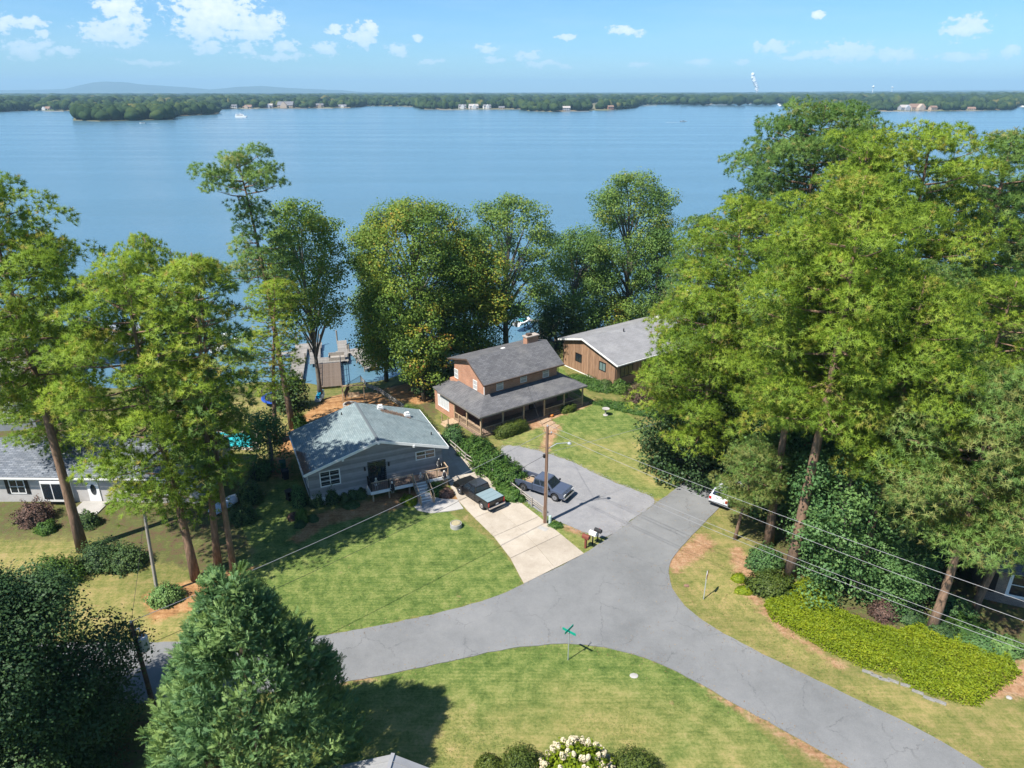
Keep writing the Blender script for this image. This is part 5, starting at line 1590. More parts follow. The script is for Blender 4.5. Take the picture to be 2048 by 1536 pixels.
    rail((7.5, -0.68), (9.85, -0.68), bal=False); rail((11.15, -0.68), (13.4, -0.68)); rail((13.4, -0.68), (13.4, 0.6))
    # stairs
    n = 7
    for i in range(n):
        z = dz * (1 - (i + 1) / (n + 0.6)); ya = -0.78 - 0.31 * (i + 1)
        MB().box(9.90, 11.10, ya, ya + 0.29, z - 0.045, z).build('step', mat('grey_tread', (0.33, 0.31, 0.29), 0.85, (0.42, 0.40, 0.37), 5), dk)
        MB().box(9.92, 11.08, ya + 0.26, ya + 0.285, z, z + 0.12).build('riser', M_white if i % 1 == 0 else M_white, dk)
    for x in (9.85, 11.15):
        MB().hexa([(x - .03, -0.78, dz - .35), (x + .03, -0.78, dz - .35), (x + .03, -3.1, -0.05), (x - .03, -3.1, -0.05), (x - .03, -0.78, dz), (x + .03, -0.78, dz), (x + .03, -3.2, 0.12), (x - .03, -3.2, 0.12)]).build('stringer', M_porchw, dk)
        MB().box(x - 0.05, x + 0.05, -3.15, -3.05, 0, 1.05).build('rail_post', M_porchw, dk)
        MB().beam((x, -0.7, dz + 0.92), (x, -3.12, 1.0), 0.09, 0.05).build('rail', M_porchw, dk)
        bb = MB()
        for j in range(14):
            t = (j + .5) / 14; yy = -0.75 - t * 2.35; zz = dz - t * (dz - .1); bb.tube([(x, yy, zz + 0.05), (x, yy, zz + 0.88)], 0.011, 4, caps=False)
        bb.build('baluster', M_black, dk)['kind'] = 'stuff'
    return h


def local(o, ang, x, y, z): return Vector((o[0] + x * math.cos(ang) - y * math.sin(ang), o[1] + x * math.sin(ang) + y * math.cos(ang), z))


OG = (-18.79, 56.18)
grey_house()

# skeleton decorations on the deck
M_bone = mat('bone', (0.62, 0.60, 0.54), 0.7)


def skeleton(label, x, y, z, rz, dark=False, sit=False, h=1.25):
    t = thing('skeleton_decoration', label, 'decoration', local(OG, A_G, x, y, z), rz, 'skeletons placed round the front deck')
    m = M_bone; k = h / 1.25
    MB().lathe([(0.02, -0.12), (0.065, -0.09), (0.085, 0.0), (0.09, 0.06), (0.06, 0.12), (0.02, 0.14)], 10, (0, 0, 1.12 * k)).build('skull', m, t, smooth=True)
    rb = MB()
    for i in range(5):
        zz = (0.72 + i * 0.055) * k; r = 0.11 + 0.02 * math.sin(i)
        rb.tube([(r * math.cos(a), r * 0.7 * math.sin(a), zz) for a in np.linspace(0, 6.0, 9)], 0.012, 4)
    rb.tube([(0, 0.06, 0.5 * k), (0, 0.05, 0.98 * k)], 0.02, 5); rb.build('ribcage', m, t)
    for s in (-1, 1):
        MB().tube([(0.14 * s, 0, 0.94 * k), (0.24 * s, -0.06, 0.72 * k), (0.18 * s, -0.26, 0.62 * k)], [0.02, 0.016, 0.02], 5).build('arm', m, t)
        MB().tube([(0.07 * s, 0, 0.5 * k), (0.10 * s, -0.05 if not sit else -0.3, 0.26 * k), (0.09 * s, 0, 0.0)], [0.026, 0.02, 0.025], 5).build('leg', m, t)
    MB().lathe([(0.05, -0.04), (0.11, 0.0), (0.06, 0.06)], 8, (0, 0, 0.5 * k)).build('pelvis', m, t)
    if dark:
        MB().lathe([(0.23, 0.36 * k), (0.19, 0.6 * k), (0.17, 0.85 * k), (0.12, 1.0 * k)], 10).build('cloak', mat('black_cloth', (0.02, 0.02, 0.025), 0.9), t)
    return t


skeleton('white skeleton figure standing by the left deck railing', 6.35, -0.45, 1.2, A_G)
skeleton('dark cloaked skeleton hanging outside the middle of the railing', 7.75, -0.95, 0.75, A_G, dark=True)
skeleton('skeleton at the top post by the right end window', 12.85, 0.35, 1.2, A_G, dark=True, h=1.6)
skeleton('skeleton slung on the right hand deck corner', 12.95, -0.9, 0.85, A_G, dark=True, h=1.1)
skeleton('small white skeleton sitting at the head of the stairs', 10.7, -0.45, 1.2, A_G, h=0.8)


# ------------------------------------------------------------ brick house
def brick_house():
    O = (-3.55, 70.91)
    h = thing('brick_house', 'orange brick two storey house with dark roofs and a wraparound porch', 'house', (*O, 0), A_B)
    X, Y, Z = (1, 0, 0), (0, 1, 0), (0, 0, 1)
    # lower body and left room
    MB().box(2.4, 13.4, 2.9, 10.2, -1.5, 3.75).build('wall', M_brick, h)
    MB().box(0.42, 2.4, 6.1, 10.6, -2.5, 2.85).build('side_room_wall', M_brick, h)
    # upper storey
    x0, x1, yf, yb = 2.62, 13.35, 2.95, 9.4
    ry, rz, ef, eb = 5.85, 7.5, 5.35, 6.35
    prof = [(yf, 3.75), (yb, 3.75), (yb, eb - 0.05), (ry, rz - 0.18), (yf, ef + 0.1)]
    MB().prism([(a, b) for a, b in prof], x0, x1, axis='x').build('wall', M_brick, h)
    rb = MB(); slab_roof(rb, [(2.15, 2.35, ef - 0.02), (13.95, 2.35, ef - 0.02), (13.95, ry, rz), (2.15, ry, rz)]); r1 = rb.build('roof', M_shingle_b, h)
    rb = MB(); slab_roof(rb, [(2.15, ry, rz), (13.95, ry, rz), (13.95, 10.2, eb), (2.15, 10.2, eb)]); rb.build('roof', M_shingle_b, h)
    MB().beam((2.12, 2.3, ef - 0.12), (2.12, ry, rz - 0.1), 0.04, 0.16).beam((2.12, ry, rz - 0.1), (2.12, 10.2, eb - 0.1), 0.04, 0.16).build('barge_board', mat('brown_trim', (0.09, 0.06, 0.045), 0.8), h)
    MB().box(2.12, 13.97, 2.24, 2.36, ef - 0.18, ef - 0.04).build('gutter', MATS['brown_trim'], h)
    # upper windows: gable
    M_blind = mat('window_blind', (0.42, 0.42, 0.41), 0.35, (0.36, 0.36, 0.36), 8, stretch=(0.2, 0.2, 6))
    for ya in (9.38, 5.25):
        window_unit(h, (x0, ya, 3.9 if ya < 9 else 4.0), (0, -1, 0), Z, 0.85, 1.15, M_white, M_blind, 1, 2, 0.06)
    for xa in (4.3, 7.75, 11.1):
        window_unit(h, (xa, yf, 3.95 if xa != 7.75 else 4.1), X, Z, 0.95, 1.15 if xa != 7.75 else 0.9, M_white, M_blind, 1, 2, 0.06)
    # porch roof: front and left, hipped at the corner
    pz, pt, t2 = 2.85, 3.85, 2.6
    hip = (2.58, 2.9, 3.85)
    rb = MB(); slab_roof(rb, [(0, 0, pz), (15.75, 0, pz), (13.42, 2.9, pt), hip], 0.12); rb.build('porch_roof', M_shingle_b, h)
    rb = MB(); slab_roof(rb, [(0, 9.2, pz), (0, 0.0, pz), hip, (2.58, 8.3, pt)], 0.12); rb.build('porch_roof', M_shingle_b, h)
    rb = MB(); slab_roof(rb, [(0, 9.2, pz), (2.58, 8.3, pt), (2.58, 10.6, 3.3), (0.2, 10.7, pz)], 0.12); rb.build('porch_roof', M_shingle_b, h)
    rb = MB(); slab_roof(rb, [(15.75, 0, pz), (15.75, 6.0, pz), (13.42, 6.0, pt), (13.42, 2.9, pt)], 0.12); rb.build('porch_roof', M_shingle_b, h)
    MB().box(-0.02, 15.77, -0.06, 0.02, pz - 0.20, pz - 0.02).box(-0.06, 0.02, 0.02, 9.2, pz - 0.20, pz - 0.02).build('gutter', M_galvd, h)
    MB().box(0.35, 15.4, 0.35, 0.5, pz - 0.32, pz - 0.13).box(0.35, 0.5, 0.5, 6.1, pz - 0.32, pz - 0.13).build('porch_beam', MATS['brown_trim'], h)
    # porch floor, posts, railings
    MB().box(0.3, 15.5, 0.3, 2.9, -0.3, 0.30).build('porch_floor', mat('porch_floor', (0.20, 0.135, 0.10), 0.8, (0.27, 0.19, 0.14), 3), h)
    MB().box(0.3, 2.4, 2.9, 6.1, -1.2, 0.30).build('porch_floor', MATS['porch_floor'], h)
    posts = [(0.42, 0.42), (3.4, 0.42), (6.35, 0.42), (9.4, 0.42), (12.45, 0.42), (15.4, 0.42), (0.42, 3.3), (0.42, 6.0), (15.4, 3.0)]
    for x, y in posts: MB().box(x - 0.08, x + 0.08, y - 0.08, y + 0.08, 0.3, pz - 0.3).build('post', M_porchw, h)

    def rail(p, q, mm=M_porchw):
        MB().beam((*p, 1.18), (*q, 1.18), 0.09, 0.06).beam((*p, 0.42), (*q, 0.42), 0.06, 0.06).build('railing', mm, h)
        nb = int(math.dist(p, q) / 0.2); bb = MB()
        for i in range(1, nb):
            t = i / nb; x = p[0] + (q[0] - p[0]) * t; y = p[1] + (q[1] - p[1]) * t; bb.box(x - .018, x + .018, y - .018, y + .018, 0.43, 1.16)
        bb.build('baluster', mm, h)['kind'] = 'stuff'
    rail((0.5, 0.42), (3.3, 0.42)); rail((3.5, 0.42), (6.27, 0.42)); rail((9.48, 0.42), (12.37, 0.42)); rail((12.53, 0.42), (15.3, 0.42))
    rail((0.42, 0.5), (0.42, 3.2)); rail((0.42, 3.4), (0.42, 5.9)); rail((15.4, 0.5), (15.4, 2.9))
    # ground floor openings under the porch
    for xa, w in ((4.2, 1.1), (7.0, 0.9), (11.2, 1.2)): window_unit(h, (xa, 2.9, 1.1), X, Z, w, 1.3, M_white, M_glass, 1, 2, 0.07)
    d = MB().box(9.0, 9.95, 2.84, 2.9, 0.32, 2.4).build('door', mat('door_dark', (0.05, 0.035, 0.03), 0.5), h)
    window_unit(h, (2.4, 5.4, 0.7), (0, -1, 0), Z, 1.5, 1.5, M_white, M_glass, 2, 1, 0.07)
    # white bay of four sashes on the side room
    window_unit(h, (0.42, 9.8, 0.75), (0, -1, 0), Z, 2.6, 1.45, M_white, mat('sun_blind', (0.55, 0.56, 0.56), 0.3, (0.48, 0.49, 0.5), 5, stretch=(.2, 1, 6)), 4, 1, 0.09)
    window_unit(h, (0.42, 9.3, -0.65), (0, -1, 0), Z, 0.62, 0.6, M_white, M_glass, 1, 1, 0.06)
    # side landing with stairs
    MB().box(-1.2, 0.36, 4.9, 6.4, 0.1, 0.28).build('landing', M_porchw, h)
    for i in range(5): MB().box(-1.2 - 0.28 * (i + 1), -1.2 - 0.28 * i, 5.0, 6.2, 0.05 - 0.17 * i, 0.11 - 0.17 * i).build('step', M_porchw, h)
    for x, y in ((-1.15, 4.95), (-1.15, 6.35), (0.3, 4.95)): MB().box(x - .05, x + .05, y - .05, y + .05, -1.2, 1.2).build('landing_post', M_porchw, h)
    # chimney
    c = MB().box(11.15, 12.9, 6.15, 6.95, 5.5, 8.15).build('chimney', M_brick2 if False else M_brick, h)
    MB().box(11.05, 13.0, 6.05, 7.05, 8.15, 8.3).build('cap', mat('mortar_cap', (0.36, 0.31, 0.27), 0.9), c)
    MB().box(11.4, 12.0, 6.3, 6.8, 8.3, 8.55).build('flue', MATS['brown_trim'], c)
    MB().box(8.0, 8.5, 7.0, 7.35, 7.0, 7.2).build('skylight', M_white, r1)
    # downpipes
    for x, y in ((2.55, 2.88), (13.45, 2.88)): MB().tube([(x, y, 3.9), (x, y, 5.2)], 0.05, 6).build('downpipe', M_white if x < 5 else MATS['brown_trim'], h)
    return h


brick_house()
# rear lower roof beyond the ridge (sun room on the lake side)


# ------------------------------------------------------------ brown board house on the right
def brown_house():
    h = thing('board_clad_house', 'brown vertical board house with a pale grey low pitched roof', 'house', (13.54, 85.17, 0), A_B)
    L_, W = 20.0, 12.0; ry, rz, ez = 7.0, 5.3, 3.55
    rb = MB(); slab_roof(rb, [(0, 0, ez), (L_, 0, ez), (L_, ry, rz), (0, ry, rz)], 0.16); r = rb.build('roof', M_shingle_p, h)
    rb = MB(); slab_roof(rb, [(0, ry, rz), (L_, ry, rz), (L_, W, ez + 0.4), (0, W, ez + 0.4)], 0.16); rb.build('roof', M_shingle_p, h)

    def zr(y): return ez + (rz - ez) * y / ry - 0.2 if y < ry else rz - (rz - ez - 0.4) * (y - ry) / (W - ry) - 0.2
    MB().prism([(0.7, 0.1), (W - 0.7, 0.1), (W - 0.7, zr(W - 0.7)), (ry, zr(ry)), (0.7, zr(0.7))], 0.5, L_ - 0.4, axis='x').build('wall', M_cedar, h)
    MB().box(0.56, L_ - 0.46, 0.76, W - 0.76, -2.0, 0.1).build('foundation', M_brick, h)
    MB().box(0.46, 0.5, 0.66, W - 0.66, 0.02, 0.16).build('sill_board', M_white, h)
    # vertical boards on the gable end and front
    yy = 0.7; i = 0
    while yy < W - 0.72:
        y2 = min(yy + 0.30, W - 0.7); ym = (yy + y2) / 2
        skip = []
        zt = min(zr(yy + .02), zr(y2 - .02))
        segs = [(0.16, zt)]
        for (wa, wb_, za, zb) in ((2.55, 3.95, 1.62, 2.92), (7.4, 8.75, 1.45, 2.72)):
            if y2 > wa and yy < wb_: segs = [(0.16, za), (zb, zt)]
        for a, b in segs:
            d = 0.025 + 0.012 * (i % 2)
            MB().box(0.5 - d, 0.5, yy + 0.006, y2 - 0.006, a, b).build('siding_board', M_cedar, h)
        yy = y2; i += 1
    for k in range(22):
        xa = 0.55 + k * 0.4
        if 1.2 < xa < 3.6 or 5.0 < xa < 7.4: continue
        MB().box(xa, xa + 0.385, 0.67, 0.7, 0.12, zr(0.7) - 0.02).build('siding_board', M_cedar, h)
    for (ya, w, za, hh) in ((3.9, 1.3, 1.65, 1.24), (8.72, 1.3, 1.48, 1.2)):
        window_unit(h, (0.5, ya, za), (0, -1, 0), (0, 0, 1), w, hh, M_black, mat('green_glass', (0.14, 0.20, 0.19), 0.12, spec=0.8) if ya < 5 else M_glass, 2, 1, 0.1)
    for (xa, w) in ((1.25, 2.3), (5.05, 2.3), (10, 2)):
        window_unit(h, (xa, 0.7, 1.3), (1, 0, 0), (0, 0, 1), w, 1.5, M_black, M_glass, 3, 1, 0.08)
    MB().beam((-0.03, 0, ez - 0.14), (-0.03, ry, rz - 0.14), 0.05, 0.22).beam((-0.03, ry, rz - 0.14), (-0.03, W, ez + 0.26), 0.05, 0.22).build('barge_board', M_white, h)
    MB().box(-0.05, L_, -0.12, 0.0, ez - 0.2, ez - 0.06).build('gutter', M_white, h)
    for y in (0.75, W - 0.75): MB().tube([(0.42, y, 0.1), (0.42, y, zr(y))], 0.05, 6).build('downpipe', MATS['brown_trim'], h)
    MB().lathe([(0.08, -0.2), (0.08, 0.35), (0.04, 0.35)], 8, (7.0, ry - 0.8, rz - 0.1)).build('vent_pipe', M_black, h)
    MB().box(15.0, 16.4, ry + 0.2, ry + 1.3, rz - 0.3, rz + 0.5).build('skylight', M_white, r)
    return h


brown_house()


# ------------------------------------------------------------ low house on the left
def left_house():
    a = math.atan2(56.57 - 57.48, -29.88 + 47.38) + R(2)
    O = (-50.5, 57.6)
    h = thing('low_house', 'long low pale house with a blue grey shingle roof behind the pines', 'house', (*O, 0), a)
    L_ = 21.5; ez, rz = 3.0, 4.7
    rb = MB(); slab_roof(rb, [(0, 0, ez), (L_, 0, ez), (L_ - 0.2, 4.6, rz), (0, 4.6, rz)]); rb.build('roof', M_shingle_l, h)
    rb = MB(); slab_roof(rb, [(0, 4.6, rz), (L_ - 0.2, 4.6, rz), (L_, 9.0, ez), (0, 9.0, ez)]); rb.build('roof', M_shingle_l, h)
    m = mat('pale_render', (0.40, 0.38, 0.36), 0.85, (0.46, 0.44, 0.42), 2)
    MB().prism([(0.6, -0.5), (8.5, -0.5), (8.5, ez - 0.1), (4.6, rz - 0.2), (0.6, ez - 0.1)], 0.3, L_ - 0.4, axis='x').build('wall', m, h)
    MB().box(-0.02, L_, -0.10, 0.0, ez - 0.2, ez - 0.05).build('gutter', M_white, h)
    X, Z = (1, 0, 0), (0, 0, 1)
    # bay window
    bw = MB().prism([(6.3, 0.6), (6.7, -0.15), (8.7, -0.15), (9.1, 0.6)], 0.5, 2.6, axis='z').build('bay_window', M_white, h)
    for (p, q) in (((6.7, -0.17), (8.7, -0.17)),):
        for i in range(2): MB().box(p[0] + 0.12 + i * 0.95, p[0] + 0.92 + i * 0.95, -0.19, -0.16, 0.8, 2.4).build('pane', M_glass, bw)
    window_unit(h, (3.2, 0.6, 0.9), X, Z, 1.5, 1.5, M_white, M_glass, 2, 2, 0.08)
    for x in (2.85, 4.72): MB().box(x, x + 0.33, 0.54, 0.6, 0.9, 2.4).build('shutter', M_black, h)
    window_unit(h, (14.2, 0.6, 0.9), X, Z, 1.5, 1.4, M_white, M_glass, 2, 2, 0.08)
    window_unit(h, (17.4, 0.6, 0.9), X, Z, 1.2, 1.4, M_white, M_glass, 2, 2, 0.08)
    d = MB().box(10.6, 11.7, 0.52, 0.6, 0.2, 2.4).build('door', M_white, h)
    MB().lathe([(0.26, 0), (0.26, 0.02)], 16, (11.15, 0, 0)).build('pane', M_glass, d, loc=(0, 0, 0))
    pane = d.children[0]; pane.rotation_euler = (R(90), 0, 0); pane.location = (0, 0.51, 1.4); pane.scale = (1, 2.2, 1); pane.location = (0, 0.51, 1.45)
    MB().box(9.9, 12.4, -1.6, 0.55, -0.1, 0.18).box(10.2, 12.1, -2.1, -1.6, -0.1, 0.08).build('stoop', M_conc2, h)
    window_unit(h, (L_ - 0.4, 3.2, 1.0), (0, 1, 0), Z, 0.9, 1.2, M_white, M_glass, 1, 2, 0.08)
    MB().box(15.5, 15.75, 5.5, 5.75, 4.2, 4.75).build('vent_pipe', M_white, h)
    return h


left_house()
# second house far left, mostly behind pines
O = at(-60, 800, 74)
h2 = thing('tall_grey_house', 'tall grey house with a taupe roof at the left frame edge', 'house', (O.x - 6, 72, 0), R(8))
m = mat('grey_clapboard', (0.20, 0.215, 0.23), 0.8, (0.24, 0.255, 0.27), 2)
MB().prism([(0, -1), (13, -1), (13, 5.6), (6.5, 8.6), (0, 5.6)], 0, 9).build('wall', m, h2)
tp_ = mat('taupe_shingle', (0.24, 0.21, 0.185), 0.9, (0.31, 0.28, 0.25), 3)
rb = MB(); slab_roof(rb, [(-0.5, -0.6, 5.4), (6.5, -0.6, 8.75), (6.5, 9.6, 8.75), (-0.5, 9.6, 5.4)]); rb.build('roof', tp_, h2)
rb = MB(); slab_roof(rb, [(6.5, -0.6, 8.75), (13.5, -0.6, 5.4), (13.5, 9.6, 5.4), (6.5, 9.6, 8.75)]); rb.build('roof', tp_, h2)
for x in (2, 5.6, 9.6): window_unit(h2, (x, 0, 3.4), (1, 0, 0), (0, 0, 1), 1.3, 1.5, M_white, M_glass, 2, 2, 0.09)
for x in (2, 9.6): window_unit(h2, (x, 0, 0.9), (1, 0, 0), (0, 0, 1), 1.3, 1.4, M_white, M_glass, 2, 2, 0.09)
# brick house at the right frame edge
O = G(1958, 1196)
h3 = thing('shaded_brick_house', 'shaded brown brick house with one white framed window at the right edge', 'house', (O.x, O.y, 0), R(-22))
MB().box(0, 14, 0, 9, -0.2, 3.2).build('wall', M_brick2, h3)
rb = MB(); slab_roof(rb, [(-0.6, -0.6, 3.1), (14.6, -0.6, 3.1), (14.6, 4.5, 5.4), (-0.6, 4.5, 5.4)]); rb.build('roof', M_shingle_b, h3)
rb = MB(); slab_roof(rb, [(-0.6, 4.5, 5.4), (14.6, 4.5, 5.4), (14.6, 9.6, 3.1), (-0.6, 9.6, 3.1)]); rb.build('roof', M_shingle_b, h3)
MB().prism([(0, 3.2), (9, 3.2), (4.5, 5.2)], 0.05, 13.95, axis='x').build('gable', M_brick2, h3)
window_unit(h3, (1.5, 0, 0.7), (1, 0, 0), (0, 0, 1), 1.7, 2.2, M_white, M_glass, 1, 2, 0.22)
for x in (-0.2, 1.2 + 2.0): MB().box(x + 0.6, x + 1.0, -0.06, 0, 0.8, 2.5).build('shutter', M_black, h3)
# seamed metal porch roof at the very bottom edge
q = at(786, 1508, 26.6)
h4 = thing('metal_porch_roof', 'grey standing seam metal roof end at the bottom edge of the picture', 'porch', (q.x, 26.6, 0), R(-6))
rzz = q.z; Mm = mat('grey_metal', (0.33, 0.33, 0.33), 0.45, (0.38, 0.38, 0.38), 1, metal=0.35)
for s in (-1, 1):
    for i in range(16):
        ya = -i * 0.42
        pts = [(0, ya, rzz), (s * 4.2, ya, rzz - 1.7), (s * 4.2, ya - 0.41, rzz - 1.7), (0, ya - 0.41, rzz)]
        rb = MB(); slab_roof(rb, pts, 0.03); p_ = rb.build('roof_panel', Mm, h4)
        MB().beam((0, ya - 0.415, rzz + 0.02), (s * 4.2, ya - 0.415, rzz - 1.68), 0.025, 0.05).build('seam', Mm, p_)
for s in (-1, 1):
    for y in (-0.3, -3.3, -6.4): MB().box(s * 3.9 - .08, s * 3.9 + .08, y - .08, y + .08, 0, rzz - 1.6).build('post', M_white, h4)
MB().beam((0, 0.02, rzz + 0.03), (0, -6.7, rzz + 0.03), 0.2, 0.05).build('ridge_cap', Mm, h4)
MB().box(-3.98, 3.98, -0.28, -0.14, rzz - 1.78, rzz - 1.62).build('beam', M_white, h4)

# ================================================================== vehicles
M_tyre = mat('tyre', (0.018, 0.018, 0.018), 0.85)
M_rim = mat('rim', (0.45, 0.45, 0.46), 0.3, metal=0.8)
M_chrome = mat('chrome', (0.6, 0.6, 0.62), 0.2, metal=1.0)
M_lampw = mat('headlamp', (0.7, 0.7, 0.68), 0.1, spec=0.8)
M_lampr = mat('tail_lamp', (0.40, 0.015, 0.01), 0.2, spec=0.6)
M_trimb = mat('black_trim', (0.02, 0.02, 0.022), 0.7)


def arch_profile(x0, x1, zb, pts_top, wheels, r):
    """side outline: flat sill with round wheel openings, then the top outline from front to back"""
    out = [(x0, zb)]
    for wx in sorted(wheels):
        if not (x0 < wx < x1): continue
        for k in range(9):
            a = math.pi - math.pi * k / 8
            out.append((wx + r * math.cos(a), zb + r * math.sin(a) * 0.98))
    out.append((x1, zb))
    return out + pts_top


def wheel(parent, x, y, r, side, w=0.24):
    t = MB().tube([(x, y - w / 2, r), (x, y + w / 2, r)], r, 18).build('wheel', M_tyre, parent, bevel=0.02)
    yy = y + side * (w / 2 + 0.004)
    rb = MB().tube([(x, yy - side * 0.02, r), (x, yy + side * 0.008, r)], r * 0.60, 14)
    rb.build('rim', M_rim, t)
    for k in range(6):
        a = k * math.pi / 3
        MB().beam((x, yy + side * 0.012, r), (x + math.cos(a) * r * .55, yy + side * 0.012, r + math.sin(a) * r * .55), 0.05, 0.012, up=(0, 1, 0)).build('spoke', M_chrome, t)
    return t


def greenhouse(parent, paint, x0, x1, tx0, tx1, z0, z1, wb, wt, glass, pillars=(0.5,)):
    """cab: x0/x1 rear and front at the belt line, tx0/tx1 at the roof"""
    b = [(x0, -wb, z0), (x1, -wb, z0), (x1, wb, z0), (x0, wb, z0)]
    t = [(tx0, -wt, z1), (tx1, -wt, z1), (tx1, wt, z1), (tx0, wt, z1)]
    o = MB().hexa(b + t).build('cab', paint, parent, bevel=0.05)

    def quad(a, b_, c, d, n, inset_u, inset_v, name='pane'):
        a, b_, c, d = map(Vector, (a, b_, c, d))

        def pt(u, v): return (a.lerp(b_, u)).lerp(d.lerp(c, u), v) + n * 0.012
        q = [pt(inset_u[0], inset_v[0]), pt(inset_u[1], inset_v[0]), pt(inset_u[1], inset_v[1]), pt(inset_u[0], inset_v[1])]
        MB().hexa([p - n * 0.02 for p in q] + q).build(name, glass, o)
    for s in (0, 1):
        if s == 0: A, B, C, D_ = b[0], b[1], t[1], t[0]; n = Vector((0, -1, 0.25)).normalized()
        else: A, B, C, D_ = b[3], b[2], t[2], t[3]; n = Vector((0, 1, 0.25)).normalized()
        us = [0.05] + list(pillars) + [0.93]
        for i in range(len(us) - 1): quad(A, B, C, D_, n, (us[i] + 0.02, us[i + 1] - 0.02), (0.10, 0.86))
    nf = (Vector(b[2]) - Vector(b[1])).cross(Vector(t[1]) - Vector(b[1])).normalized()
    quad(b[1], b[2], t[2], t[1], nf, (0.07, 0.93), (0.08, 0.90), 'windscreen')
    nb = (Vector(b[0]) - Vector(b[3])).cross(Vector(t[3]) - Vector(b[3])).normalized()
    quad(b[3], b[0], t[0], t[3], nb, (0.08, 0.92), (0.12, 0.88), 'rear_window')
    return o


def pickup(label, loc, rz, paint, cover=None, load=False, cab_black=False):
    t = thing('pickup_truck', label, 'pickup truck', loc, rz, 'pickup trucks parked at the two drives')
    r = 0.39; W = 0.97; wx = (-1.72, 1.78)
    top_f = [(2.72, 0.62), (2.74, 0.95), (2.55, 1.07), (1.35, 1.14), (-0.72, 1.14), (-0.72, 0.45)]
    MB().prism(arch_profile(-0.72, 2.68, 0.45, top_f[:-1], wx, 0.46), -W, W).build('body', paint, t, bevel=0.04)
    bedp = arch_profile(-2.72, -0.74, 0.45, [(-0.74, 1.16), (-2.72, 1.16)], wx, 0.46)
    for s in (-1, 1):
        ya, yb = (W - 0.10, W) if s > 0 else (-W, -W + 0.10)
        MB().prism(bedp, ya, yb).build('bed_side', paint, t, bevel=0.02)
    MB().box(-2.66, -0.76, -W + 0.1, W - 0.1, 0.62, 0.70).box(-0.84, -0.76, -W + 0.1, W - 0.1, 0.70, 1.14).build('bed_floor', M_trimb, t)
    tg = MB().box(-2.76, -2.68, -W + 0.08, W - 0.08, 0.55, 1.15).build('tailgate', paint, t, bevel=0.02)
    MB().box(-2.785, -2.762, -0.14, 0.14, 0.92, 1.0).build('handle', M_trimb, tg)
    greenhouse(t, mat('gloss_black', (0.012, 0.012, 0.013), 0.15, spec=0.7, coat=0.6) if cab_black else paint, -0.72, 1.45, -0.60, 0.72, 1.12, 1.76, W - 0.06, W - 0.22, M_glass, (0.42,))
    MB().box(-2.92, -2.76, -W + 0.03, W - 0.03, 0.48, 0.68).build('rear_bumper', M_chrome, t, bevel=0.03)
    MB().box(2.70, 2.88, -W + 0.02, W - 0.02, 0.42, 0.66).build('front_bumper', M_chrome, t, bevel=0.04)
    g = MB().box(2.74, 2.79, -0.52, 0.52, 0.70, 0.95).build('grille', M_chrome, t)
    for i in range(3): MB().box(2.785, 2.80, -0.48, 0.48, 0.73 + i * 0.075, 0.77 + i * 0.075).build('grille_bar', M_trimb, g)
    for s in (-1, 1):
        MB().box(2.70, 2.79, s * 0.75 - 0.17, s * 0.75 + 0.17, 0.72, 0.93).build('headlight', M_lampw, t, bevel=0.02)
        MB().box(-2.80, -2.73, s * 0.90 - 0.065, s * 0.90 + 0.065, 0.72, 1.08).build('tail_light', M_lampr, t)
        MB().box(1.10, 1.24, s * (W + 0.12) - 0.10, s * (W + 0.12) + 0.10, 1.14, 1.32).build('mirror', M_trimb, t, bevel=0.02)
        MB().box(0.1, 0.22, s * (W + 0.005) - 0.012, s * (W + 0.005) + 0.012, 0.98, 1.02).build('door_handle', M_chrome, t)
        MB().box(0.30, 0.315, s * W - 0.006, s * W + 0.006, 0.5, 1.12).box(1.34, 1.355, s * W - 0.006, s * W + 0.006, 0.5, 1.12).build('door_gap', M_trimb, t)
        for x in wx: wheel(t, x, s * (W - 0.12), r, s)
    MB().box(-2.4, 2.4, -0.5, 0.5, 0.28, 0.5).build('chassis', M_trimb, t)
    MB().box(-2.84, -2.835 + 0.0, -0.15, 0.15, 0.72, 0.86).build('licence_plate', M_white, t)
    if cover:
        for i in range(3):
            x0 = -2.66 + i * 0.62
            MB().box(x0, x0 + 0.60, -W + 0.04, W - 0.04, 1.16, 1.20).build('bed_cover_panel', cover, t, bevel=0.01)
    if load:
        b = MB().box(-2.3, -1.2, -0.5, 0.45, 0.70, 0.78).box(-1.9, -1.0, -0.2, 0.55, 0.78, 0.84).build('cardboard_load', mat('cardboard', (0.34, 0.24, 0.15), 0.9), t)
    return t


P_blue = mat('paint_blue_grey', (0.085, 0.105, 0.155), 0.25, spec=0.6, coat=0.6, metal=0.3)
P_black = mat('paint_black', (0.010, 0.011, 0.012), 0.28, spec=0.4, coat=0.3)
P_wht = mat('paint_white', (0.62, 0.65, 0.68), 0.25, coat=0.5)
p = G(957, 998); pickup('black pickup with a grey bed cover on the concrete drive', (p.x, p.y, 0.075), R(130), P_black, cover=mat('bed_cover', (0.20, 0.27, 0.29), 0.5), cab_black=True)
p = G(1087, 984); pickup('dark blue pickup with an open bed on the gravel parking area', (p.x, p.y, 0.035), R(-33), P_blue, load=True)


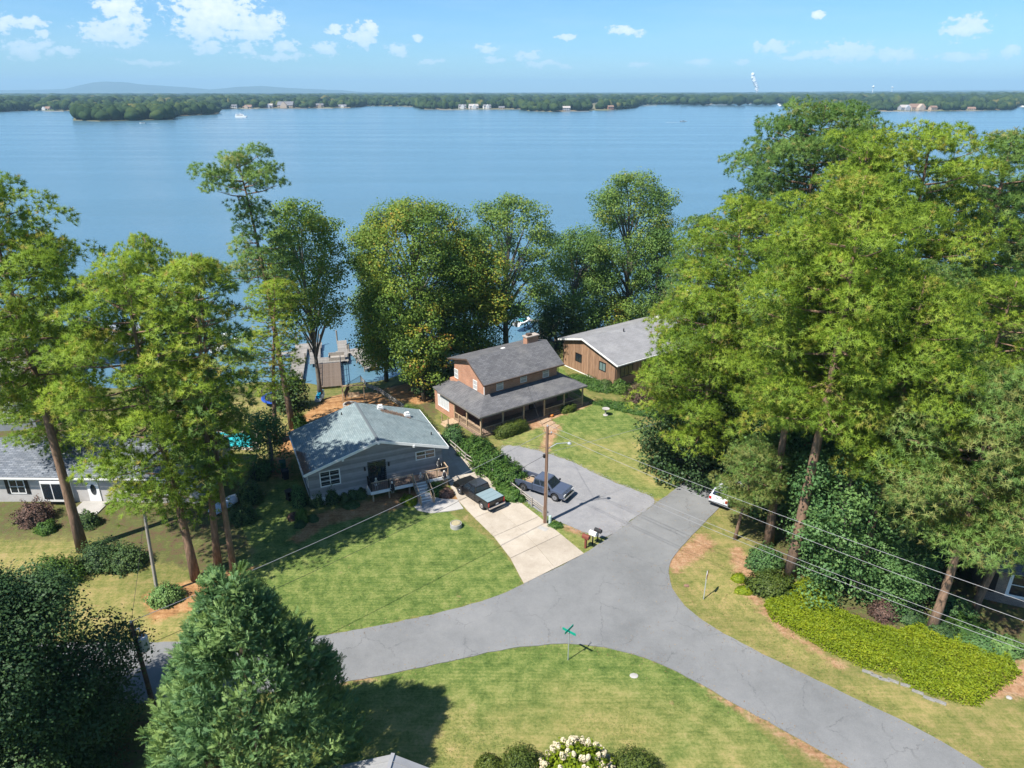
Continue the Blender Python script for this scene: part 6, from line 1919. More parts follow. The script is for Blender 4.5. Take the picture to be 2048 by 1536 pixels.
def suv(label, loc, rz, paint):
    t = thing('parked_suv', label, 'car', loc, rz)
    W = 0.93; r = 0.35; wx = (-1.4, 1.42)
    prof = arch_profile(-2.3, 2.3, 0.34, [(2.38, 0.55), (2.36, 0.80), (2.10, 0.98), (1.2, 1.06), (-2.18, 1.08), (-2.34, 0.9), (-2.34, 0.5)], wx, 0.42)
    MB().prism(prof, -W, W).build('body', paint, t, bevel=0.06)
    greenhouse(t, paint, -2.16, 1.22, -1.75, 0.45, 1.05, 1.66, W - 0.05, W - 0.22, M_glass, (0.3, 0.62))
    MB().box(-1.7, 0.4, -0.62, -0.57, 1.66, 1.70).box(-1.7, 0.4, 0.57, 0.62, 1.66, 1.70).build('roof_rail', M_trimb, t)
    for s in (-1, 1):
        MB().box(-2.37, -2.25, s * 0.78 - 0.12, s * 0.78 + 0.12, 0.74, 1.0).build('tail_light', M_lampr, t, bevel=0.02)
        MB().box(2.22, 2.36, s * 0.72 - 0.16, s * 0.72 + 0.16, 0.70, 0.86).build('headlight', M_lampw, t, bevel=0.03)
        MB().box(0.95, 1.1, s * (W + 0.08) - 0.08, s * (W + 0.08) + 0.08, 1.05, 1.2).build('mirror', paint, t, bevel=0.02)
        for x in wx: wheel(t, x, s * (W - 0.11), r, s, 0.22)
    MB().box(-2.42, -2.32, -W + 0.05, W - 0.05, 0.36, 0.56).build('rear_bumper', M_trimb, t, bevel=0.03)
    MB().box(2.34, 2.42, -W + 0.05, W - 0.05, 0.34, 0.54).build('front_bumper', M_trimb, t, bevel=0.03)
    MB().box(-2.375, -2.36, -0.2, 0.2, 0.66, 0.78).build('licence_plate', M_white, t)
    return t


p = G(1454, 996); suv('white car half hidden by pine boughs on the upper road', (p.x, p.y, 0.05), R(52), P_wht)
p = G(118, 1408); suv('dark car roof glimpsed under the lower left tree', (p.x, p.y, 0.05), R(2), P_black)

# ================================================================== poles and wires
M_pole = mat('pole_wood', (0.17, 0.095, 0.06), 0.9, (0.26, 0.16, 0.11), 4, stretch=(3, 3, 0.3))
M_poleg = mat('pole_grey_wood', (0.26, 0.23, 0.20), 0.9, (0.36, 0.33, 0.29), 4, stretch=(3, 3, 0.3))
M_galv = mat('galvanised', (0.42, 0.45, 0.47), 0.5, metal=0.4)
b1 = G(1090, 1046)
tp1 = at(1093.5, 853, b1.y)
pole = thing('utility_pole', 'tall red brown utility pole between the two driveways', 'utility pole', (b1.x, b1.y, 0))
h1 = tp1.z
MB().tube([(0, 0, -0.1), (0.02, 0, h1 * 0.5), (0.04, 0, h1)], [0.18, 0.15, 0.12], 10).build('shaft', M_pole, pole)
MB().box(-0.05, 0.45, -0.05, 0.05, h1 - 0.75, h1 - 0.65).build('bracket', M_pole, pole)
ins = []
for (x, z) in ((0.04, h1 + 0.0), (0.38, h1 - 0.63)):
    MB().lathe([(0.03, 0), (0.07, 0.03), (0.05, 0.08), (0.07, 0.11), (0.04, 0.17)], 8, (x, 0, z)).build('insulator', M_galv, pole)
MB().tube([(0.14, -0.1, 0), (0.15, -0.1, h1 * 0.55)], 0.035, 6).build('conduit', M_poleg, pole)
MB().lathe([(0.10, 0), (0.13, 0.05), (0.13, 0.3), (0.06, 0.36)], 10, (-0.18, 0, h1 - 3.0)).build('splice_box', M_trimb, pole)
arm = MB().tube([(0, 0, h1 - 2.2), (0.9, 0.25, h1 - 1.75), (1.9, 0.5, h1 - 1.8)], 0.035, 6).build('lamp_arm', M_galv, pole)
MB().lathe([(0.05, 0.08), (0.16, 0.02), (0.2, -0.06), (0.14, -0.14)], 10, (2.0, 0.52, h1 - 1.82)).build('lamp_head', M_galv, arm)
# transformer pole in the lower left
tb = at(262, 1246, 32.6)
tpole = thing('transformer_pole', 'dark pole with a grey transformer can in the lower left', 'utility pole', (tb.x, 32.6, 0))
MB().tube([(0.1, 0, -0.1), (0.05, 0, tb.z * .5), (0, 0, tb.z)], [0.17, 0.14, 0.11], 10).build('shaft', mat('dark_pole', (0.05, 0.035, 0.03), 0.9, (0.10, 0.07, 0.05), 4), tpole)
can = MB().lathe([(0.26, 0), (0.28, 0.05), (0.28, 0.92), (0.22, 0.98), (0.05, 1.0)], 16, (0.42, 0.05, tb.z - 2.0)).build('transformer_can', M_galv, tpole)
for s in (-1, 1): MB().lathe([(0.03, 0), (0.06, 0.05), (0.04, 0.12), (0.05, 0.2)], 8, (0.42 + s * .1, 0.05, tb.z - 1.02)).build('bushing', mat('porcelain_brown', (0.12, 0.05, 0.03), 0.3), can)
MB().lathe([(0.03, 0), (0.06, 0.04), (0.05, 0.15)], 8, (0, 0, tb.z)).build('insulator', M_galv, tpole)
MB().tube([(0.15, 0, tb.z - 0.5), (0.38, 0, tb.z - 0.35), (0.4, 0, tb.z - 0.6)], 0.04, 6).build('fuse_cutout', M_white, tpole)
lp = MB()
for k in range(3):
    lp.tube([(0.1 * math.cos(a) * (1 + k * .5) - 0.25, 0.1 * math.sin(a), tb.z - 2.6 + 0.28 * math.sin(a + k)) for a in np.linspace(0, 6.1, 12)], 0.015, 4)
lp.build('cable_loop', M_trimb, tpole)
# leaning grey service pole in the left yard
lb = P(316, 1192); lt_ = at(288, 1022, lb.y)
lpole = thing('service_pole', 'short weathered grey pole leaning beside a leafy shrub', 'utility pole', (lb.x, lb.y, lb.z))
MB().tube([(0, 0, -0.1), ((lt_.x - lb.x), 0, lt_.z - lb.z)], [0.14, 0.11], 9).build('shaft', M_poleg, lpole)
MB().lathe([(0.03, 0), (0.06, 0.04), (0.05, 0.15)], 8, (lt_.x - lb.x, 0, lt_.z - lb.z)).build('insulator', M_galv, lpole)
# pole beyond the right frame edge
rpole = thing('roadside_pole', 'utility pole beyond the right frame edge that carries the wires', 'utility pole', (30.5, 29.5, 0))
MB().tube([(0, 0, -0.1), (0, 0, 10.2)], [0.18, 0.12], 10).build('shaft', M_pole, rpole)
wires = [
    ('upper power line from the central pole to the right', tp1 + Vector((0.04, 0, 0.15)), Vector((30.5, 29.5, 10.2)), 0.35, 0.0145, False),
    ('second power line from the central pole to the right', tp1 + Vector((0.38, 0, -0.5)), Vector((30.5, 29.5, 9.0)), 0.5, 0.0142, False),
    ('pale telephone cable from the central pole to the right', tp1 + Vector((0.1, 0, -2.6)), Vector((30.5, 29.5, 7.6)), 0.5, 0.0142, False),
    ('lowest telephone cable from the central pole to the right', tp1 + Vector((0.1, 0, -2.9)), Vector((30.5, 29.5, 7.25)), 0.6, 0.0142, False),
    ('pale power line from the central pole down to the lower left', tp1 + Vector((0, 0, -0.5)), Vector((tb.x, 32.6, tb.z + 0.1)), 0.45, 0.018, True),
    ('second cable from the central pole to the lower left', tp1 + Vector((0, 0, -2.7)), Vector((tb.x, 32.6, tb.z - 1.9)), 0.55, 0.014, True),
    ('thin service drop to the brick house gable', tp1 + Vector((0, 0, -0.8)), Vector(local((-3.55, 70.91), A_B, 8.0, 2.4, 5.2)), 0.4, 0.013, False),
    ('service drop crossing the lawn to the brick house side', tp1 + Vector((0.1, 0, -2.5)), Vector((38.0, 78.0, 6.5)), 0.6, 0.0142, False),
    ('thin line from the transformer pole up to the leaning pole', Vector((tb.x, 32.6, tb.z)), Vector((lt_.x, lb.y, lt_.z)), 0.2, 0.012, True),
    ('service line from the leaning pole to the low house', Vector((lt_.x, lb.y, lt_.z)), Vector((-33.5, 57.5, 3.2)), 0.3, 0.013, False),
    ('pair line over the grey house roof ridge', tp1 + Vector((0, 0, -2.0)), Vector(local(OG, A_G, 6.95, 9.5, 6.4)), 0.6, 0.012, False)]
M_wire = mat('wire', (0.24, 0.24, 0.25), 0.5); M_wired = mat('wire_black', (0.03, 0.03, 0.03), 0.6)
for lab, a, b, sag, r, pale in wires:
    a = Vector(a); b = Vector(b)
    pts = [a.lerp(b, t) - Vector((0, 0, sag * 4 * t * (1 - t))) for t in np.linspace(0, 1, 17)]
    tag(MB().tube(pts, r, 5).build('overhead_wire', M_wire if r > 0.014 else M_wired), lab, 'cable', 'overhead wires')

# ================================================================== signs and street furniture
sg = G(1136, 1320)
M_green = mat('sign_green', (0.0, 0.27, 0.19), 0.4, spec=0.5)
ss = thing('street_sign', 'green crossed street name blades on a thin post by the junction', 'street sign', (sg.x, sg.y, 0))
MB().tube([(0, 0, -0.1), (0, 0, 2.35)], 0.035, 7).build('post', M_galv, ss)
for a, z, ln in ((R(-38), 2.46, 1.05), (R(52), 2.66, 1.0)):
    d = Vector((math.cos(a), math.sin(a), 0)) * ln / 2
    MB().beam((-d.x, -d.y, z), (d.x, d.y, z), 0.03, 0.19).build('sign_blade', M_green, ss)
MB().box(-0.05, 0.05, -0.05, 0.05, 2.34, 2.38).build('bracket', M_galv, ss)
sp_ = G(1407, 1198)
st = thing('stop_sign', 'stop sign seen almost edge on by the corner verge', 'road sign', (sp_.x, sp_.y, 0), R(64), tilt=(0, R(4)))
MB().beam((0, 0, -0.1), (0, 0, 2.5), 0.06, 0.05).build('post', M_galv, st)
oc = [(0.38 * math.cos(R(22.5 + 45 * k)), 2.2 + 0.38 * math.sin(R(22.5 + 45 * k))) for k in range(8)]
MB().prism(oc, -0.052, -0.04).build('sign_plate', M_galv, st)
MB().prism([(x, z) for x, z in oc], -0.056, -0.0525).build('sign_face', mat('stop_red', (0.45, 0.02, 0.02), 0.4), st)
# mailboxes


def mailbox(label, px, py, rz, m_box, m_post, wide=0.2, big=False, post_w=0.1):
    q = G(px, py)
    t = thing('mailbox', label, 'mailbox', (q.x, q.y, 0), rz, 'mailboxes at the junction')
    MB().box(-post_w / 2, post_w / 2, -post_w / 2, post_w / 2, -0.1, 1.0).build('post', m_post, t)
    hw = wide / 2 + (0.05 if big else 0)
    prof = [(-hw, 1.0), (hw, 1.0), (hw, 1.0 + hw)] + [(hw * math.cos(a), 1.0 + hw + hw * math.sin(a)) for a in np.linspace(0.3, math.pi - 0.3, 6)] + [(-hw, 1.0 + hw)]
    b = MB().prism(prof, -0.32, 0.32).build('box', m_box, t)
    MB().prism([(x * 0.96, z) for x, z in prof], -0.34, -0.322).build('door', m_box, b)
    MB().box(hw, hw + 0.01, -0.1, -0.05, 1.1, 1.3).build('flag', M_lampr, b)
    return t


mailbox('red brown mailbox on a thick matching post, left of three', 1171, 1096, R(52), mat('mail_brown', (0.17, 0.045, 0.028), 0.7), MATS['mail_brown'], 0.26, True, 0.16)
mailbox('white mailbox in the middle of the three', 1185, 1089, R(52), M_white, M_trimb, 0.26, True, 0.09)
mailbox('black mailbox at the road end of the three', 1195, 1083, R(52), M_trimb, M_trimb, 0.22, True, 0.09)
q = G(1100, 1049)
ped = thing('utility_pedestal', 'small pale green utility pedestal beside the central pole', 'utility box', (q.x, q.y, 0))
MB().lathe([(0.14, -0.05), (0.14, 0.85), (0.10, 0.93)], 12).build('housing', mat('pedestal_green', (0.36, 0.47, 0.43), 0.6), ped)
MB().lathe([(0.155, 0.5), (0.155, 0.56)], 12).build('band', M_galv, ped)
q = G(1086, 1058)
tag(MB().box(-0.45, 0.45, -0.28, 0.28, 0.0, 0.06).box(-0.38, 0.38, -0.21, 0.21, 0.06, 0.075).build('meter_lid', M_conc2, loc=(q.x, q.y, 0.01), bevel=0.01), 'flat pale meter lid in the grass beside the central pole', 'lid').rotation_euler[2] = R(-35)
q = G(912, 1054)
w = thing('concrete_well_ring', 'round low concrete ring with a tan lid on the front lawn', 'well ring', (q.x, q.y, 0))
MB().lathe([(0.52, -0.05), (0.52, 0.42), (0.46, 0.44), (0.44, 0.30)], 24).build('ring', M_conc2, w, smooth=False)
MB().lathe([(0.40, 0.38), (0.40, 0.45), (0.34, 0.47)], 24).build('lid', mat('tan_lid', (0.30, 0.26, 0.15), 0.9, (0.38, 0.33, 0.2), 5), w)
q = G(1211, 830)
bb_ = thing('birdbath', 'pale birdbath standing on the lawn right of the brick house', 'birdbath', (q.x, q.y, 0))
MB().lathe([(0.32, 0), (0.30, 0.05), (0.10, 0.1), (0.08, 0.6), (0.14, 0.7)], 14).build('pedestal', M_conc2, bb_)
MB().lathe([(0.14, 0.7), (0.40, 0.78), (0.46, 0.86), (0.40, 0.84), (0.2, 0.80)], 18).build('bowl', M_conc2, bb_)
q = G(1103, 834)
pk = thing('pumpkin', 'orange pumpkin beside the porch steps', 'pumpkin', (q.x, q.y, 0.02))
bm_ = MB()
prof = [(0.02, 0.02), (0.16, 0.03), (0.25, 0.12), (0.27, 0.2), (0.22, 0.32), (0.10, 0.37), (0.02, 0.34)]
bm_.lathe(prof, 16)
for i, v in enumerate(bm_.v):
    a = math.atan2(v[1], v[0]); k = 1 + 0.07 * math.cos(8 * a); bm_.v[i] = (v[0] * k, v[1] * k, v[2])
bm_.build('flesh', mat('pumpkin_skin', (0.50, 0.17, 0.03), 0.5), pk, smooth=True)
MB().tube([(0, 0, 0.33), (0.03, 0, 0.45)], [0.035, 0.02], 6).build('stalk', M_pole, pk)
for (px, py, lab, s) in ((1373, 1172, 'small dark rock in the clay on the corner verge', 0.22), (1268, 1352, 'white flat utility cover lying in the near lawn', 0.3), (1555, 1190, 'pale bucket lid by the olive shrub', 0.26), (2018, 1396, 'pale stone lying in the clay at the right edge', 0.2)):
    q = G(px, py); bm = bmesh.new(); bmesh.ops.create_icosphere(bm, subdivisions=2, radius=1)
    for v in bm.verts: v.co = Vector((v.co.x * s, v.co.y * s * 0.8, v.co.z * s * (0.5 if 'rock' in lab or 'stone' in lab else 0.15))) * (1 + 0.12 * mnoise.noise(v.co * 1.7 + Vector((px, 0, 0))))
    me = bpy.data.meshes.new('rock'); bm.to_mesh(me); bm.free(); me.materials.append(M_conc2 if 'rock' not in lab else M_pole)
    o = bpy.data.objects.new('rock' if 'rock' in lab or 'stone' in lab else 'cover', me); COL.objects.link(o); o.location = (q.x, q.y, 0.03); tag(o, lab, 'rock' if 'rock' in lab or 'stone' in lab else 'lid')
# border stones of the bed on the right
for i, (px, py) in enumerate(((1735, 1345), (1752, 1353), (1768, 1360), (1786, 1363), (1812, 1372), (1835, 1385), (1858, 1398), (1880, 1405))):
    q = G(px, py); o = MB().box(-0.34, 0.34, -0.12, 0.12, -0.03, 0.13).build('border_stone', mat('border_block', (0.17, 0.165, 0.155), 0.9, (0.26, 0.25, 0.23), 5), loc=(q.x, q.y, -0.03), bevel=0.03)
    o.rotation_euler[2] = R(-28 + random.uniform(-8, 8)); tag(o, ('leftmost low grey border block before the yellow green bed', 'second border block from the left before the yellow green bed', 'third border block from the left before the yellow green bed', 'fourth border block from the left before the yellow green bed', 'fifth border block from the left before the yellow green bed', 'sixth border block from the left before the yellow green bed', 'second border block from the right before the yellow green bed', 'rightmost low grey border block before the yellow green bed')[i], 'border block', 'border blocks of the ground cover bed')


# ================================================================== fences
def split_fence(name, label, pts, n, rails=2, m=M_poleg, h=0.95, cat='fence'):
    P0 = [P(*p) for p in pts]
    f = thing(name, label, cat, (P0[0].x, P0[0].y, P0[0].z))
    o = P0[0]
    seg = [0]
    for a, b in zip(P0, P0[1:]): seg.append(seg[-1] + (b - a).length)
    ps = []
    for k in range(n + 1):
        d = seg[-1] * k / n
        for i in range(len(P0) - 1):
            if d <= seg[i + 1] + 1e-6:
                v = P0[i].lerp(P0[i + 1], (d - seg[i]) / (seg[i + 1] - seg[i])); v.z = T(v.x, v.y); ps.append(v - o); break
    for v in ps: MB().tube([v + Vector((0, 0, -0.1)), v + Vector((0, 0, h))], [0.075, 0.065], 7).build('post', m, f)
    for a, b in zip(ps, ps[1:]):
        for r in range(rails):
            z = h * (0.38 + 0.45 * r / max(1, rails - 1))
            MB().tube([a + Vector((0.05, 0.05, z + random.uniform(-.04, .04))), b + Vector((0.05, 0.05, z + random.uniform(-.04, .04)))], [0.05, 0.05], 6).build('rail', m, f)
    return f


def metal_fence(label, pts, n, h=1.2, name='metal_fence'):
    P0 = [P(*p) for p in pts]; o = P0[0]
    f = thing(name, label, 'fence', (o.x, o.y, o.z))
    seg = [0]
    for a, b in zip(P0, P0[1:]): seg.append(seg[-1] + (b - a).length)
    ps = []
    for k in range(n + 1):
        d = seg[-1] * k / n
        for i in range(len(P0) - 1):
            if d <= seg[i + 1] + 1e-6:
                v = P0[i].lerp(P0[i + 1], (d - seg[i]) / (seg[i + 1] - seg[i])); v.z = T(v.x, v.y); ps.append(v - o); break
    for v in ps: MB().box(v.x - .03, v.x + .03, v.y - .03, v.y + .03, v.z - .05, v.z + h + 0.05).build('post', M_black, f)
    bal = MB()
    for a, b in zip(ps, ps[1:]):
        for z in (0.12, h - 0.02): MB().beam(a + Vector((0, 0, z)), b + Vector((0, 0, z)), 0.03, 0.04).build('rail', M_black, f)
        nb = max(2, int((b - a).length / 0.14))
        for j in range(1, nb):
            c = a.lerp(b, j / nb); bal.tube([c + Vector((0, 0, 0.1)), c + Vector((0, 0, h))], 0.010, 3, caps=False)
    bal.build('picket', M_black, f)['kind'] = 'stuff'
    return f


split_fence('split_rail_fence', 'weathered three rail fence from the vine hedge to the central pole', [(1022, 980), (1050, 1002), (1086, 1030)], 3, 3)
split_fence('split_rail_fence', 'weathered rail fence running behind the vine hedge along the drive', [(893, 888), (935, 925), (985, 955)], 4, 2)
split_fence('split_rail_fence', 'timber rail fence down the right side of the clay yard to the lake', [(723, 765), (760, 790), (808, 822)], 5, 3)
metal_fence('black metal fence along the left side of the grey house', [(478, 1010), (535, 935), (565, 880), (600, 840)], 9)
metal_fence('black metal fence along the lakeside edge of the back lawn', [(285, 808), (370, 790), (440, 790), (520, 795), (570, 790)], 10)
metal_fence('black metal fence on the bank behind the brick house', [(930, 712), (1000, 700), (1060, 692)], 6, 1.1)
metal_fence('short black fence beside the dock ramp', [(722, 765), (700, 775), (690, 800)], 3, 1.1)

# ================================================================== back yards
# swimming pool
pr = [G(x, y) for x, y in ((400, 893), (505, 896), (500, 868), (415, 866))]
pl = thing('swimming_pool', 'turquoise swimming pool with a pale deck behind the low house', 'swimming pool', (0, 0, 0))
c = sum(pr, Vector()) / 4
MB().hexa([(p.x + (p.x - c.x) * .28, p.y + (p.y - c.y) * .35, -0.2) for p in pr] + [(p.x + (p.x - c.x) * .28, p.y + (p.y - c.y) * .35, 0.10) for p in pr]).build('pool_deck', M_conc, pl)
MB().hexa([(p.x, p.y, 0.0) for p in pr] + [(p.x, p.y, 0.115) for p in pr]).build('pool_water', mat('pool_water', (0.03, 0.42, 0.46), 0.06, (0.05, 0.50, 0.53), 1.2, bump=0.02), pl)
# trampoline
q = P(560, 806)
tr = thing('trampoline', 'round trampoline with a blue pad and tall safety net', 'trampoline', (q.x, q.y, q.z))
MB().lathe([(2.15, 0.80), (2.15, 0.88), (1.75, 0.90), (1.75, 0.84)], 28).build('pad', mat('blue_pad', (0.02, 0.08, 0.42), 0.6), tr)
MB().lathe([(1.74, 0.85), (1.74, 0.87)], 24).build('mat', M_trimb, tr)
for k in range(6):
    a = k * math.pi / 3
    MB().tube([(2.1 * math.cos(a), 2.1 * math.sin(a), 0), (2.1 * math.cos(a), 2.1 * math.sin(a), 0.8)], 0.03, 6).build('leg', M_galv, tr)
    MB().tube([(2.12 * math.cos(a), 2.12 * math.sin(a), 0.8), (2.1 * math.cos(a), 2.1 * math.sin(a), 2.7)], 0.03, 6).build('net_pole', M_trimb, tr)
nb = MB()
for k in range(48):
    a = k * math.pi / 24; nb.tube([(1.95 * math.cos(a), 1.95 * math.sin(a), 0.9), (1.98 * math.cos(a), 1.98 * math.sin(a), 2.65)], 0.008, 3, caps=False)
for j in range(14):
    z = 0.9 + j * 0.13; nb.tube([(1.96 * math.cos(a), 1.96 * math.sin(a), z) for a in np.linspace(0, 2 * math.pi, 33)], 0.007, 3, caps=False)
nb.build('net', M_trimb, tr)['kind'] = 'stuff'
# blue and white watercraft standing in the yard
q = P(641, 800)
js = thing('jet_ski', 'blue and white watercraft parked on the clay yard near the dock', 'watercraft', (q.x, q.y, q.z + 0.25), R(94))
hb = []
for x, w, z0, z1 in ((-1.6, 0.42, 0.1, 0.55), (-0.6, 0.55, 0.0, 0.62), (0.5, 0.52, 0.0, 0.66), (1.3, 0.3, 0.12, 0.62), (1.75, 0.05, 0.35, 0.5)):
    hb.append([(x, -w, (z0 + z1) * .55), (x, -w * .5, z0), (x, w * .5, z0), (x, w, (z0 + z1) * .55), (x, w * .7, z1), (x, -w * .7, z1)])
mb = MB(); n0 = 0
for ring in hb: mb.v += ring
for i in range(len(hb) - 1):
    for k in range(6): mb.f.append([i * 6 + k, i * 6 + (k + 1) % 6, (i + 1) * 6 + (k + 1) % 6, (i + 1) * 6 + k]); mb.m.append(0)
mb.f += [list(range(6)), list(range((len(hb) - 1) * 6, len(hb) * 6))]; mb.m += [0, 0]
mb.build('hull', mat('gel_white', (0.6, 0.66, 0.7), 0.25, coat=0.4), js, smooth=False)
MB().prism([(-1.5, 0.6), (-0.1, 0.66), (0.0, 0.85), (-0.2, 0.95), (-1.4, 0.9)], -0.2, 0.2).build('seat', mat('cyan_blue', (0.01, 0.33, 0.55), 0.35), js, bevel=0.04)
MB().prism([(0.0, 0.64), (1.5, 0.58), (0.6, 0.9), (0.2, 1.0)], -0.34, 0.34).build('cowling', MATS['cyan_blue'], js, bevel=0.05)
MB().tube([(0.15, -0.4, 1.08), (0.25, 0, 1.1), (0.15, 0.4, 1.08)], 0.03, 6).build('handlebar', M_trimb, js)
MB().box(-1.7, 1.0, -0.3, -0.2, -0.25, 0.05).box(-1.7, 1.0, 0.2, 0.3, -0.25, 0.05).build('cradle', M_galv, js)
# round fire pit with bench swing
q = P(708, 800)
fp = thing('fire_pit_swing', 'timber frame with hanging bench round a fire pit on the clay yard', 'swing', (q.x, q.y, q.z), R(10))
for s in (-1, 1):
    MB().beam((s * 1.35, -0.5, 0), (s * 1.3, 0, 1.95), 0.12).build('post', M_porchw, fp); MB().beam((s * 1.35, 0.5, 0), (s * 1.3, 0, 1.95), 0.12).build('post', M_porchw, fp)
    MB().tube([(s * 0.7, 0, 1.9), (s * 0.7, 0, 0.55)], 0.015, 4).build('chain', M_black, fp)
MB().beam((-1.5, 0, 2.0), (1.5, 0, 2.0), 0.14).build('beam', M_porchw, fp)
for j in range(4): MB().box(-0.75, 0.75, -0.25 + j * .13, -0.14 + j * .13, 0.5, 0.54).build('seat_slat', M_porchw, fp)
MB().box(-0.75, 0.75, 0.26, 0.3, 0.55, 0.95).build('backrest', M_porchw, fp)
q = P(700, 812)
fr_ = thing('fire_pit', 'low round stone fire pit before the swing frame', 'fire pit', (q.x, q.y, q.z))
for k in range(14):
    a = k * 2 * math.pi / 14
    for lv in range(2):
        aa = a + lv * 0.22; c_, s__ = math.cos(aa), math.sin(aa)
        b = MB().box(-0.17, 0.17, -0.1, 0.1, 0, 0.15).build('stone', M_conc2, fr_, loc=(0.75 * c_, 0.75 * s__, lv * 0.155)); b.rotation_euler[2] = aa + math.pi / 2
# covered boat and bins by the side yard
q = P(455, 1012)
bt = thing('small_boat', 'small upturned pale boat beside the straight pines', 'boat', (q.x, q.y, q.z + 0.15), R(65))
hb = [[(x, -w, 0.1), (x, -w * .75, z * .75), (x, 0, z), (x, w * .75, z * .75), (x, w, 0.1)] for x, w, z in ((-1.8, 0.55, 0.5), (-0.6, 0.7, 0.6), (0.8, 0.62, 0.58), (1.7, 0.28, 0.42), (2.0, 0.04, 0.3))]
mb = MB()
for ring in hb: mb.v += ring
for i in range(4):
    for k in range(4): mb.f.append([i * 5 + k, i * 5 + k + 1, (i + 1) * 5 + k + 1, (i + 1) * 5 + k]); mb.m.append(0)
mb.f.append([0, 1, 2, 3, 4]); mb.m.append(0)
mb.build('hull', mat('pale_hull', (0.42, 0.50, 0.58), 0.4), bt, smooth=True)
MB().beam((-1.75, 0, 0.52), (1.9, 0, 0.35), 0.05).build('keel', M_white, bt)
MB().box(-1.4, -1.2, -0.6, 0.6, -0.15, 0.12).box(1.0, 1.2, -0.45, 0.45, -0.15, 0.12).build('trestle', M_pole, bt)
for i, (px, py, c, lab) in enumerate(((567, 940, (0.02, 0.10, 0.07), 'dark green wheeled bin beside the grey house wall'), (572, 958, (0.02, 0.02, 0.025), 'black wheeled bin beside the grey house wall'), (580, 1000, (0.015, 0.016, 0.018), 'black bin near the house front corner'))):
    q = G(px, py); b = thing('wheelie_bin', lab, 'bin', (q.x, q.y, 0), R(24 + i * 10), 'bins beside the grey house')
    m_ = mat('bin_' + str(i), c, 0.6)
    MB().hexa([(-.22, -.25, .05), (.22, -.25, .05), (.22, .25, .05), (-.22, .25, .05), (-.29, -.33, .98), (.29, -.33, .98), (.29, .33, .98), (-.29, .33, .98)]).build('body', m_, b)
    MB().prism([(-.35, 1.0), (.36, 1.0), (.3, 1.08), (-.3, 1.06)], -.31, .31, axis='x').build('lid', m_, b)
    for s in (-1, 1): MB().tube([(s * .2, .3, .1), (s * .26, .3, .1)], 0.1, 10).build('wheel', M_tyre, b)

# ================================================================== docks and the shore
M_pile = mat('dock_pile', (0.20, 0.17, 0.14), 0.9, (0.30, 0.27, 0.23), 4)


def planks(parent, x0, x1, y0, y1, z, name='plank', step=0.42, m=M_dockw):
    n = int((y1 - y0) / step); src = None
    for i in range(n):
        if src is None: src = MB().box(x0, x1, 0, step - 0.06, z - 0.05, z).build(name, m, parent); src.location = (0, y0, 0)
        else: o = one(src, name, parent, (0, y0 + i * step, random.uniform(-.008, .008)))
    MB().box(x0 + 0.1, x0 + 0.2, y0, y1, z - 0.25, z - 0.06).box(x1 - 0.2, x1 - 0.1, y0, y1, z - 0.25, z - 0.06).build('joist', M_pile, parent)


dk = thing('boat_dock', 'grey timber boat dock with two fingers straight behind the grey house', 'dock', (-26.0, 93.8, 0), R(14))
z = -2.35
planks(dk, -1.7, 1.7, -1.5, 8.4, z, m=mat('dock_ramp_shaded', (0.11, 0.08, 0.058), 0.9, (0.17, 0.13, 0.10), 3))  # brown ramp boards, darkened so their colour carries the shade there
planks(dk, -2.9, 2.9, 8.4, 11.0, z)
planks(dk, -2.9, -1.3, 11.0, 18.6, z); planks(dk, 1.4, 2.9, 9.8, 18.8, z)
for s in (-1, 1):
    for y in (-1.2, 1.2, 3.6, 6.0, 8.2): MB().box(s * 1.7 - .05, s * 1.7 + .05, y - .05, y + .05, z, z + 1.05).build('rail_post', M_black, dk)
    MB().beam((s * 1.7, -1.2, z + 1.0), (s * 1.7, 8.2, z + 1.0), 0.09, 0.05).beam((s * 1.7, -1.2, z + 0.5), (s * 1.7, 8.2, z + 0.5), 0.05, 0.05).build('rail', M_black, dk)
for (x, y, h_) in ((-2.9, 18.7, 2.2), (-1.3, 18.7, 1.9), (1.4, 18.9, 2.3), (2.9, 14, 1.2), (-2.9, 14, 1.2), (2.9, 10, 1.2), (-5.0, 19, 2.4)): MB().tube([(x, y, -6), (x, y, z + h_ - 0.6)], 0.13, 8).build('pile', M_pile, dk)
bn = thing('dock_bench', 'grey bench box standing on the dock platform', 'bench', local((-26.0, 93.8), R(14), 1.2, 9.4, z), R(14))
MB().box(-1.2, 1.2, -0.4, 0.4, 0, 0.5).build('seat', M_poleg, bn); MB().box(-1.2, 1.2, 0.4, 0.5, 0, 1.05).build('backrest', M_poleg, bn)
for s in (-1, 1): MB().box(s * 1.2 - .04, s * 1.2 + .04, -0.4, 0.5, 0.5, 0.8).build('armrest', M_poleg, bn)


def small_dock(label, px, py, ang, L_, w, name='dock', z=-2.4, piles=True, fingers=()):
    q = G(px, py, z); t = thing(name, label, 'dock', (q.x, q.y, 0), ang)
    planks(t, -w / 2, w / 2, 0, L_, z, step=0.6)
    for (x0, x1, y0, y1) in fingers: planks(t, x0, x1, y0, y1, z, step=0.6)
    for y in (0.5, L_ * .5, L_ - .3):
        for s in (-1, 1): MB().tube([(s * w / 2, y, -6), (s * w / 2, y, z + 1.2)], 0.12, 7).build('pile', M_pile, t)
    return t


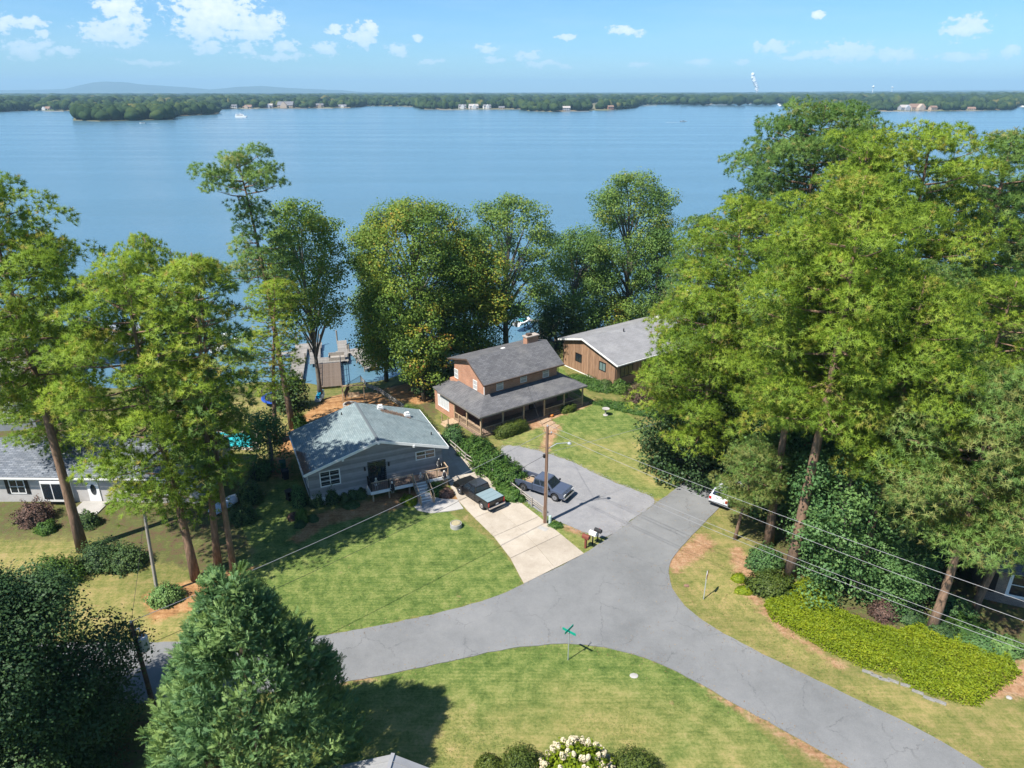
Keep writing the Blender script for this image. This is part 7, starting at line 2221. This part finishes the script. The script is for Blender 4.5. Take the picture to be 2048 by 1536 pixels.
small_dock('long narrow dock left of the main boat dock', 590, 762, R(12), 17, 2.0, fingers=((-3.4, -1.0, 12, 13.6), (1.0, 3.2, 14, 17)))
small_dock('collapsed looking pale dock under the shore maple', 745, 735, R(28), 9, 2.2, fingers=((-3, 3, 8, 9.8),))
small_dock('pier reaching out from the bank right of the brick chimney', 1075, 690, R(-14), 14, 2.0, fingers=((-4.5, 4.5, 12.5, 14.2),))
small_dock('walkway dock at the left edge leading to the boathouses', 150, 740, R(14), 16, 1.8)


def boathouse(label, px, py, ang, L_, W_, zt=1.2, roof_m=None, boat=False):
    q = G(px, py, zt); t = thing('boathouse', label, 'boathouse', (q.x, q.y, 0), ang)
    rb = MB(); slab_roof(rb, [(0, 0, zt - 0.3), (W_, 0, zt - 0.3), (W_, L_, zt + 0.3), (0, L_, zt + 0.3)], 0.16); rb.build('roof', roof_m or M_galv, t)
    for x in (0.3, W_ - 0.3):
        for y in (0.3, L_ * .5, L_ - 0.3): MB().tube([(x, y, -6), (x, y, zt - 0.4)], 0.13, 7).build('pile', M_pile, t)
        MB().beam((x, 0.3, -1.9), (x, L_ * .5, zt - 0.5), 0.1).beam((x, L_ * .5, -1.9), (x, L_ - .3, zt - 0.4), 0.1).beam((x, L_ * .5, -1.9), (x, 0.3, zt - .5), 0.1).build('brace', M_pile, t)
    planks(t, -1.2, 0.2, 0, L_, -2.35, step=0.6)
    return t


boathouse('flat grey boathouse roof behind the left pines', 140, 690, R(10), 8.5, 10.0, 0.9)
boathouse('brown boathouse roof at the far left on dark lattice', -40, 668, R(10), 9, 8.5, 1.3, tp_)


def powerboat(label, X, Y, z, rz, L_=7.0, cover=None, name='motorboat', top=True, group=None):
    t = thing(name, label, 'boat', (X, Y, z), rz, group); k = L_ / 7
    rings = [[(x * k, -w * k, 0.75 * k), (x * k, -w * .8 * k, 0.2 * k), (x * k, 0, -0.15 * k), (x * k, w * .8 * k, 0.2 * k), (x * k, w * k, 0.75 * k), (x * k, w * .85 * k, 0.8 * k), (x * k, -w * .85 * k, 0.8 * k)] for x, w in ((-3.3, 1.1), (-1.5, 1.2), (0.8, 1.18), (2.3, 0.75), (3.4, 0.06))]
    mb = MB()
    for r_ in rings: mb.v += r_
    for i in range(4):
        for j in range(7): mb.f.append([i * 7 + j, i * 7 + (j + 1) % 7, (i + 1) * 7 + (j + 1) % 7, (i + 1) * 7 + j]); mb.m.append(0)
    mb.f += [list(range(7)), list(range(28, 35))]; mb.m += [0, 0]
    mb.build('hull', M_white, t)
    MB().hexa([(-1.2 * k, -.8 * k, .8 * k), (1.2 * k, -.8 * k, .8 * k), (1.2 * k, .8 * k, .8 * k), (-1.2 * k, .8 * k, .8 * k), (-1.0 * k, -.65 * k, 1.4 * k), (.3 * k, -.65 * k, 1.4 * k), (.3 * k, .65 * k, 1.4 * k), (-1.0 * k, .65 * k, 1.4 * k)]).build('windscreen', cover or M_glass, t)
    if top:
        MB().box(-1.6 * k, 0.5 * k, -.85 * k, .85 * k, 2.15 * k, 2.22 * k).build('canopy', cover or M_white, t)
        for x in (-1.4, 0.3):
            for s in (-.8, .8): MB().tube([(x * k, s * k, .8 * k), (x * k, s * k, 2.15 * k)], 0.03 * k, 5).build('strut', M_galv, t)
    MB().box(-3.6 * k, -3.2 * k, -.25 * k, .25 * k, 0.1 * k, 1.1 * k).build('outboard', M_trimb, t)
    return t


q = G(458, 690, -1.2); powerboat('white motorboat on a lift between the left pines', q.x, q.y, -1.6, R(70))
q = G(1046, 636, -1.0); powerboat('boat under a teal cover at the pier behind the open tree', q.x, q.y, -2.0, R(60), 5.0, cover=mat('teal_cover', (0.03, 0.22, 0.25), 0.8), top=False)
q = G(1390, 595, -1.0); powerboat('white boat at the shore glimpsed behind the grove', q.x, q.y, -1.8, R(20))
# boats out on the lake
q = G(482, 235, WATER_Z)
yt = thing('cruiser', 'white two deck cruiser far out on the lake, left of centre', 'boat', (q.x, q.y, WATER_Z), R(8))
MB().prism([(-8.5, 0), (8, 0), (10, 2.6), (-9, 2.4)], -2.6, 2.6).build('hull', M_white, yt)
MB().prism([(-8, 2.4), (6, 2.5), (4.5, 4.9), (-8, 4.9)], -2.2, 2.2).build('cabin', M_white, yt)
MB().box(-6.5, 3.8, -2.24, -2.18, 3.3, 4.2).build('window_band', M_glass, yt)
MB().box(-7, 2, -2.2, 2.2, 6.6, 6.8).build('upper_canopy', M_white, yt); MB().prism([(-1, 4.9), (3.4, 4.9), (2.2, 6.2), (-1, 6.2)], -1.8, 1.8).build('flybridge', M_white, yt)
for x in (-6.8, 1.8):
    for s in (-2, 2): MB().tube([(x, s, 4.9), (x, s, 6.6)], 0.08, 5).build('strut', M_galv, yt)
for lab, px, py, L_, rz in (('tiny white speedboat trailing a wake on the right half of the lake', 1367, 243.5, 9, R(5)), ('tiny white speedboat under the wooded point', 285, 247, 8, R(178)),
                            ('distant boat near the middle far shore', 800, 217, 8, R(10)), ('distant pontoon boat by the far shore left of centre', 745, 213, 10, R(0))):
    q = G(px, py, WATER_Z); powerboat(lab, q.x, q.y, WATER_Z, rz, L_, name='speedboat', top='pontoon' in lab)
M_foam = mat('wake_foam', (0.55, 0.6, 0.64), 0.6)
for px, py, dx, dy, w_ in ((1360, 244.5, -80, 0.6, 2.2), (295, 247, 60, -1.5, 2.0)):
    a = G(px, py, WATER_Z + 0.06); b = G(px + dx * (0.35), py + dy * .35, WATER_Z + 0.06); n = Vector((0, 1, 0)) * w_
    tag(MB().poly([a - n * .3, a + n * .3, b + n, b - n]).build('boat_wake', M_foam), 'foam wake behind a far speedboat', 'wake', kind='stuff')

# ================================================================== houses and marks on the far shore
FHM = [mat('far_house_white', (0.60, 0.58, 0.55), 0.8), mat('far_house_tan', (0.42, 0.33, 0.25), 0.8), mat('far_house_grey', (0.33, 0.34, 0.36), 0.8), mat('far_house_brick', (0.33, 0.16, 0.11), 0.8)]
FRM = [mat('far_roof_grey', (0.15, 0.15, 0.16), 0.9), mat('far_roof_brown', (0.22, 0.14, 0.10), 0.9), mat('far_roof_pale', (0.36, 0.33, 0.30), 0.9)]


def far_house(px, py, w, storeys, mi, ri, lab, rz, wing=True):
    q = G(px, py, WATER_Z); zb = -2.2
    t = thing('lakeside_house', lab, 'house', (q.x, q.y, zb), rz, 'houses on the far shore')
    h = storeys * 3.2; d = w * 0.6
    MB().box(-w / 2, w / 2, 0, d, 0, h).prism([(0, h), (d, h), (d / 2, h + d * .35)], -w / 2 + .1, w / 2 - .1, axis='x').build('wall', FHM[mi], t)
    rb = MB(); slab_roof(rb, [(-w / 2 - .6, -.6, h - .2), (w / 2 + .6, -.6, h - .2), (w / 2 + .6, d / 2, h + d * .38), (-w / 2 - .6, d / 2, h + d * .38)], .3)
    slab_roof(rb, [(-w / 2 - .6, d / 2, h + d * .38), (w / 2 + .6, d / 2, h + d * .38), (w / 2 + .6, d + .6, h - .2), (-w / 2 - .6, d + .6, h - .2)], .3)
    rb.build('roof', FRM[ri], t)
    n = max(2, int(w / 4))
    for s in range(storeys):
        for i in range(n):
            x = -w / 2 + w * (i + .5) / n
            MB().box(x - 1.1, x + 1.1, -0.12, -0.0, 0.9 + s * 3.2, 2.6 + s * 3.2).build('window', M_glass, t)
    if wing:
        MB().prism([(-w * .2, 0), (w * .2, 0), (w * .2, h), (0, h + w * .22), (-w * .2, h)], -w * .28, -0.13).build('gable_wing', FHM[mi], t)
    return t


for i, (px, w, st_, mi, ri, lab) in enumerate(FH):
    far_house(px, shore_y(px) - 0.25, w, st_, mi, ri, lab, R(random.uniform(-18, 18)), wing=w > 17)
# low docks and sea walls on the far shore
FDN = ['far left', 'second from left', 'before the tan red roofed house', 'before the gabled mansion', 'right of the mansion', 'at the inlet mouth', 'below the white cluster', 'along the spit', 'at the bay start', 'under the bay row of houses', 'by the boat channel', 'at the right shore start', 'before the tan mansion', 'at the right shore end', 'in the far right cove']
for i, (px, py, w) in enumerate(((110, 223, 40), (200, 222, 30), (500, 218, 40), (590, 218, 60), (650, 217, 40), (815, 214, 26), (900, 220, 50), (1150, 223, 60), (1300, 212, 40), (1430, 210, 80), (1560, 208, 30), (1650, 217, 40), (1790, 223, 60), (1940, 222, 60), (2035, 214, 60))):
    q = G(px, py, WATER_Z)
    MBo = MB().box(-w / 2, w / 2, -1.5, 1.5, 0, 0.9)
    o = MBo.build('far_dock', M_dockw if i % 2 else M_conc, loc=(q.x, q.y, WATER_Z)); tag(o, 'low pale dock or sea wall on the far waterline, ' + FDN[i], 'dock', 'far docks and sea walls')
# small boats moored at the right bay and marina
rgm = random.Random(4)
for i in range(16):
    px = rgm.choice((rgm.uniform(1545, 1600), rgm.uniform(2015, 2048), rgm.uniform(1560, 1590))); py = 209 + (px < 1700) * 3 * rgm.random() + (px > 1700) * 5
    q = G(px, py, WATER_Z)
    b = MB().prism([(-5, 0), (4, 0), (6, 1.8), (-5, 1.6)], -1.6, 1.6).prism([(-3, 1.7), (2, 1.7), (1, 3.4), (-3, 3.4)], -1.2, 1.2).build('moored_boat', M_white, loc=(q.x, q.y, WATER_Z))
    b.rotation_euler[2] = rgm.uniform(-1, 1); tag(b, 'tiny white boat moored in the far right bay', 'boat', 'boats moored in the far bay')
# power station steam and water towers on the horizon
rgs = np.random.default_rng(2)
v, f = ICO2; n = 60; D = 9000
base = at(1514, 183, D); topp = at(1512, 149, D); V = []
for i in range(n):
    t = i / (n - 1); c = np.array(base.lerp(topp, t)); c[0] += (-34 * t + 7 * math.sin(t * 6)) * 1.0; r = 11 + 12 * t * (1.25 - t) * 1.6 + rgs.uniform(-2, 4)
    c += rgs.normal(size=3) * 2.5
    V.append(c + v * r * (1 + 0.12 * rgs.normal(size=(len(v), 1))))
V = np.concatenate(V); F = (np.arange(n)[:, None, None] * len(v) + f[None]).reshape(-1, 3)
so = np_mesh('steam_plume', V, 3, mat('steam', (0.85, 0.86, 0.88), 1.0), faces=F); so.data.polygons.foreach_set('use_smooth', np.ones(len(so.data.polygons), bool))
tag(so, 'white steam plume rising over the horizon', 'steam', kind='stuff')
for lab, px, py, s in (('left and larger of two white water towers on the right horizon', 1747, 173, 1.0), ('right and smaller of two white water towers on the right horizon', 1785, 174.5, 0.75)):
    q = at(px, py, 9000); t = thing('water_tower', lab, 'water tower', (q.x, 9000, 0))
    MB().lathe([(6 * s, 0), (4 * s, q.z * .5), (4 * s, q.z - 12 * s)], 10).build('shaft', M_white, t)
    MB().lathe([(4 * s, -13 * s), (15 * s, -8 * s), (17 * s, 0), (12 * s, 7 * s), (3 * s, 10 * s)], 16, (0, 0, q.z)).build('tank', M_white, t)
